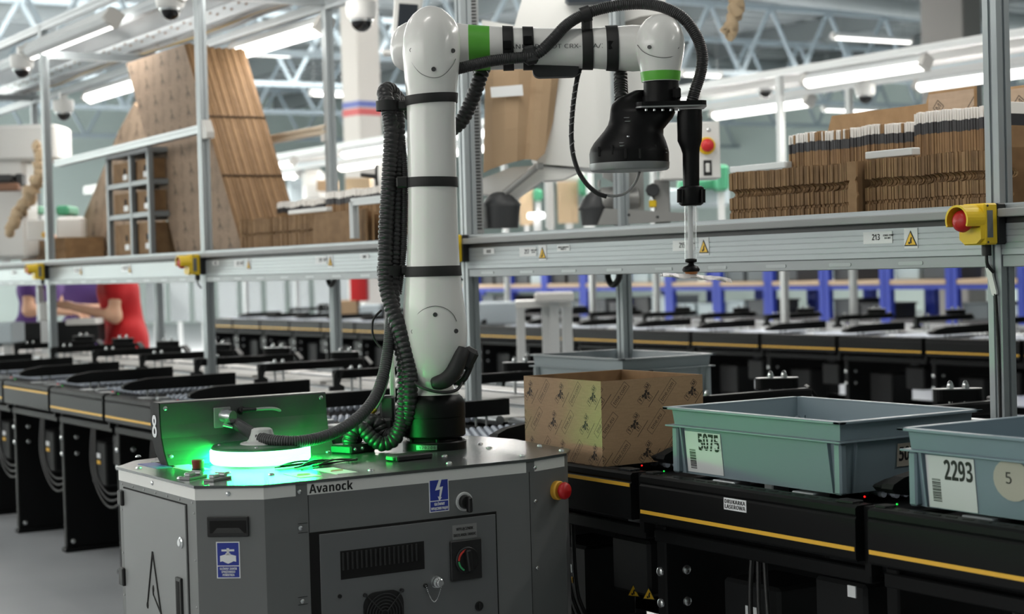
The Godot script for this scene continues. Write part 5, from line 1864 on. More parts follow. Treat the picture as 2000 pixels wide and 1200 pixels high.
	for k in 90:
		s.box(Vector3(-4.4 + k * 0.1, 0.03 + 0.02 * (k % 2), 0.0825), Vector3(0.03, 0.012, 0.003))
		if k % 3 == 0:
			s.box(Vector3(-4.4 + k * 0.1, -0.0025, 0.02), Vector3(0.03, 0.003, 0.014))
	part("perforations", s, mat("perforation brown", rgb8(120, 84, 50), 0.7), o).set_meta("kind", "stuff")  # brown plates standing for the holes
	for k in 3:
		s = Shape.new()
		var ps := []
		for j in 16:
			ps.append(Vector3(-4.4 + j * 0.6, -0.012 + 0.01 * sin(j * 1.7 + k), -0.05 + 0.04 * k + 0.012 * sin(j * 2.3 + k)))
		s.tube(smooth(ps, 0.08), 0.005, 6)
		part("wire", s, mat("wire yellow", rgb8(178, 150, 84), 0.5) if k == 1 else mat("cable grey", Color.WHITE), o)
	o = thing("metal_tray", "flat galvanised tray between the overhead rails at upper left", "tray", Vector3(-9.3, 2.72, -3.52))
	s = Shape.new()
	s.box(Vector3.ZERO, Vector3(7.5, 0.004, 0.34))
	s.box(Vector3(0, 0.02, 0.17), Vector3(7.5, 0.04, 0.004))
	part("sheet", s, mat("zinc", Color.WHITE), o)
	for k in 4:
		var x := -5.45 - 2.515 * k
		o = thing("cross_rail", "short overhead aluminium rail joining front and rear posts, " + ["above the robot", "left of the robot", "above the leftmost stop box post", "farthest left"][k], "rail", Vector3(x, 2.62, (ZF + ZB) / 2))
		s = Shape.new()
		bar(s, Vector3(0.0, 0, 0.32), Vector3(0.0, 0, -0.32))
		part("profile", s, alu, o)
	# handrail between the two left posts, with brackets
	var ha := onz(ZF, 112, 320)
	var hb := onz(ZF, 388, 254)
	o = thing("handrail", "horizontal aluminium rail in front of the leaning cardboard, between the two left posts", "rail", (ha + hb) / 2)
	s = Shape.new()
	bar(s, ha - o.position, Vector3(-7.99, hb.y, ZF) - o.position, 0.04)
	part("profile", s, alu, o)
	var s3 := Shape.new()
	s3.prism(poly([0, 0, 0.06, 0, 0.06, 0.03, 0.02, 0.09, 0, 0.09]), -0.02, 0.02, Transform3D(Basis(), Vector3(-7.94, hb.y - 0.05, ZF) - o.position))
	part("bracket", s3, mat("cap grey", rgb8(196, 194, 190), 0.5), o)
	o = thing("rear_handrail", "buff aluminium rail right of the leaning cardboard, ending at the rear post", "rail", Vector3(-9.1, onz(ZB, 590, 262).y, ZB))
	s = Shape.new()
	bar(s, Vector3(-1.3, 0, 0), Vector3(1.13, 0, 0), 0.045)
	part("profile", s, mat("buff aluminium", rgb8(196, 186, 168), 0.45, 0.3), o)
	s = Shape.new()
	s.prism(poly([0, 0, -0.07, 0, -0.07, 0.03, -0.02, 0.1, 0, 0.1]), -0.02, 0.02, Transform3D(Basis(), Vector3(1.13, -0.06, 0)))
	part("bracket", s, mat("cap grey", Color.WHITE), o)
	# dome cameras
	dome_camera(onz(ZF - 0.05, 333, 18), "white dome camera hanging at the top edge, right of the dark strip lamp")
	dome_camera(onz(ZF - 0.05, 43, 136), "white dome camera left of the unlit looking strip lamp")
	dome_camera(onz(ZB, 124, 221), "white dome camera hanging lowest, right beside the leftmost post")
	dome_camera(onz(ZB, 706, 40), "white dome camera at the top edge left of the robot's head")
	# black cable loop hanging under the beams
	for q in [[1200, 540, 0.03, "right of the robot foot post"], [648, 545, 0.02, "above the red crate"]]:
		var p := onz(ZF - 0.3, q[0], q[1])
		o = thing("cable_loop", "short loop of black cable hanging under the table, " + q[3], "cable", p)
		s = Shape.new()
		var hi := 1.345 - p.y
		s.tube(smooth([Vector3(-0.03, hi, 0), Vector3(-0.04, 0.0, 0), Vector3(-0.01, -0.03, 0), Vector3(0.03, 0.0, 0), Vector3(0.05, hi, 0)], 0.01), 0.011, 8)
		part("jacket", s, mat("black plastic", Color.BLACK), o)

# ---------------------------------------------------------------- stacks of flattened cartons
func build_row(x_from: float, x_to: float, z: float, y0: float, h: float, depth: float, step: float, label: String, group: String, topped: bool, notch := true, white_flap := false) -> void:
	var proto: Array[Node3D] = []
	rng.seed = int(absf(x_from) * 100.0) + int(y0 * 1000.0)
	for k in 4:
		var o := thing("flattened_carton", label, "carton", Vector3.ZERO, 0.0, group)
		var th: float = step * [0.82, 0.7, 0.9, 0.76][k]
		var ext := Transform3D(Basis(Vector3.BACK, Vector3.UP, Vector3.LEFT), Vector3.ZERO)
		var p: PackedVector2Array
		if topped:
			p = poly([0, 0, -depth, 0, -depth, h * 0.72, 0, h * 0.72])
		elif notch:
			p = poly([0, 0, 0, h * 0.22, -0.005, h * 0.235, -0.005, h * 0.27, 0, h * 0.285, 0, h * 0.51, -0.016, h * 0.535, -0.022, h * 0.575, -0.022, h * 0.61, -0.014, h * 0.65, 0, h * 0.67, 0, h, -depth, h, -depth, 0])
		else:
			p = poly([0, 0, 0, h, -depth, h, -depth, 0])
		var s := Shape.new()
		s.prism(p, -th / 2, th / 2, ext)
		part("board", s, [card, card_light, card, card_dark][k], o)
		if topped:
			s = Shape.new()
			s.box(Vector3(0, h * 0.79, -depth / 2), Vector3(th, h * 0.14, depth + 0.001))
			part("black_band", s, mat("band black", rgb8(42, 42, 46), 0.6), o)
			s = Shape.new()
			s.box(Vector3(0, h * 0.93, -depth / 2), Vector3(th * [1.0, 1.0, 0.8, 1.0][k], h * 0.14, depth), 0.0008)
			part("top_flap", s, card_light if k == 2 and not white_flap else mat("flap white", rgb8(232, 230, 226), 0.7), o)
		proto.append(o)
	var n := int((x_to - x_from) / step)
	for i in n:
		var o: Node3D
		if i < 4:
			o = proto[i]
		else:
			o = proto[rng.randi() % 4].duplicate()
			o.name = numbered("flattened_carton")
			add_child(o)
		o.position = Vector3(x_from + (i + 0.5) * step, y0 + rng.randf_range(-0.001, 0.002), z + rng.randf_range(-0.002, 0.002))
		o.rotation = Vector3(0, rng.randf_range(-0.008, 0.008), 0)
		o.scale = Vector3(1, 1.0 + 0.012 * sin(i * 0.21) + rng.randf_range(-0.006, 0.006), 1)

func build_blurred_row(x_from: float, x_to: float, z: float, y0: float, h: float, depth: float, step: float, label: String, topped: bool) -> void:   # too far off to tell single cartons apart: one object
	var o := thing("flattened_carton_row", label, "cartons", Vector3((x_from + x_to) / 2, y0, z))
	o.set_meta("kind", "stuff")
	rng.seed = int(absf(x_from) * 100.0)
	var n := int((x_to - x_from) / step)
	var sb := Shape.new()
	var sk := Shape.new()
	var sw := Shape.new()
	for i in n:
		var x := x_from + (i + 0.5) * step - o.position.x
		var hh := h * (1.0 + 0.02 * sin(i * 0.4) + rng.randf_range(-0.015, 0.015))
		var zz := rng.randf_range(-0.003, 0.003)
		if topped:
			sb.box(Vector3(x, hh * 0.36, zz - depth / 2), Vector3(step * 0.85, hh * 0.72, depth))
			sk.box(Vector3(x, hh * 0.79, zz - depth / 2), Vector3(step * 0.85, hh * 0.14, depth))
			sw.box(Vector3(x, hh * 0.93, zz - depth / 2), Vector3(step * 0.85, hh * 0.14, depth))
		else:
			for q in [[0.0, 0.48, 0.0], [0.48, 0.56, 0.012], [0.56, 1.0, 0.0]]:
				sb.box(Vector3(x, hh * (q[0] + q[1]) / 2, zz - q[2] - depth / 2), Vector3(step * rng.randf_range(0.75, 0.95), hh * (q[1] - q[0]), depth))
	part("boards", sb, card, o).set_meta("kind", "stuff")
	if topped:
		part("black_bands", sk, mat("band black", rgb8(42, 42, 46), 0.6), o).set_meta("kind", "stuff")
		part("white_flaps", sw, mat("flap white", rgb8(232, 230, 226), 0.7), o).set_meta("kind", "stuff")

var card_light: StandardMaterial3D
var card_dark: StandardMaterial3D

func build_stacks() -> void:
	card_light = mat("light card", rgb8(255, 255, 255), 0.8)
	textured(card_light, noise_tex(0.02, rgb8(140, 110, 76), rgb8(160, 128, 92), 256, 8), Vector3(3, 3, 3))
	card_dark = mat("dark card", rgb8(255, 255, 255), 0.8)
	textured(card_dark, noise_tex(0.02, rgb8(108, 82, 54), rgb8(130, 101, 70), 256, 9), Vector3(3, 3, 3))
	var tt := 1.366
	build_row(-4.085, -3.545, -3.30, tt, 0.152, 0.28, 0.0083, "flattened brown carton on edge, lower row left of the right post, left block", "lower right row of flattened cartons, left block", false)
	build_row(-3.505, -2.99, -3.30, tt, 0.152, 0.28, 0.0083, "flattened brown carton on edge, lower row left of the right post, right block", "lower right row of flattened cartons, right block", false)
	build_row(-2.90, -2.55, -3.30, tt, 0.155, 0.28, 0.0083, "flattened brown carton on edge right of the right post, at the picture edge", "flattened cartons right of the right post", false)
	# one printed board seen flat between the two blocks
	var o := thing("board_divider", "single light brown board seen face on between the two lower carton blocks", "carton board", Vector3(-3.525, tt, -3.275))
	var s := Shape.new()
	s.prism(poly([-0.016, 0, 0.016, 0, 0.016, 0.05, 0.020, 0.06, 0.016, 0.07, 0.016, 0.09, 0.011, 0.10, 0.016, 0.11, 0.016, 0.152, -0.016, 0.152, -0.016, 0.11, -0.010, 0.10, -0.016, 0.09]), -0.003, 0.003, Transform3D())
	part("board", s, card_light, o)
	s = Shape.new()
	s.box(Vector3(0, 0.075, -0.13), Vector3(0.02, 0.15, 0.25))
	part("folded_board", s, card, o)
	var ux := onz(-3.62, 1540, 262).x
	var um := onz(-3.62, 1788, 240).x
	var ur := onz(-3.62, 1985, 222).x
	build_row(ux, um, -3.62, 1.44, 0.205, 0.24, 0.0098, "flattened carton, mixed top flaps, black band, upper right row, left block", "upper right row of banded cartons, left block", true)
	build_row(um + 0.012, ur, -3.60, 1.44, 0.222, 0.24, 0.0098, "flattened carton, white top flap, black band, upper right row, right block", "upper right row of banded cartons, right block", true, true, true)
	for q in [[1432, 1540, 326, -3.60, "left of the upper right row of banded cartons"], [1697, 1790, 299, -3.36, "between the lower and upper right carton rows"]]:
		var a := onz(q[3], q[0], q[2] + 4)
		var b := onz(q[3], q[1], q[2] - 2)
		o = thing("shelf_rail", "short light aluminium shelf rail " + q[4], "rail", (a + b) / 2)
		s = Shape.new()
		s.box(Vector3.ZERO, Vector3(b.x - a.x, 0.02, 0.03), 0.002)
		part("profile", s, mat("lamp housing", Color.WHITE), o)
	# left of the robot
	var la := onz(-3.3, 468, 450).x
	var lb := onz(-3.3, 640, 440).x
	build_blurred_row(la, lb, -3.30, tt, 0.150, 0.28, 0.0125, "lower row of flattened brown cartons standing on edge left of the robot", false)
	o = thing("printed_board_pack", "pack of flat printed brown boards standing in the aluminium frame left of the robot", "carton board", onz(-3.35, 690, 468) * Vector3(1, 0, 1) + Vector3(0, tt, 0))
	for k in 4:
		s = Shape.new()
		s.prism(poly([-0.27, 0, 0.25, 0, 0.25, 0.15 - 0.01 * k, -0.25, 0.148 - 0.012 * k]), -0.004, 0.004, Transform3D(Basis(), Vector3(0.0, 0, 0.06 - 0.03 * k)))
		part("board", s, card_light if k % 2 else card, o)
	o = thing("small_frame", "small light aluminium frame standing on the table left of the robot", "frame", onz(-3.25, 693, 466))
	s = Shape.new()
	bar(s, Vector3(0, 0, 0), Vector3(0, 0.15, 0), 0.03)
	bar(s, Vector3(0.0, 0.15, 0), Vector3(0.36, 0.15, 0), 0.03)
	bar(s, Vector3(0.345, 0, 0), Vector3(0.345, 0.135, 0), 0.03)
	part("profile", s, mat("lamp housing", Color.WHITE), o)
	var uya := onz(-3.62, 540, 390)
	build_blurred_row(uya.x, onz(-3.62, 632, 380).x, -3.62, 1.42, 0.19, 0.24, 0.0145, "upper row of banded cartons with white flaps left of the robot, lower left block", true)
	build_blurred_row(onz(-3.62, 634, 380).x, onz(-3.62, 752, 375).x, -3.62, 1.42, 0.215, 0.24, 0.0145, "upper row of banded cartons with white flaps beside the robot hoses, taller block", true)
	o = thing("shelf_rail", "short light aluminium shelf rail between the carton rows left of the robot", "rail", onz(-3.5, 605, 412))
	s = Shape.new()
	s.box(Vector3.ZERO, Vector3(0.42, 0.02, 0.03), 0.002)
	part("profile", s, mat("lamp housing", Color.WHITE), o)
	build_blurred_row(onz(-3.5, 40, 480).x, onz(-3.5, 128, 480).x, -3.5, 1.37, 0.16, 0.26, 0.022, "row of flattened brown cartons beside the leftmost post", false)
	# bundle of tall folded boards leaning to the left
	o = thing("leaning_board_bundle", "thick bundle of tall brown corrugated boards leaning left, printed face to the front", "cardboard bundle")
	var zf := -3.42
	var a := onz(zf, 247, 124)
	var b := onz(zf, 360, 86)
	var c := onz(zf, 473, 485)
	var d := onz(zf, 392, 505)
	d = a + (c - b)
	var base := (c + d) / 2
	for k in 25:
		s = Shape.new()
		var dz := -0.0135 * k
		var j := 0.004 * ((k * 7) % 3) - 0.02 * (1 if k > 9 else 0)
		var up := (b - c).normalized() * j
		var pp := poly([d.x, d.y, c.x + 0.0025 * ((k * 5) % 3), c.y, b.x + up.x + 0.0025 * ((k * 5) % 3), b.y + up.y, a.x + up.x, a.y + up.y])
		s.prism(pp, zf + dz - (0.0128 if k % 9 != 4 else 0.008), zf + dz, Transform3D())
		part("board", s, [card_dark, card, card_dark][k % 3], o)
	s = Shape.new()
	var fw := (b - a).length()
	var fh := (b - c).length()
	s.quad(d + Vector3(0, 0, 0.001), c + Vector3(0, 0, 0.001), b + Vector3(0, 0, 0.001), a + Vector3(0, 0, 0.001), [Vector2(0, fh / 0.48), Vector2(fw / 0.48, fh / 0.48), Vector2(fw / 0.48, 0), Vector2(0, 0)])
	var shade: StandardMaterial3D = card_faint.duplicate()
	shade.albedo_color = Color(0.86, 0.85, 0.84)
	part("printed_face", s, shade, o)
	for fl3 in [0.37, 0.66]:
		s = Shape.new()
		var m3 := b.lerp(c, fl3)
		for k in 25:
			s.box(Vector3(m3.x + 0.006, m3.y + 0.002 * (k % 2), zf - 0.0135 * k - 0.006), Vector3(0.006, 0.012, 0.009))
		part("fold_line", s, mat("fold dark", rgb8(70, 52, 34), 0.8), o).set_meta("kind", "stuff")
	settle(o, base)
	# printed sheet leaning the other way, behind the box rack
	o = thing("leaning_sheet", "printed brown sheet leaning to the right behind the rack of boxes", "cardboard sheet")
	var e := onz(-3.78, 130, 505)
	var f := onz(-3.78, 232, 255)
	var g := onz(-3.78, 262, 200)
	var h := onz(-3.78, 330, 500)
	s = Shape.new()
	var wl := poly([e.x, e.y, h.x, h.y, g.x + 0.18, g.y - 0.12, g.x, g.y, f.x, f.y])
	s.prism(wl, -3.80, -3.781, Transform3D())
	part("board", s, card, o)
	s = Shape.new()
	var fan_pts := [e, h, Vector3(g.x + 0.18, g.y - 0.12, -3.78), g, f]
	for k in range(1, 4):
		var i0 := s.vert(fan_pts[0], Vector3.BACK, Vector2(fan_pts[0].x, -fan_pts[0].y) / 0.6)
		s.vert(fan_pts[k], Vector3.BACK, Vector2(fan_pts[k].x, -fan_pts[k].y) / 0.6)
		s.vert(fan_pts[k + 1], Vector3.BACK, Vector2(fan_pts[k + 1].x, -fan_pts[k + 1].y) / 0.6)
		s.ix.append_array(PackedInt32Array([i0, i0 + 2, i0 + 1]))
	part("printed_face", s, card_faint, o)
	settle(o, (e + h) / 2)
	# rack with six brown boxes
	var zr := -3.32
	var r0 := onz(zr, 218, 500)
	var r1 := onz(zr, 298, 490)
	o = thing("box_rack", "grey metal rack of two columns and three rows holding brown boxes on the left table", "rack", Vector3((r0.x + r1.x) / 2, 1.366, zr - 0.2))
	var ytop := onz(zr, 252, 300).y - 1.366
	var dep := 0.40
	var grey := mat("rack grey", rgb8(124, 129, 132), 0.45, 0.2)
	var wx := (r1.x - r0.x) / 2
	var ys := [0.0, 0.0, 0.0, ytop]
	ys[1] = onz(zr, 258, 422).y - 1.366
	ys[2] = onz(zr, 258, 360).y - 1.366
	for x in [-wx, 0.05, wx]:
		for zz in [0.2, -0.2]:
			if x == 0.05 and zz < 0.0:
				continue
			s = Shape.new()
			s.box(Vector3(x, ytop / 2, zz), Vector3(0.035, ytop, 0.03), 0.003)
			part("upright", s, grey, o)
	for k in 4:
		if k == 0:
			continue
		s = Shape.new()
		s.box(Vector3(0, ys[k], 0.2), Vector3(wx * 2, 0.03, 0.025), 0.003)
		s.box(Vector3(wx, ys[k], 0), Vector3(0.025, 0.03, 0.4), 0.003)
		s.box(Vector3(0, ys[k] - 0.012, 0), Vector3(wx * 2, 0.006, 0.4))
		part("shelf", s, grey, o)
	for r in 3:
		for q in 2:
			var y0: float = ys[r] + 0.017
			var bh: float = minf(ys[r + 1] - ys[r] - 0.06, 0.19)
			var xa: float = (-wx + 0.03) if q == 0 else 0.075
			var xb: float = 0.025 if q == 0 else wx - 0.025
			var at := o.position + Vector3((xa + xb) / 2, y0, 0.0)
			var bxo := thing("storage_box", "brown storage box, white label, on the %s shelf, %s column of the grey rack" % [["bottom", "middle", "top"][r], ["left", "right"][q]], "box", at, 0.0, "brown boxes in the grey rack")
			s = Shape.new()
			s.box(Vector3(0, bh / 2, 0), Vector3(xb - xa - 0.01, bh, 0.37), 0.003)
			part("body", s, card, bxo)
			s = Shape.new()
			s.prism(disc(0.019, 16), 0.1852, 0.1862, Transform3D(Basis(), Vector3(0.03, bh * 0.55, 0)))
			part("hole", s, mat("dark inside", Color.BLACK), bxo)
			s = Shape.new()
			s.box(Vector3(0.035, bh * 0.26, 0.1858), Vector3(0.07, 0.03, 0.0012))
			part("label", s, mat("sticker white", Color.WHITE), bxo)

func card_faint_tri() -> StandardMaterial3D:
	return card

# ---------------------------------------------------------------- the hall
func build_hall() -> void:
	var s := Shape.new()
	s.box(Vector3(-20, -0.1, -9.5), Vector3(60, 0.2, 41))
	var fm := mat("floor", rgb8(255, 255, 255), 0.35)
	textured(fm, noise_tex(0.006, rgb8(168, 172, 176), rgb8(190, 193, 196), 512, 21), Vector3(0.25, 0.25, 0.25))
	struct("floor", s, fm, "smooth grey painted concrete hall floor, seen at the lower left", "floor")
	s = Shape.new()
	s.box(Vector3(-20, 6.3, -9.5), Vector3(60, 0.2, 41))
	for k in 100:
		s.box(Vector3(-49 + k * 0.6, 6.16, -9.5), Vector3(0.22, 0.1, 41))
	struct("ceiling", s, mat("roof deck", rgb8(188, 194, 196), 0.6), "grey corrugated metal roof deck high above", "ceiling")
	var wm := mat("wall", rgb8(206, 220, 216), 0.7)
	s = Shape.new()
	s.box(Vector3(-20, 3.1, -29.6), Vector3(60, 6.4, 0.3))
	struct("wall_back", s, wm, "plain grey green hall wall behind the blue racks", "wall")
	s = Shape.new()
	s.box(Vector3(-44.6, 3.1, -9.5), Vector3(0.3, 6.4, 41))
	struct("wall_left", s, wm, "plain grey green hall wall at the far end of the lines", "wall")
	s = Shape.new()
	s.box(Vector3(-20, 3.1, 10.6), Vector3(60, 6.4, 0.3))
	struct("wall_front", s, wm, "grey green hall wall beside the viewer, outside the picture", "wall")
	s = Shape.new()
	s.box(Vector3(9.6, 3.1, -9.5), Vector3(0.3, 6.4, 41))
	struct("wall_right", s, wm, "grey green hall wall behind the viewer, outside the picture", "wall")
	# columns
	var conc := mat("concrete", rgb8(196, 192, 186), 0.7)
	var cp := EYE + ray(708, 250) * 23.0
	var o := thing("concrete_column", "pale concrete column with a blue over red band, left of the robot", "column", Vector3(cp.x, 0, cp.z), deg_to_rad(10))
	s = Shape.new()
	s.box(Vector3(0, 3.1, 0), Vector3(0.37, 6.2, 0.37), 0.015)
	part("shaft", s, conc, o)
	for q in [[206, 0.085, "blue_band", rgb8(98, 108, 168)], [221, 0.095, "red_band", rgb8(190, 92, 92)]]:
		s = Shape.new()
		var y := (EYE + ray(708, q[0]) * 23.0).y
		s.box(Vector3(0, y, 0), Vector3(0.375, q[1] * 1.15, 0.375), 0.012)
		part(q[2], s, mat(q[2], q[3], 0.6), o)
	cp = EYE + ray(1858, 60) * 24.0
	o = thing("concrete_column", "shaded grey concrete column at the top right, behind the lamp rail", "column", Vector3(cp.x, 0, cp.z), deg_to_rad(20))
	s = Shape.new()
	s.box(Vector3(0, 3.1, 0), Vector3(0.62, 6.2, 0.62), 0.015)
	part("shaft", s, mat("shaded concrete", rgb8(122, 120, 117), 0.7), o)  # shade on this column is put into a darker concrete colour
	# roof trusses
	var tm := mat("truss paint", rgb8(160, 174, 182), 0.5)
	var which := ["nearest, its braces seen at the upper right and upper left", "second nearest, seen left of the concrete column", "third nearest", "farthest"]
	for k in 4:
		var x: float = [-22.0, -25.6, -30.0, -36.0][k]
		o = thing("roof_truss", "pale steel lattice roof truss, " + which[k], "truss", Vector3(x, 4.28, -9.5), 0.0, "lattice trusses under the roof")
		s = Shape.new()
		s.box(Vector3(0, 0, 0), Vector3(0.09, 0.08, 40))
		part("lower_chord", s, tm, o)
		s = Shape.new()
		s.box(Vector3(0, 1.1, 0), Vector3(0.09, 0.09, 40))
		part("upper_chord", s, tm, o)
		for j in 32:
			s = Shape.new()
			var z0 := -19.8 + j * 1.25
			s.cyl(Vector3(0, 0.03, z0), Vector3(0, 1.06, z0 + 0.55), 0.036, 0.036, 8)
			part("brace", s, tm, o)
			s = Shape.new()
			s.cyl(Vector3(0, 1.06, z0 + 0.6), Vector3(0, 0.03, z0 + 1.2), 0.036, 0.036, 8)
			part("brace", s, tm, o)
	# overhead ducts and pipes under the roof
	for q in [[-19.0, 5.3, 0.16, "pale ventilation pipe under the roof, upper right"], [-28.0, 5.6, 0.22, "thick pale pipe under the roof, farther off"]]:
		o = thing("roof_pipe", q[3], "pipe", Vector3(q[0], q[1], -9.5))
		s = Shape.new()
		s.cyl(Vector3(3, 0, 19), Vector3(-3, 0, -19), q[2], q[2], 14)
		part("pipe", s, mat("pipe grey", rgb8(160, 168, 170), 0.5), o)
	# purlins
	for k in 9:
		o = thing("roof_beam", "grey roof beam running along the hall, %s" % ["over the viewer's side", "over the near line", "over the gap between the lines", "over the far line", "over the blue racks", "behind the blue racks", "near the back wall", "by the back wall", "at the back wall"][k], "beam", Vector3(-20, 5.9, 4.0 - 4.0 * k))
		s = Shape.new()
		s.box(Vector3.ZERO, Vector3(59, 0.4, 0.18))
		part("web", s, mat("beam grey", rgb8(120, 126, 128), 0.6), o)

func hall_strip(u0: float, v0: float, u1: float, v1: float, d: float, label: String) -> void:
	var a := EYE + ray(u0, v0) * d
	var b := Vector3(a.x, a.y, a.z - 1.0)
	var c := onx(a.x, u1, v1)
	b.z = c.z
	b.y = a.y
	fixture("hall_strip_lamp", a, b, label, 35.0, "strip lamps of the hall", mat("tube glow", Color.WHITE), 0.0, 6.1 - a.y)

func build_lamps() -> void:
	glow("tube glow", Color(1.0, 0.99, 0.97), 3.0)
	# the near frame's own strip lamps
	var zl := ZB + 0.0
	var nm := "strip lamp under the near frame's rear rail, "
	var e := 0.75
	fixture("strip_lamp", Vector3(-11.75, 2.50, zl), Vector3(-10.35, 2.50, zl), nm + "left of the tilted cardboard", e, "strip lamps of the near frame", null, -0.55)
	fixture("strip_lamp", Vector3(-9.2, 2.50, zl), Vector3(-8.0, 2.50, zl), nm + "right of the tilted cardboard", e, "strip lamps of the near frame", null, -0.55)
	for k in 3:
		fixture("strip_lamp", Vector3(-6.7 + 2.5 * k, 2.50, zl), Vector3(-5.4 + 2.5 * k, 2.50, zl), nm + ["out of view above the robot", "out of view above the right cartons", "out of view near the viewer"][k], e, "strip lamps of the near frame", null, -0.55)  # rear row carried on out of view, lights robot and totes
	var fl2 := "strip lamp under the near frame's front rail, "
	fixture("strip_lamp", Vector3(-10.75, 2.66, ZF), Vector3(-9.15, 2.66, ZF), "strip lamp seen from its grey housing side at upper left, below the front rail", e, "strip lamps of the near frame", null, 1.0)
	for k in 3:
		fixture("strip_lamp", Vector3(-8.2 + 2.5 * k, 2.66, ZF), Vector3(-6.9 + 2.5 * k, 2.66, ZF), fl2 + ["out of view over the left table", "out of view over the middle table", "out of view over the right table"][k], e, "strip lamps of the near frame", null, 1.0)  # front row carried on out of view, lights the tables
	# the far frame's lamps
	var zf2 := ZF - 5.27
	var zb2 := ZB - 5.27
	for k in 7:
		var x := -9.6 - 2.5 * k
		fixture("far_strip_lamp", Vector3(x, 2.53, zf2), Vector3(x + 1.22, 2.53, zf2), "bright strip lamp under the far frame's front rail, %s from the right" % ["first", "second", "third", "fourth", "fifth", "sixth", "seventh"][k], 1.6, "front strip lamps of the far frame", null, -0.5)
		x = -9.17 - 2.35 * k
		fixture("far_strip_lamp", Vector3(x, 2.48, zb2), Vector3(x + 1.22, 2.48, zb2), "bright strip lamp under the far frame's rear rail, %s from the right" % ["first", "second", "third", "fourth", "fifth", "sixth", "seventh"][k], 1.6, "rear strip lamps of the far frame", null, -0.5)
	fixture("far_strip_lamp", Vector3(-6.8, 2.48, zb2), Vector3(-5.6, 2.48, zb2), "bright strip lamp of the far frame at the right picture edge", 0.8, "rear strip lamps of the far frame")
	for k in 5:
		var x: float = [-12.0, -18.5, -24.0, -33.0, -40.5][k]
		var zc: float = -10.0 if k < 3 else 2.0
		var sp := Shape.new()
		sp.box(Vector3(x, 6.08, zc), Vector3(1.6, 0.04, 14.0))  # panels out of view, placed to light the far hall and its walls
		struct("unseen_window_%d" % (k + 1), sp, glow("unseen daylight glow", Color(1.0, 0.99, 0.97), 2.5), "unseen translucent roof light panel, %s, placed to light the hall" % ["over the near tables", "over the middle of the hall", "beyond the leaning boards", "over the far left corner", "by the far end wall"][k], "roof light")
		var ar := AreaLight3D.new()
		ar.name = "unseen_roof_light"
		add_child(ar, true)
		ar.area_size = Vector2(1.5, 13.8)
		ar.position = Vector3(x, 6.04, zc)
		ar.rotation = Vector3(-PI / 2, 0, 0)
		ar.light_energy = [10.0, 34.0, 60.0, 190.0, 360.0][k]  # strengths chosen to brighten trusses and the far end wall
		ar.light_color = Color(1.0, 0.985, 0.965)
		ar.shadow_enabled = true
	var wp := Shape.new()
	for k in 24:
		wp.box(Vector3(-45 + k * 2.05, 3.7, 10.42), Vector3(1.9, 2.4, 0.03))  # panes out of view, placed to light beam fronts and the far hall
	struct("unseen_window_6", wp, mat("unseen daylight glow", Color.WHITE), "unseen band of daylit windows beside the viewer, placed to light the beam fronts", "unseen_window")
	var wl := AreaLight3D.new()
	wl.name = "unseen_window_light"
	add_child(wl, true)
	wl.area_size = Vector2(49, 2.3)
	wl.position = Vector3(-21, 3.7, 10.38)
	wl.light_energy = 50.0
	wl.light_color = Color(1.0, 0.985, 0.965)
	wl.shadow_enabled = true
	# strips hanging in the hall
	hall_strip(1625, 72, 1780, 82, 27.0, "long strip lamp hanging among the trusses at the upper right")
	hall_strip(606, 183, 676, 187, 28.0, "small strip lamp left of the concrete column")
	hall_strip(1606, 214, 1716, 219, 31.0, "strip lamp glowing above the right carton rows")
	hall_strip(1330, 144, 1408, 149, 27.0, "strip lamp just right of the robot's wrist")
	hall_strip(490, 104, 570, 111, 25.5, "strip lamp behind the near frame's lamp at upper left")
	var n := 0
	for x in [-13.0, -8.0, -3.0, 2.5]:
		for z in [-11.0, -6.2, -0.8, 4.5]:
			var lab := "unseen hall strip lamp high overhead, %s, %s" % [{-13.0: "over the far tables", -8.0: "over the left conveyor", -3.0: "over the cart", 2.5: "behind the viewer"}[x], {-11.0: "by the blue racks", -6.2: "between the two lines", -0.8: "in front of the near line", 4.5: "on the viewer's left side"}[z]]
			fixture("hall_strip_lamp", Vector3(x, 4.6, z + 0.75), Vector3(x, 4.6, z - 0.75), lab, (4.0 if z < -5.0 else 2.4) * (0.35 if x > 0.0 else 1.0), "strip lamps of the hall", null, 0.0, 1.5)  # out of view overhead, placed to light the lines and the cart
			n += 1

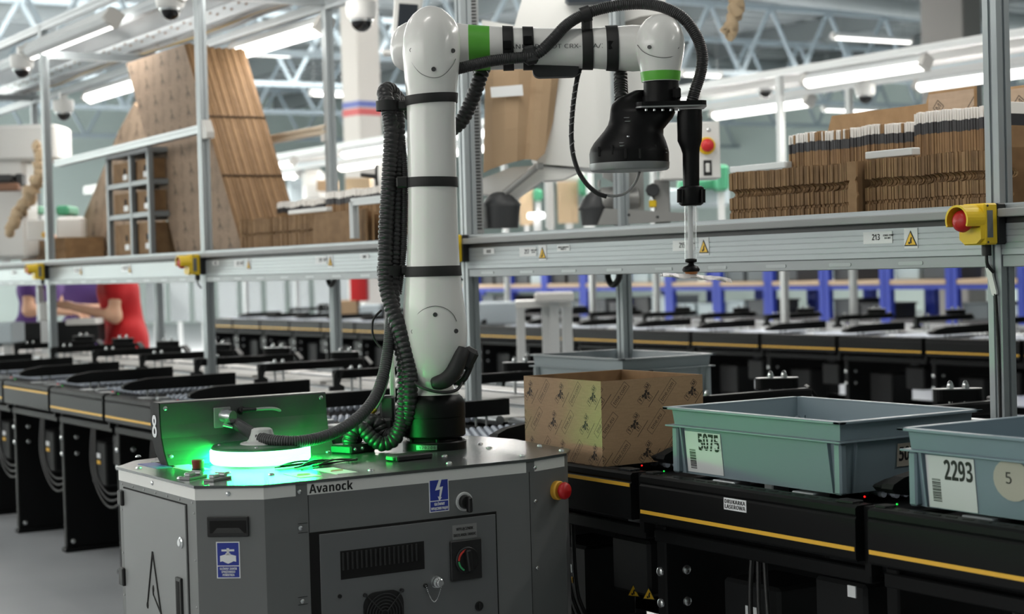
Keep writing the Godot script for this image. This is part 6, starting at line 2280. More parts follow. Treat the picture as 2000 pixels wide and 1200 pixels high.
func build_far_frame() -> void:
	var zf2 := ZF - 5.27
	var zb2 := ZB - 5.27
	var pale := mat("pale aluminium", rgb8(214, 216, 216), 0.4, 0.3)
	var keep := alu
	alu = pale
	var where := ["first", "second", "third", "fourth", "fifth"]
	for k in 5:
		build_post(-9.87 - 2.5 * k, zf2, 2.64, "pale front post of the far frame, %s from the right" % where[k], "front posts of the far frame")
		build_post(-9.87 - 2.5 * k, zb2, 2.56, "pale rear post of the far frame, %s from the right" % where[k], "rear posts of the far frame")
	alu = keep
	for q in [[zf2, 2.63, "front"], [zb2, 2.56, "rear"], [zf2, 1.36, "front table edge"], [zb2, 1.33, "rear table edge"]]:
		var o := thing("far_rail", "long pale aluminium rail of the far frame, " + q[2], "rail", Vector3(-16.0, q[1], q[0]))
		var s := Shape.new()
		bar(s, Vector3(-9, 0, 0), Vector3(12, 0, 0), 0.05)
		part("profile", s, pale, o)
	var o2 := thing("far_cable_channel", "wide pale cable channel between the far frame's lamp rails", "cable channel", Vector3(-16.0, 2.60, (zf2 + zb2) / 2))
	var s2 := Shape.new()
	s2.box(Vector3.ZERO, Vector3(21, 0.05, 0.3))
	s2.box(Vector3(0, 0.03, 0.16), Vector3(21, 0.12, 0.02))
	part("channel", s2, mat("channel white", rgb8(214, 214, 212), 0.5), o2)
	s2 = Shape.new()
	s2.cyl(Vector3(-10, 0.0, -0.42), Vector3(10.5, 0.0, -0.42), 0.03, 0.03, 10)
	part("pale_blue_pipe", s2, mat("pipe pale blue", rgb8(196, 214, 222), 0.4), o2)
	o2 = thing("far_table_board", "pale table board of the far frame carrying flat cartons", "table", Vector3(-16.0, 1.37, (zf2 + zb2) / 2))
	s2 = Shape.new()
	s2.box(Vector3.ZERO, Vector3(21, 0.02, 0.62))
	part("board", s2, mat("board grey", Color.WHITE), o2)
	for q in [[1495, 178, "at the left end of the far lamp rail"], [1690, 188, "below the far lamp rail, right of the pale post"]]:
		dome_camera(onz(zb2 + 0.3, q[0], q[1]), "small white dome camera " + q[2])
	# big card boards standing far behind the upper carton rows
	for q in [[1612, 1810, 228, 300, -3.90, "pale brown board standing behind the upper carton row, lower one"], [1800, 1905, 182, 300, -3.88, "printed brown board standing behind the upper carton row, taller one"], [1955, 2020, 172, 300, -3.88, "printed brown board standing right of the right post"]]:
		var a := onz(q[4], q[0], q[2])
		var b := onz(q[4], q[1], q[3])
		var o := thing("standing_board", q[5], "cardboard sheet", Vector3((a.x + b.x) / 2, 1.366, q[4]))
		var s := Shape.new()
		var w := (b.x - a.x) / 2
		var h := a.y - 1.366
		s.prism(poly([-w - 0.05, 0, w, 0, w, h * 1.0, -w + 0.03, h, -w, h * 0.8]), -0.012, 0.0, Transform3D())
		part("board", s, card_light, o)
		s = Shape.new()
		s.quad(Vector3(-w, 0, 0.001), Vector3(w, 0, 0.001), Vector3(w, h * 0.98, 0.001), Vector3(-w + 0.03, h * 0.98, 0.001), [Vector2(0, h / 0.6), Vector2(w * 2 / 0.6, h / 0.6), Vector2(w * 2 / 0.6, 0), Vector2(0.05, 0)])
		if q[0] != 1612:
			part("printed_face", s, card_faint, o)

func build_racks() -> void:
	var blue := mat("rack blue", rgb8(42, 62, 165), 0.5)
	var tan := mat("rack shelf tan", rgb8(188, 164, 138), 0.6)
	var z := -12.0
	rng.seed = 77
	for k in 13:
		var x := -10.3 - 0.87 * k
		var o := thing("blue_rack", "blue steel rack with tan shelf behind the conveyors, %s" % ("bay %s" % ["at the right picture edge", "second from the right", "third from the right", "fourth from the right", "fifth from the right", "sixth from the right", "seventh from the right", "eighth from the right", "ninth from the right", "behind the pale table", "beside the robot column", "hidden behind the robot", "left of the robot"][k]), "rack", Vector3(x, 0, z), 0.0, "blue racks in the background")
		var bay: String = String(o.get_meta("label")).get_slice("bay ", 1)
		for xx in [-0.395, 0.395]:
			for zz in [0.0, -0.6]:
				var s := Shape.new()
				s.box(Vector3(xx, 0.65, zz), Vector3(0.075, 1.3, 0.06), 0.004)
				part("upright", s, blue, o)
		for y in [0.25, 0.62, 1.0]:
			var s := Shape.new()
			s.box(Vector3(0, y - 0.035, 0.0), Vector3(0.75, 0.045, 0.04))
			part("blue_beam", s, blue, o)
			s = Shape.new()
			s.box(Vector3(0, y + 0.012, -0.3), Vector3(0.76, 0.045, 0.66), 0.003)
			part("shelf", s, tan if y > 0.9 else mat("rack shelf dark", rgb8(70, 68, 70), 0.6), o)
		for y in [0.285, 0.655, 1.035]:
			for m in 2:
				if rng.randf() < 0.25:
					continue
				var c: Color = [rgb8(64, 68, 72), rgb8(168, 182, 186), rgb8(52, 54, 58), rgb8(92, 100, 104), rgb8(40, 41, 43)][rng.randi() % 5]
				var hh := rng.randf_range(0.13, 0.24)
				var b := thing("shelf_box", "blurred %s box, %s shelf, %s half of blue rack bay %s" % [{64: "dark grey", 168: "pale grey", 52: "charcoal", 92: "mid grey", 40: "black"}[c.r8], {0.285: "lowest", 0.655: "middle", 1.035: "upper"}[y], ["left", "right"][m], bay], "box", Vector3(x - 0.19 + 0.38 * m, y, z - 0.25), 0.0, "boxes on the blue racks, %s shelf" % {0.285: "lowest", 0.655: "middle", 1.035: "upper"}[y])
				var s := Shape.new()
				s.box(Vector3(0, hh / 2, 0), Vector3(0.32, hh, 0.45), 0.01)
				s.box(Vector3(0, hh - 0.01, 0), Vector3(0.34, 0.02, 0.47), 0.004)
				part("body", s, mat("shelf box %s" % c.to_html(), c, 0.5), b)

# ---------------------------------------------------------------- paper machine behind the robot
var mb: Vector3
func mp(u: float, v: float, dz := 0.0) -> Vector3:
	var d := ray(u, v)
	return EYE + d * (((mb - EYE).dot(rn) + dz) / d.dot(rn))

func outline_at(pts: Array) -> PackedVector2Array:       # pixels to the machine's own upright plane
	var p := PackedVector2Array()
	for q in pts:
		var w := mp(q[0], q[1]) - mb
		p.append(Vector2(w.dot(rr_), w.y))
	return p

func build_machine() -> void:
	mb = onz(-3.72, 1090, 445)
	var t := Transform3D(Basis(rr_, Vector3.UP, rn), mb)
	var white := mat("machine white", rgb8(222, 222, 219), 0.45)
	var dark := mat("machine dark", rgb8(52, 54, 56), 0.5)
	var steel := mat("machine steel", rgb8(158, 158, 156), 0.4, 0.5)
	var blk := mat("black plastic", Color.BLACK)
	var o := thing("paper_machine", "large white paper packing machine behind the robot, kraft paper hanging from it", "machine")
	var s := Shape.new()
	s.prism(outline_at([[1300, -60], [1300, 300], [1250, 333], [1180, 330], [1052, 320], [1040, 306], [1062, 190], [1085, 152], [1040, 120], [1012, 80], [1006, 45], [1022, -10], [1030, -60]]), -0.34, 0.0, t)
	part("housing", s, white, o)
	s = Shape.new()
	s.prism(outline_at([[1310, 60], [1180, 58], [1250, 35], [1310, 28]]), 0.0, 0.04, t)
	part("hatch_edge", s, mat("hatch grey", rgb8(120, 118, 114), 0.5), o)
	s = Shape.new()
	s.prism(outline_at([[940, 30], [1010, 42], [1005, 150], [940, 150]]), -0.2, -0.12, t)
	part("upper_panel", s, white, o)
	# hanging kraft paper
	s = Shape.new()
	var ps := [[944, 338, 0.0], [960, 330, 0.03], [985, 321, 0.055], [1010, 315, 0.06], [1024, 312, 0.035], [1034, 312, 0.05], [1048, 314, 0.055], [1064, 300, 0.05], [1080, 240, 0.02]]
	var kraft := mat("kraft paper", rgb8(164, 138, 108), 0.75)
	var rows := []
	for q in ps:
		var a := mp(q[0], q[1], q[2])
		var b := mp(q[0] + (16 if q[0] > 1010 else 4), 118, q[2] * 0.6)
		var col := []
		for j in 7:
			var f := j / 6.0
			col.append(a.lerp(b, f) + rn * 0.012 * sin(f * 5.0 + q[0] * 0.05))
		rows.append(col)
	for i in rows.size() - 1:
		for j in 6:
			s.quad(rows[i][j], rows[i + 1][j], rows[i + 1][j + 1], rows[i][j + 1])
			var dn := -rn * 0.004
			s.quad(rows[i + 1][j] + dn, rows[i][j] + dn, rows[i][j + 1] + dn, rows[i + 1][j + 1] + dn)
	part("kraft_paper", s, kraft, o)
	s = Shape.new()
	s.prism(outline_at([[958, 174], [1020, 169], [1022, 190], [960, 194]]), 0.066, 0.069, t)
	part("paper_label", s, mat("sticker white", Color.WHITE), o)
	s = Shape.new()
	s.prism(outline_at([[942, 348], [1000, 326], [1052, 322], [1135, 334], [1100, 350], [1060, 352], [1010, 388], [942, 378]]), -0.18, -0.02, t)
	part("chute", s, white, o)
	s = Shape.new()
	s.cyl(mp(985, 378, 0.02), mp(1050, 324, 0.02), 0.014, 0.014, 8)
	s.box(mp(1052, 325, 0.02), Vector3(0.03, 0.026, 0.03), 0.003)
	part("strut", s, steel, o)
	settle(o, mb)
	o = thing("slotted_duct", "grey slotted wiring duct running up beside the post behind the robot", "wiring duct", mp(937, 452, 0.05))
	s = Shape.new()
	var dt := Transform3D(Basis(rr_, Vector3.UP, rn), Vector3.ZERO)
	s.box(Vector3(-0.001, 0.48, 0), Vector3(0.034, 0.98, 0.04), 0.003, dt.basis)
	part("duct", s, mat("duct grey", rgb8(140, 142, 142), 0.5), o)
	s = Shape.new()
	for k in 74:
		s.box(dt.basis * Vector3(0.0, 0.01 + k * 0.0128, 0.0195), Vector3(0.019, 0.006, 0.003), 0.0, dt.basis)
	part("slots", s, mat("slot dark", Color.BLACK), o).set_meta("kind", "stuff")
	o = thing("black_drum", "black rounded drum standing on the table left of the white machine", "drum", mp(980, 446, 0.0))
	s = Shape.new()
	var q0 := mb
	var rows2 := []
	rb = mb
	for q in [[446, 946, 1012], [405, 944, 1016], [400, 942, 1018], [392, 946, 1010], [383, 952, 1000], [377, 962, 988], [375, 970, 978]]:
		rows2.append([q[0], q[1], q[2], 0.0, 0.8])
	var m1 := part("drum", upright(rows2, 28), dark, o)
	m1.position = -o.position
	# lower right: motor, bracket, knob
	o = thing("feed_motor", "black and grey motor on the steel bracket below the camera head", "motor", mp(1165, 440, 0.0))
	s = Shape.new()
	s = upright([[440, 1136, 1190, 0.0, 0.9], [412, 1133, 1188, 0.0, 0.9], [409, 1129, 1190, 0.0, 0.9], [404, 1131, 1190, 0.0, 0.9], [392, 1136, 1188, 0.0, 0.9], [380, 1146, 1184, 0.0, 0.9], [372, 1156, 1180, 0.0, 0.9]], 24)
	var m2 := part("housing", s, dark, o)
	m2.position = -o.position
	s = Shape.new()
	s.cyl(mp(1172, 392, 0.0), mp(1246, 386, -0.02), 0.05, 0.05, 20, 0.006)
	s.cyl(mp(1170, 366, 0.03), mp(1170, 352, 0.03), 0.006, 0.006, 8)
	m2 = part("gearbox", s, steel, o)
	m2.position = -o.position
	settle_keep(o)
	o = thing("steel_bracket", "grey steel channel bracket lying on the table under the camera head", "bracket", mp(1250, 440, 0.05))
	s = Shape.new()
	s.prism(outline_at([[1178, 409], [1342, 418], [1342, 432], [1200, 440], [1165, 440]]), 0.02, 0.10, t)
	s.prism(outline_at([[1222, 335], [1256, 335], [1258, 412], [1222, 412]]), -0.04, 0.01, t)
	s.prism(outline_at([[1176, 336], [1186, 334], [1240, 362], [1232, 372], [1176, 348]]), 0.02, 0.05, t)
	var m3 := part("channel", s, steel, o)
	m3.position = -o.position
	s = Shape.new()
	for q in [[1228, 420], [1284, 424]]:
		s = Shape.new()
		screw(s, mp(q[0], q[1], 0.10), rn, 0.006)
		m3 = part("bolt", s, dark, o)
		m3.position = -o.position
	o = thing("clamp_knob", "dark star knob with a yellow block below it, right of the camera head", "knob", mp(1274, 372, 0.04))
	s = Shape.new()
	s.cyl(Vector3.ZERO, rn * 0.03, 0.027, 0.027, 8, 0.004)
	s.cyl(rr_ * 0.02 + Vector3(0, -0.02, 0) - rn * 0.02, rr_ * 0.02 + Vector3(0, -0.02, 0), 0.022, 0.022, 12)
	part("knob", s, dark, o)
	s = Shape.new()
	s.box(Vector3(0, -0.052, 0), Vector3(0.028, 0.028, 0.03), 0.004, t.basis)
	part("yellow_block", s, mat("stop box yellow", Color.WHITE), o)
	s = Shape.new()
	s.box(rr_ * 0.012 + Vector3(0, -0.06, -0.03), Vector3(0.06, 0.2, 0.04), 0.004, t.basis)
	part("stand", s, steel, o)
	# control panel
	var ca := mp(1288, 243, 0.10)
	var cb := mp(1404, 350, 0.10)
	o = thing("control_panel", "white control box with red stop button and rocker switch, right of the gripper", "control panel", (ca + cb) / 2)
	s = Shape.new()
	s.box(Vector3.ZERO, Vector3((cb - ca).dot(rr_), ca.y - cb.y, 0.14), 0.004, t.basis)
	part("case", s, white, o)
	var pc := mp(1380, 285, 0.17) - o.position
	s = Shape.new()
	s.lathe([[0.0, 0.033], [0.004, 0.033], [0.005, 0.031], [0.005, 0.0]], Transform3D(t.basis, pc), 24)
	part("yellow_collar", s, mat("stop box yellow", Color.WHITE), o)
	s = Shape.new()
	s.lathe([[0.004, 0.012], [0.02, 0.012], [0.021, 0.023], [0.032, 0.025], [0.042, 0.018], [0.044, 0.0]], Transform3D(t.basis, pc), 24, true, 0.9)
	part("stop_button", s, mat("stop red bright", rgb8(206, 40, 44), 0.4), o)
	pc = mp(1382, 328, 0.17) - o.position
	s = Shape.new()
	s.box(pc, Vector3(0.031, 0.058, 0.008), 0.002, t.basis)
	part("switch_frame", s, blk, o)
	s = Shape.new()
	s.box(pc + rn * 0.005, Vector3(0.015, 0.034, 0.008), 0.003, t.basis)
	part("rocker", s, mat("machine white", Color.WHITE), o)
	s = Shape.new()
	screw(s, mp(1384, 254, 0.17) - o.position, rn, 0.008)
	part("pilot_lamp", s, mat("bright steel", Color.WHITE), o)
	# dark screen at the top edge and a second one behind the robot's head
	o = thing("dark_device", "dark blue grey rounded device at the top edge above the forearm", "device", mp(1160, -6, 0.06))
	s = Shape.new()
	s.box(Vector3.ZERO, Vector3(0.22, 0.05, 0.1), 0.014, t.basis)
	part("case", s, mat("device slate", rgb8(72, 80, 90), 0.5), o)
	o = thing("monitor", "small dark monitor with pale frame left of the robot's head", "monitor", EYE + ray(795, 45) * 8.2)
	s = Shape.new()
	s.box(Vector3.ZERO, Vector3(0.13, 0.26, 0.06), 0.005, t.basis.rotated(rn, -0.1))
	part("frame", s, mat("machine white", Color.WHITE), o)
	s = Shape.new()
	s.box(rn * 0.03 + rr_ * 0.005 + Vector3(0, 0.02, 0), Vector3(0.09, 0.13, 0.006), 0.001, t.basis.rotated(rn, -0.1))
	part("screen", s, mat("screen dark", rgb8(34, 40, 48), 0.3), o)
	s = Shape.new()
	s.box(Vector3(0, -0.14, 0.02), Vector3(0.2, 0.02, 0.1), 0.004, t.basis)
	part("stand", s, mat("machine white", Color.WHITE), o)

func settle_keep(_o: Node3D) -> void:
	pass

# ---------------------------------------------------------------- things in the middle and far distance
func far(u: float, v: float, d: float) -> Vector3:
	return EYE + ray(u, v) * d

func far_box(called: String, label: String, cat: String, u0: float, v0: float, u1: float, v1: float, d: float, depth: float, m: Material, bev := 0.02, group := "", pname := "body", stand := true) -> Node3D:
	var floor_y := 0.0
	if d == 0.0:                                        # it stands on the far frame's table
		d = (-8.78 - depth * 0.2) / ray((u0 + u1) / 2, v1).z
		floor_y = 1.38
	if d < -0.5:                                        # it stands on the near table
		d = -3.6 / ray((u0 + u1) / 2, v1).z
		floor_y = 1.366
	var a := far(u0, v0, d)
	var b := far(u1, v1, d)
	var c := (a + b) / 2
	var h := absf(a.y - b.y)
	var o := thing(called, label, cat, Vector3(c.x, c.y - h / 2, c.z), 0.0, group)
	var s := Shape.new()
	s.box(Vector3(0, h / 2, 0) - rn * depth / 2, Vector3(absf((b - a).dot(rr_)), h, depth), bev, Basis(rr_, Vector3.UP, rn))
	part(pname, s, m, o)
	if stand and o.position.y > floor_y + 0.02:
		s = Shape.new()
		s.box(-rn * depth / 2 + Vector3(0, -(o.position.y - floor_y) / 2, 0), Vector3(0.05, o.position.y - floor_y, 0.05), 0.0, Basis(rr_, Vector3.UP, rn))
		part("stand", s, mat("pale aluminium", Color.WHITE), o)
	return o

func build_far_things() -> void:
	var white := mat("machine white", Color.WHITE)
	var kraft := mat("kraft paper", Color.WHITE)
	var kraft2 := mat("kraft paper pale", rgb8(196, 172, 140), 0.75)
	var teal := mat("machine green", rgb8(70, 150, 112), 0.5)
	var blk := mat("conveyor black", Color.BLACK)
	var s := Shape.new()
	var bs := Basis(rr_, Vector3.UP, rn)
	# crumpled kraft paper at far left and at the top right
	for q in [[[[72, 282], [80, 318], [74, 352], [58, 380], [44, 408], [30, 432], [18, 456]], 11.0, 0.042, "crumpled strip of kraft paper hanging from the white machine at the far left"], [[[1436, -20], [1436, 10], [1434, 34], [1428, 52], [1426, 72]], 7.0, 0.030, "twisted strip of kraft paper hanging at the top edge, right of the robot's wrist"]]:
		var ps := []
		for p in q[0]:
			ps.append(far(p[0], p[1], q[1]))
		rng.seed = int(q[1] * 10.0)
		var path := smooth(ps, 0.018)
		for i in path.size():
			path[i] += rr_ * rng.randf_range(-0.012, 0.012) + rn * rng.randf_range(-0.02, 0.02)
		var o := thing("kraft_strip", q[3], "paper", path[path.size() - 1])
		s = Shape.new()
		var rad := PackedFloat32Array()
		for i in path.size():
			rad.append(q[2] * (1.0 + rng.randf_range(-0.3, 0.3) + 0.10 * sin(i * 2.7 + 1.0)) * (0.7 + 0.3 * sin(PI * i / path.size())))
		s.tube(path, rad, 7)
		var pm := part("paper", s, kraft2, o)
		pm.position = -o.position
	# white machine at the far left
	var o := far_box("packing_machine", "white packing machine at the left picture edge with a hanging kraft strip", "machine", -60, 246, 112, 312, 11.4, 0.4, white, 0.02, "", "body", false)
	s = Shape.new()
	var m0 := o.position
	s.box(far(20, 408, 11.6) - m0, Vector3(0.30, 0.68, 0.3), 0.03, bs)
	part("lower_body", s, white, o)
	s = Shape.new()
	s.box(far(6, 350, 11.3) - m0, Vector3(0.16, 0.05, 0.2), 0.01, bs)
	s.box(far(40, 352, 11.3) - m0, Vector3(0.05, 0.08, 0.1), 0.01, bs)
	part("dark_clamp", s, mat("machine dark", Color.BLACK), o)
	s = Shape.new()
	s.box(far(15, 366, 11.25) - m0, Vector3(0.16, 0.05, 0.1), 0.01, bs)
	part("brown_roller", s, mat("brown rubber", rgb8(140, 104, 82), 0.6), o)
	s = Shape.new()
	s.box(far(76, 450, 11.3) - m0, Vector3(0.13, 0.13, 0.08), 0.004, bs)
	part("control_case", s, white, o)
	s = Shape.new()
	s.cyl(far(88, 459, 11.2) - m0, far(88, 459, 11.17) - m0, 0.022, 0.022, 16)
	part("yellow_collar", s, mat("stop box yellow", Color.WHITE), o)
	s = Shape.new()
	s.cyl(far(90, 459, 11.17) - m0, far(90, 459, 11.12) - m0, 0.013, 0.013, 14)
	part("stop_button", s, mat("stop red bright", Color.WHITE), o)
	far_box("dark_tool", "dark tool with a red spot at the left picture edge on the table", "tool", -10, 478, 26, 508, -1.0, 0.1, mat("machine dark", Color.BLACK), 0.01)
	# further machines between the lines
	far_box("distant_machine", "small green machine left of the leaning sheet", "machine", 108, 402, 134, 420, -1.0, 0.3, teal)
	far_box("distant_machine", "small green machine behind the hanging kraft strip", "machine", 56, 402, 76, 418, -1.0, 0.3, teal)
	far_box("distant_cabinet", "white distant cabinet left of the leaning sheet", "cabinet", 108, 424, 165, 508, -1.0, 0.1, white)
	far_box("distant_machine", "green machine right of the gripper behind the control box", "machine", 1328, 350, 1422, 368, 0.0, 0.3, teal, 0.02, "", "body", false)
	far_box("distant_machine", "green upright machine part left of the lower carton rows", "machine", 1400, 322, 1424, 372, 0.0, 0.3, teal)
	far_box("distant_machine", "green rounded machine part behind the motor, below the white machine", "machine", 1130, 345, 1160, 382, 0.0, 0.2, teal, 0.06)
	far_box("distant_machine", "small green machine part behind the grey pale post", "machine", 1042, 370, 1060, 392, 0.0, 0.2, teal, 0.04)
	far_box("hanging_board", "pale kraft board hanging left of the pale post behind the drum", "board", 1014, 368, 1042, 440, 0.0, 0.02, kraft2, 0.004)
	far_box("hanging_board", "kraft board hanging right of the pale post under the small white machine head", "board", 1088, 356, 1130, 436, 0.0, 0.02, kraft2, 0.004)
	far_box("white_machine_head", "white machine head above the kraft board, behind the braided cable", "machine", 1082, 326, 1142, 357, 0.0, 0.25, white, 0.05)
	far_box("pale_post", "pale upright post between the two hanging kraft boards", "post", 1064, 350, 1084, 446, 0.0, 0.05, mat("pale aluminium", Color.WHITE), 0.004)
	var lamp := far_box("task_lamp", "small glowing work lamp between the drum and the pale post", "lamp", 1030, 416, 1064, 427, 0.0, 0.05, glow("task lamp glow", Color(1, 1, 1), 2.0), 0.01, "", "glowing_shade")
	var ol := OmniLight3D.new()
	ol.name = "task_lamp_light"
	lamp.add_child(ol)
	ol.position = Vector3(0, 0.015, 0) + rn * 0.06
	ol.light_energy = 0.006
	ol.light_size = 0.03
	ol.omni_range = 30.0
	ol.omni_attenuation = 2.0
	ol.shadow_enabled = true
	far_box("pale_cabinet", "pale cabinet below the steel bracket's right part, behind the table", "cabinet", 1290, 369, 1426, 402, 0.0, 0.3, mat("pale blue grey", rgb8(188, 200, 206), 0.5))
	# white round motor with black handle left of the hose bundle
	o = thing("winding_motor", "round white motor with a black handle left of the robot's hose bundle", "motor", far(752, 345, 8.6))
	s = Shape.new()
	s.cyl(-rr_ * 0.03 + rn * 0.0, rr_ * 0.05, 0.085, 0.085, 24, 0.02)
	part("housing", s, white, o)
	s = Shape.new()
	s.cyl(-rr_ * 0.045, -rr_ * 0.03, 0.06, 0.06, 20)
	s.cyl(-rr_ * 0.12 + Vector3(0, 0.012, 0), -rr_ * 0.04, 0.010, 0.013, 10)
	part("handle", s, mat("black plastic", Color.BLACK), o)
	s = Shape.new()
	s.box(Vector3(0, -o.position.y / 2, 0) - rn * 0.05, Vector3(0.05, o.position.y, 0.05), 0.0, bs)
	part("stand", s, mat("pale aluminium", Color.WHITE), o)
	# white machines and cartons behind, left of the robot
	far_box("distant_machine", "white rounded machine below the small strip lamps left of the concrete column", "machine", 588, 330, 632, 395, 0.0, 0.4, white, 0.08)
	far_box("distant_machine", "pale machine panel right of the leaning boards", "machine", 560, 350, 600, 410, 0.0, 0.4, mat("pale blue grey", Color.WHITE), 0.04)
	far_box("distant_carton", "pale brown carton behind the white topped cartons, left one", "carton", 618, 352, 656, 372, 0.0, 0.3, kraft, 0.01)
	far_box("distant_carton", "pale brown carton behind the white topped cartons, right one", "carton", 674, 348, 724, 372, 0.0, 0.3, kraft2, 0.01)
	# red crate and carton under the table left of the robot
	far_box("red_crate", "bright red crate seen under the near table left of the robot", "crate", 683, 541, 717, 588, 18.7, 0.3, mat("crate red", rgb8(196, 24, 28), 0.5), 0.008, "", "body", false)
	far_box("distant_carton", "brown carton below the red crate on the far line", "carton", 648, 588, 698, 622, 18.7, 0.4, kraft, 0.008, "", "body", false)
	far_box("distant_tote", "pale blue grey tote left of the hose bundle on the far line", "tote", 702, 596, 742, 624, 18.1, 0.4, mat("pale blue grey", Color.WHITE), 0.01, "", "body", false)
	far_box("distant_tote", "grey tote right of the robot column on the far line", "tote", 934, 592, 1012, 634, 15.2, 0.4, mat("tote mid grey", rgb8(150, 160, 166), 0.5), 0.012, "", "body", false)
	# work table with white things, right of the robot
	o = thing("work_table", "pale aluminium work table with a white top standing right of the robot column", "table", far(1062, 712, 9.2))
	var t0 := o.position
	s = Shape.new()
	s.prism(PackedVector2Array([Vector2(-0.14, 0.30), Vector2(0.15, 0.30), Vector2(0.15, 0.335), Vector2(-0.14, 0.335)]), -0.5, 0.0, Transform3D(bs, Vector3.ZERO))
	part("top", s, white, o)
	for q in [[-0.115, 0.0], [0.02, -0.03], [0.135, 0.0], [-0.115, -0.45], [0.135, -0.45]]:
		s = Shape.new()
		s.box(rr_ * q[0] + rn * (q[1] - 0.025) + Vector3(0, -0.17, 0), Vector3(0.045, 0.98, 0.045), 0.003, bs)
		part("leg", s, mat("pale aluminium", Color.WHITE), o)
	far_box("white_sack", "white folded sack lying on the pale work table", "sack", 1044, 572, 1122, 589, 9.1, 0.2, mat("sack white", rgb8(228, 226, 222), 0.7), 0.02)
	# dark stand and bottles where the purple workers are
	far_box("black_counter", "black counter in front of the red shirted worker, row of round holes", "counter", 25, 632, 192, 668, 11.9, 0.22, mat("conveyor dark grey", Color.BLACK), 0.01)
	far_box("white_sheet", "white paper sheet lying on the black counter under the hands", "paper", 128, 624, 186, 634, 11.8, 0.25, mat("sack white", Color.WHITE), 0.004)
	far_box("blue_tub", "pale blue grey tub left of the black counter at the picture edge", "tub", -20, 632, 24, 672, 11.0, 0.3, mat("pale blue grey", Color.WHITE), 0.01)
	far_box("white_jug", "white jug standing on the black counter beside the blue trousers", "jug", 74, 590, 92, 626, 11.7, 0.12, white, 0.02)
	# pale wall panels seen between the lines under the left beams
	for k in 9:
		far_box("white_partition", "white partition panel between dark gaps under the left table beams, " + ["first", "second", "third", "fourth", "fifth", "sixth", "seventh", "eighth", "ninth"][k] + " from the left", "partition", 284 + k * 47, 540, 322 + k * 47, 628, 26.0, 0.05, mat("partition white", rgb8(150, 156, 158), 0.6), 0.004, "white partition panels far behind the left table")

# ---------------------------------------------------------------- people
func blob(bones: Array, cell: float, k: float) -> Shape:   # one skin round tapered bones [a, b, ra, rb]
	var lo := Vector3.INF
	var hi := -Vector3.INF
	for b in bones:
		var r := maxf(b[2], b[3]) + cell * 2.5
		lo = lo.min(b[0] - Vector3.ONE * r).min(b[1] - Vector3.ONE * r)
		hi = hi.max(b[0] + Vector3.ONE * r).max(b[1] + Vector3.ONE * r)
	var n := Vector3i(((hi - lo) / cell).ceil()) + Vector3i.ONE
	var f := PackedFloat32Array()
	f.resize(n.x * n.y * n.z)
	f.fill(0.2)
	for b in bones:
		var a: Vector3 = b[0]
		var ab: Vector3 = b[1] - a
		var l2 := maxf(ab.length_squared(), 1e-9)
		var m := maxf(b[2], b[3]) + k + cell
		var i0 := Vector3i(((a.min(b[1]) - Vector3.ONE * m - lo) / cell).floor()).clamp(Vector3i.ZERO, n - Vector3i.ONE)
		var i1 := Vector3i(((a.max(b[1]) + Vector3.ONE * m - lo) / cell).ceil()).clamp(Vector3i.ZERO, n - Vector3i.ONE)
		for z in range(i0.z, i1.z + 1):
			for y in range(i0.y, i1.y + 1):
				var at := (z * n.y + y) * n.x
				for x in range(i0.x, i1.x + 1):
					var p := lo + Vector3(x, y, z) * cell
					var t := clampf((p - a).dot(ab) / l2, 0.0, 1.0)
					var d: float = p.distance_to(a + ab * t) - lerpf(b[2], b[3], t)
					var o := f[at + x]
					var h := maxf(k - absf(o - d), 0.0) / k
					f[at + x] = minf(o, d) - h * h * k * 0.25
	var s := Shape.new()
	var id := {}
	var cells := [0, 1, n.x, n.x + 1, n.x * n.y, n.x * n.y + 1, n.x * n.y + n.x, n.x * n.y + n.x + 1]
	for z in n.z - 1:
		for y in n.y - 1:
			for x in n.x - 1:
				var at := (z * n.y + y) * n.x + x
				var inside := 0
				for c in cells:
					if f[at + c] < 0.0:
						inside += 1
				if inside == 0 or inside == 8:
					continue
				var sum := Vector3.ZERO
				var cnt := 0
				for e in [[0, 1], [2, 3], [4, 5], [6, 7], [0, 2], [1, 3], [4, 6], [5, 7], [0, 4], [1, 5], [2, 6], [3, 7]]:
					var va := f[at + cells[e[0]]]
					var vb := f[at + cells[e[1]]]
					if (va < 0.0) != (vb < 0.0):
						var q := va / (va - vb)
						sum += Vector3(e[0] & 1, (e[0] >> 1) & 1, e[0] >> 2).lerp(Vector3(e[1] & 1, (e[1] >> 1) & 1, e[1] >> 2), q)
						cnt += 1
				var g := Vector3(f[at + 1] - f[at] + f[at + n.x + 1] - f[at + n.x], f[at + n.x] - f[at] + f[at + n.x + 1] - f[at + 1], f[at + n.x * n.y] - f[at] + f[at + n.x * n.y + 1] - f[at + 1])
				id[at] = s.vert(lo + (Vector3(x, y, z) + sum / cnt) * cell, g.normalized())
	for at in id:
		var st := [1, n.x, n.x * n.y]
		for ax in 3:
			var u: int = st[(ax + 1) % 3]
			var w: int = st[(ax + 2) % 3]
			if not (id.has(at - u) and id.has(at - w) and id.has(at - u - w)):
				continue
			var va := f[at]
			var vb := f[at + st[ax]]
			if (va < 0.0) == (vb < 0.0):
				continue
			var q := [id[at - u - w], id[at - w], id[at], id[at - u]]
			if va > 0.0:
				q.reverse()
			s.ix.append_array(PackedInt32Array([q[0], q[2], q[1], q[0], q[3], q[2]]))
	return s

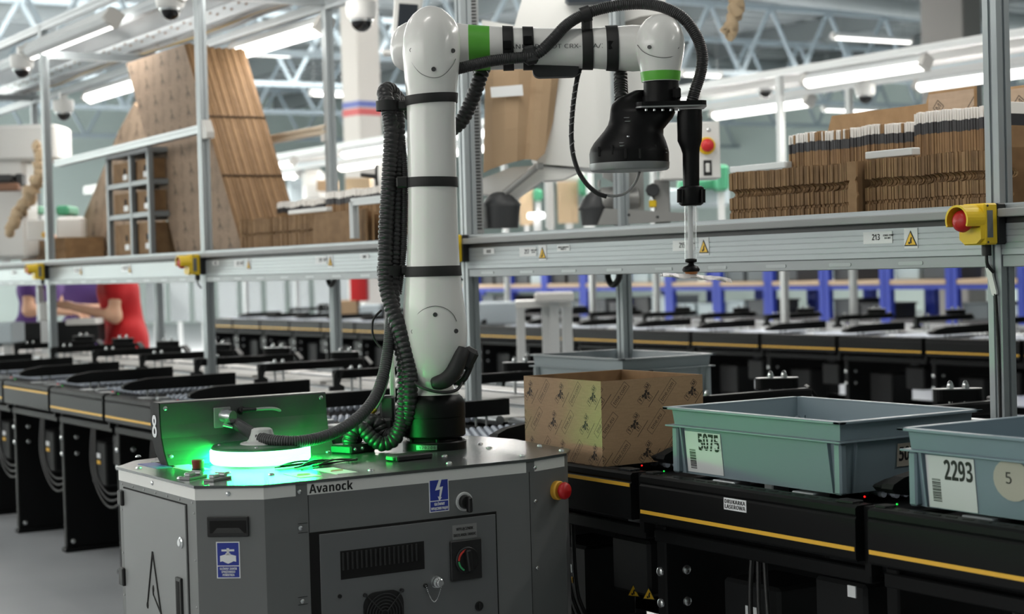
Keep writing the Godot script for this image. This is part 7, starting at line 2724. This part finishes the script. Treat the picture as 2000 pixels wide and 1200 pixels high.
func build_person(label: String, foot: Vector3, facing: Vector3, h: float, shirt: Color, trousers: Color, hair: Color, reach: Array) -> void:
	# reach: [elbow forward, elbow up, hand forward, hand up] for the nearer arm; the figure stands and leans over its hands
	var o := thing("person", label, "person", foot)
	var skin := mat("skin", rgb8(214, 168, 138), 0.55)
	skin.subsurf_scatter_enabled = true
	skin.subsurf_scatter_strength = 0.1
	var f := facing.normalized()
	var r := f.cross(Vector3.UP).normalized()              # the figure's right
	var u := Vector3.UP
	var k := h / 1.7
	var hip := u * 0.90 * k
	var chest := u * 1.24 * k + f * 0.05 * k
	var neck := u * 1.43 * k + f * 0.09 * k
	var head := u * 1.58 * k + f * 0.13 * k
	var bones := [[hip - r * 0.07 * k, hip + r * 0.07 * k, 0.115 * k, 0.115 * k], [hip, chest, 0.125 * k, 0.13 * k], [chest - r * 0.09 * k, chest + r * 0.09 * k, 0.115 * k, 0.115 * k], [chest, neck, 0.10 * k, 0.055 * k], [neck - u * 0.02, head, 0.052 * k, 0.06 * k], [head + u * 0.02, head + u * 0.05 + f * 0.015, 0.088 * k, 0.082 * k], [head - u * 0.06 + f * 0.035, head - u * 0.03 + f * 0.03, 0.05 * k, 0.06 * k]]
	var cloth := [[hip - r * 0.06 * k - u * 0.09, hip + r * 0.06 * k - u * 0.09, 0.165 * k, 0.165 * k], [hip, chest, 0.145 * k, 0.15 * k], [hip - r * 0.09 * k, hip + r * 0.09 * k, 0.145 * k, 0.145 * k], [chest - r * 0.09 * k, chest + r * 0.09 * k, 0.135 * k, 0.135 * k], [chest, neck - u * 0.03, 0.12 * k, 0.078 * k]]
	var legs := [[hip - r * 0.06 * k, hip + r * 0.06 * k, 0.118 * k, 0.118 * k]]
	for sd in [-1, 1]:
		var sh: Vector3 = u * 1.37 * k + f * 0.06 * k + r * sd * 0.19 * k
		var el: Vector3 = u * (1.37 * k + reach[1]) + f * (0.06 * k + reach[0]) + r * sd * 0.23 * k
		var wr: Vector3 = u * (1.37 * k + reach[3]) + f * (0.06 * k + reach[2]) + r * sd * 0.10 * k
		bones.append([sh, el, 0.052 * k, 0.042 * k])
		bones.append([el, wr, 0.043 * k, 0.028 * k])
		cloth.append([chest + u * 0.09 * k + r * sd * 0.08 * k, sh, 0.085 * k, 0.075 * k])
		cloth.append([sh, sh.lerp(el, 0.42), 0.075 * k, 0.074 * k])
		var kn: Vector3 = u * 0.48 * k + r * sd * 0.10 * k + f * 0.02
		var an: Vector3 = u * 0.08 * k + r * sd * 0.11 * k - f * 0.01
		bones.append([hip + r * sd * 0.08 * k, kn, 0.085 * k, 0.055 * k])
		bones.append([kn, an, 0.056 * k, 0.036 * k])
		bones.append([an - u * 0.035, an - u * 0.045 + f * 0.15 * k, 0.035, 0.028])
		legs.append([hip + r * sd * 0.08 * k, kn, 0.098 * k, 0.07 * k])
		legs.append([kn, an + u * 0.02, 0.07 * k, 0.055 * k])
	var s := blob(bones, 0.018, 0.05)
	for sd in [-1, 1]:                                     # hands: a palm, four fingers and a thumb, on a finer grid
		var el: Vector3 = u * (1.37 * k + reach[1]) + f * (0.06 * k + reach[0]) + r * sd * 0.23 * k
		var wr: Vector3 = u * (1.37 * k + reach[3]) + f * (0.06 * k + reach[2]) + r * sd * 0.10 * k
		var d: Vector3 = (wr - el).normalized()
		var side: Vector3 = d.cross(u).normalized() * sd
		var hb := [[wr - d * 0.02, wr + d * 0.02, 0.028, 0.028]]
		for j in 4:
			var root: Vector3 = wr + d * 0.075 + side * (0.03 - 0.02 * j)
			hb.append([wr + d * 0.01 + side * (0.016 - 0.010 * j), root, 0.016, 0.012])
			var mid: Vector3 = root + d * ([0.034, 0.04, 0.037, 0.028][j]) - u * 0.014
			hb.append([root, mid, 0.0105, 0.0095])
			hb.append([mid, mid + d * 0.022 - u * 0.026, 0.0095, 0.008])
		var th: Vector3 = wr + d * 0.02 - side * 0.035
		hb.append([wr + d * 0.005 - side * 0.012, th, 0.017, 0.014])
		hb.append([th, th + d * 0.035 - side * 0.012 - u * 0.02, 0.0125, 0.0095])
		var hs := blob(hb, 0.006, 0.008)
		var base := s.v.size()
		for i in hs.v.size():
			s.vert(hs.v[i], hs.n[i])
		for i in hs.ix:
			s.ix.append(base + i)
	s.ball(head + f * 0.098 * k + u * 0.0, Vector3(0.014, 0.02, 0.014), 8, 6)                 # nose
	for sd in [-1, 1]:
		s.ball(head + r * sd * 0.088 * k + u * 0.01, Vector3(0.014, 0.03, 0.02), 8, 6)        # ears
	part("body", s, skin, o)
	part("shirt", blob(cloth, 0.018, 0.05), mat("shirt " + shirt.to_html(), shirt, 0.8), o)
	part("trousers", blob(legs, 0.02, 0.05), mat("trousers " + trousers.to_html(), trousers, 0.8), o)
	s = Shape.new()
	s.ball(head + u * 0.045 - f * 0.022, Vector3(0.098, 0.100, 0.105) * k, 16, 10, -20.0, 90.0)
	s.ball(head - u * 0.01 - f * 0.045, Vector3(0.080, 0.085, 0.070) * k, 14, 8)
	part("hair", s, mat("hair " + hair.to_html(), hair, 0.6), o)
	s = Shape.new()
	for sd in [-1, 1]:
		s.ball(head + f * 0.082 * k + r * sd * 0.03 + u * 0.028, Vector3.ONE * 0.010, 8, 5)
	s.box(head + f * 0.092 * k - u * 0.048, Vector3(0.04, 0.008, 0.04), 0.003)
	part("eyes_and_mouth", s, mat("face dark", rgb8(92, 58, 50), 0.5), o)
	s = Shape.new()
	for sd in [-1, 1]:
		s.box(r * sd * 0.11 * k + f * 0.06 + u * 0.045, Vector3(0.10, 0.09, 0.27), 0.03, Basis(r, u, -f))
	part("shoes", s, mat("shoe dark", rgb8(40, 40, 42), 0.6), o)

func build_people() -> void:
	var left := -rr_
	var p := far(246, 640, 12.3)
	build_person("worker in a red short sleeved shirt, arms bent forward over the black counter", Vector3(p.x, 0, p.z), left + rn * 0.15, 1.60, rgb8(190, 22, 28), rgb8(40, 42, 50), rgb8(70, 48, 34), [0.0, -0.30, 0.34, -0.215])
	p = far(68, 620, 13.6)
	build_person("worker in a purple shirt and blue trousers at the left edge, forearm stretched right", Vector3(p.x, 0, p.z), rr_ + rn * 0.3, 1.62, rgb8(92, 62, 128), rgb8(42, 50, 120), rgb8(60, 44, 34), [0.03, -0.28, 0.26, -0.30])
	p = far(168, 600, 14.4)
	build_person("worker in a purple shirt behind the red shirted worker", Vector3(p.x, 0, p.z), rn - rr_ * 0.1, 1.6, rgb8(92, 66, 130), rgb8(40, 42, 60), rgb8(50, 38, 30), [0.03, -0.28, 0.24, -0.26])

# ---------------------------------------------------------------- build everything
func _ready() -> void:
	setup_camera()
	var env := Environment.new()
	env.background_mode = Environment.BG_COLOR
	env.background_color = Color(0.55, 0.6, 0.64)
	env.tonemap_mode = Environment.TONE_MAPPER_LINEAR
	env.tonemap_exposure = 1.1
	env.sdfgi_enabled = true
	env.ssao_enabled = true
	env.ssil_enabled = true
	var we := WorldEnvironment.new()
	we.name = "world_environment"
	we.environment = env
	add_child(we)
	palette()
	build_lamps()
	build_hall()
	build_card()
	build_cart()
	build_cart_top()
	build_robot()
	build_line()
	build_totes()
	build_frames()
	build_stacks()
	build_far_frame()
	build_racks()
	build_machine()
	build_far_things()
	build_people()

func palette() -> void:
	mat("black plastic", rgb8(24, 24, 25), 0.5)
	mat("bright steel", rgb8(205, 207, 208), 0.25, 0.9)
	mat("dull steel", rgb8(140, 142, 142), 0.4, 0.5)
	mat("black ink", rgb8(20, 20, 20), 0.6)
	mat("sign white", rgb8(232, 234, 236), 0.5)
	mat("dark inside", rgb8(8, 8, 8), 0.9)
	mat("slot dark", rgb8(9, 9, 9), 0.8)
	mat("plate grey", rgb8(120, 124, 126), 0.4, 0.3)
	mat("screw dark", rgb8(70, 70, 70), 0.5)
	mat("camera white", rgb8(226, 226, 224), 0.4)
	mat("lamp housing", rgb8(206, 210, 211), 0.45)
	mat("cap grey", rgb8(196, 194, 190), 0.5)
	mat("stop red", rgb8(185, 25, 28), 0.4)
	mat("stop red bright", rgb8(206, 40, 44), 0.4)
	mat("stop box yellow", rgb8(232, 196, 34), 0.45)
	mat("knob black", rgb8(16, 16, 17), 0.45)
	mat("grille wire", rgb8(52, 52, 54), 0.4, 0.5)
	mat("zinc", rgb8(170, 174, 176), 0.35, 0.8)
	mat("board grey", rgb8(150, 152, 152), 0.6)
	mat("cable grey", rgb8(150, 150, 150), 0.5)
	mat("sticker white", rgb8(226, 228, 229), 0.5)
	mat("paper white", rgb8(208, 211, 212), 0.6)
	mat("conveyor black", rgb8(17, 18, 19), 0.55)
	mat("conveyor dark grey", rgb8(36, 37, 38), 0.5)
	mat("machine dark", rgb8(52, 54, 56), 0.5)
	mat("machine white", rgb8(222, 222, 219), 0.45)
	mat("kraft paper", rgb8(164, 138, 108), 0.75)
	mat("pale aluminium", rgb8(214, 216, 216), 0.4, 0.3)
	mat("sack white", rgb8(228, 226, 222), 0.7)
	mat("pale blue grey", rgb8(188, 200, 206), 0.5)
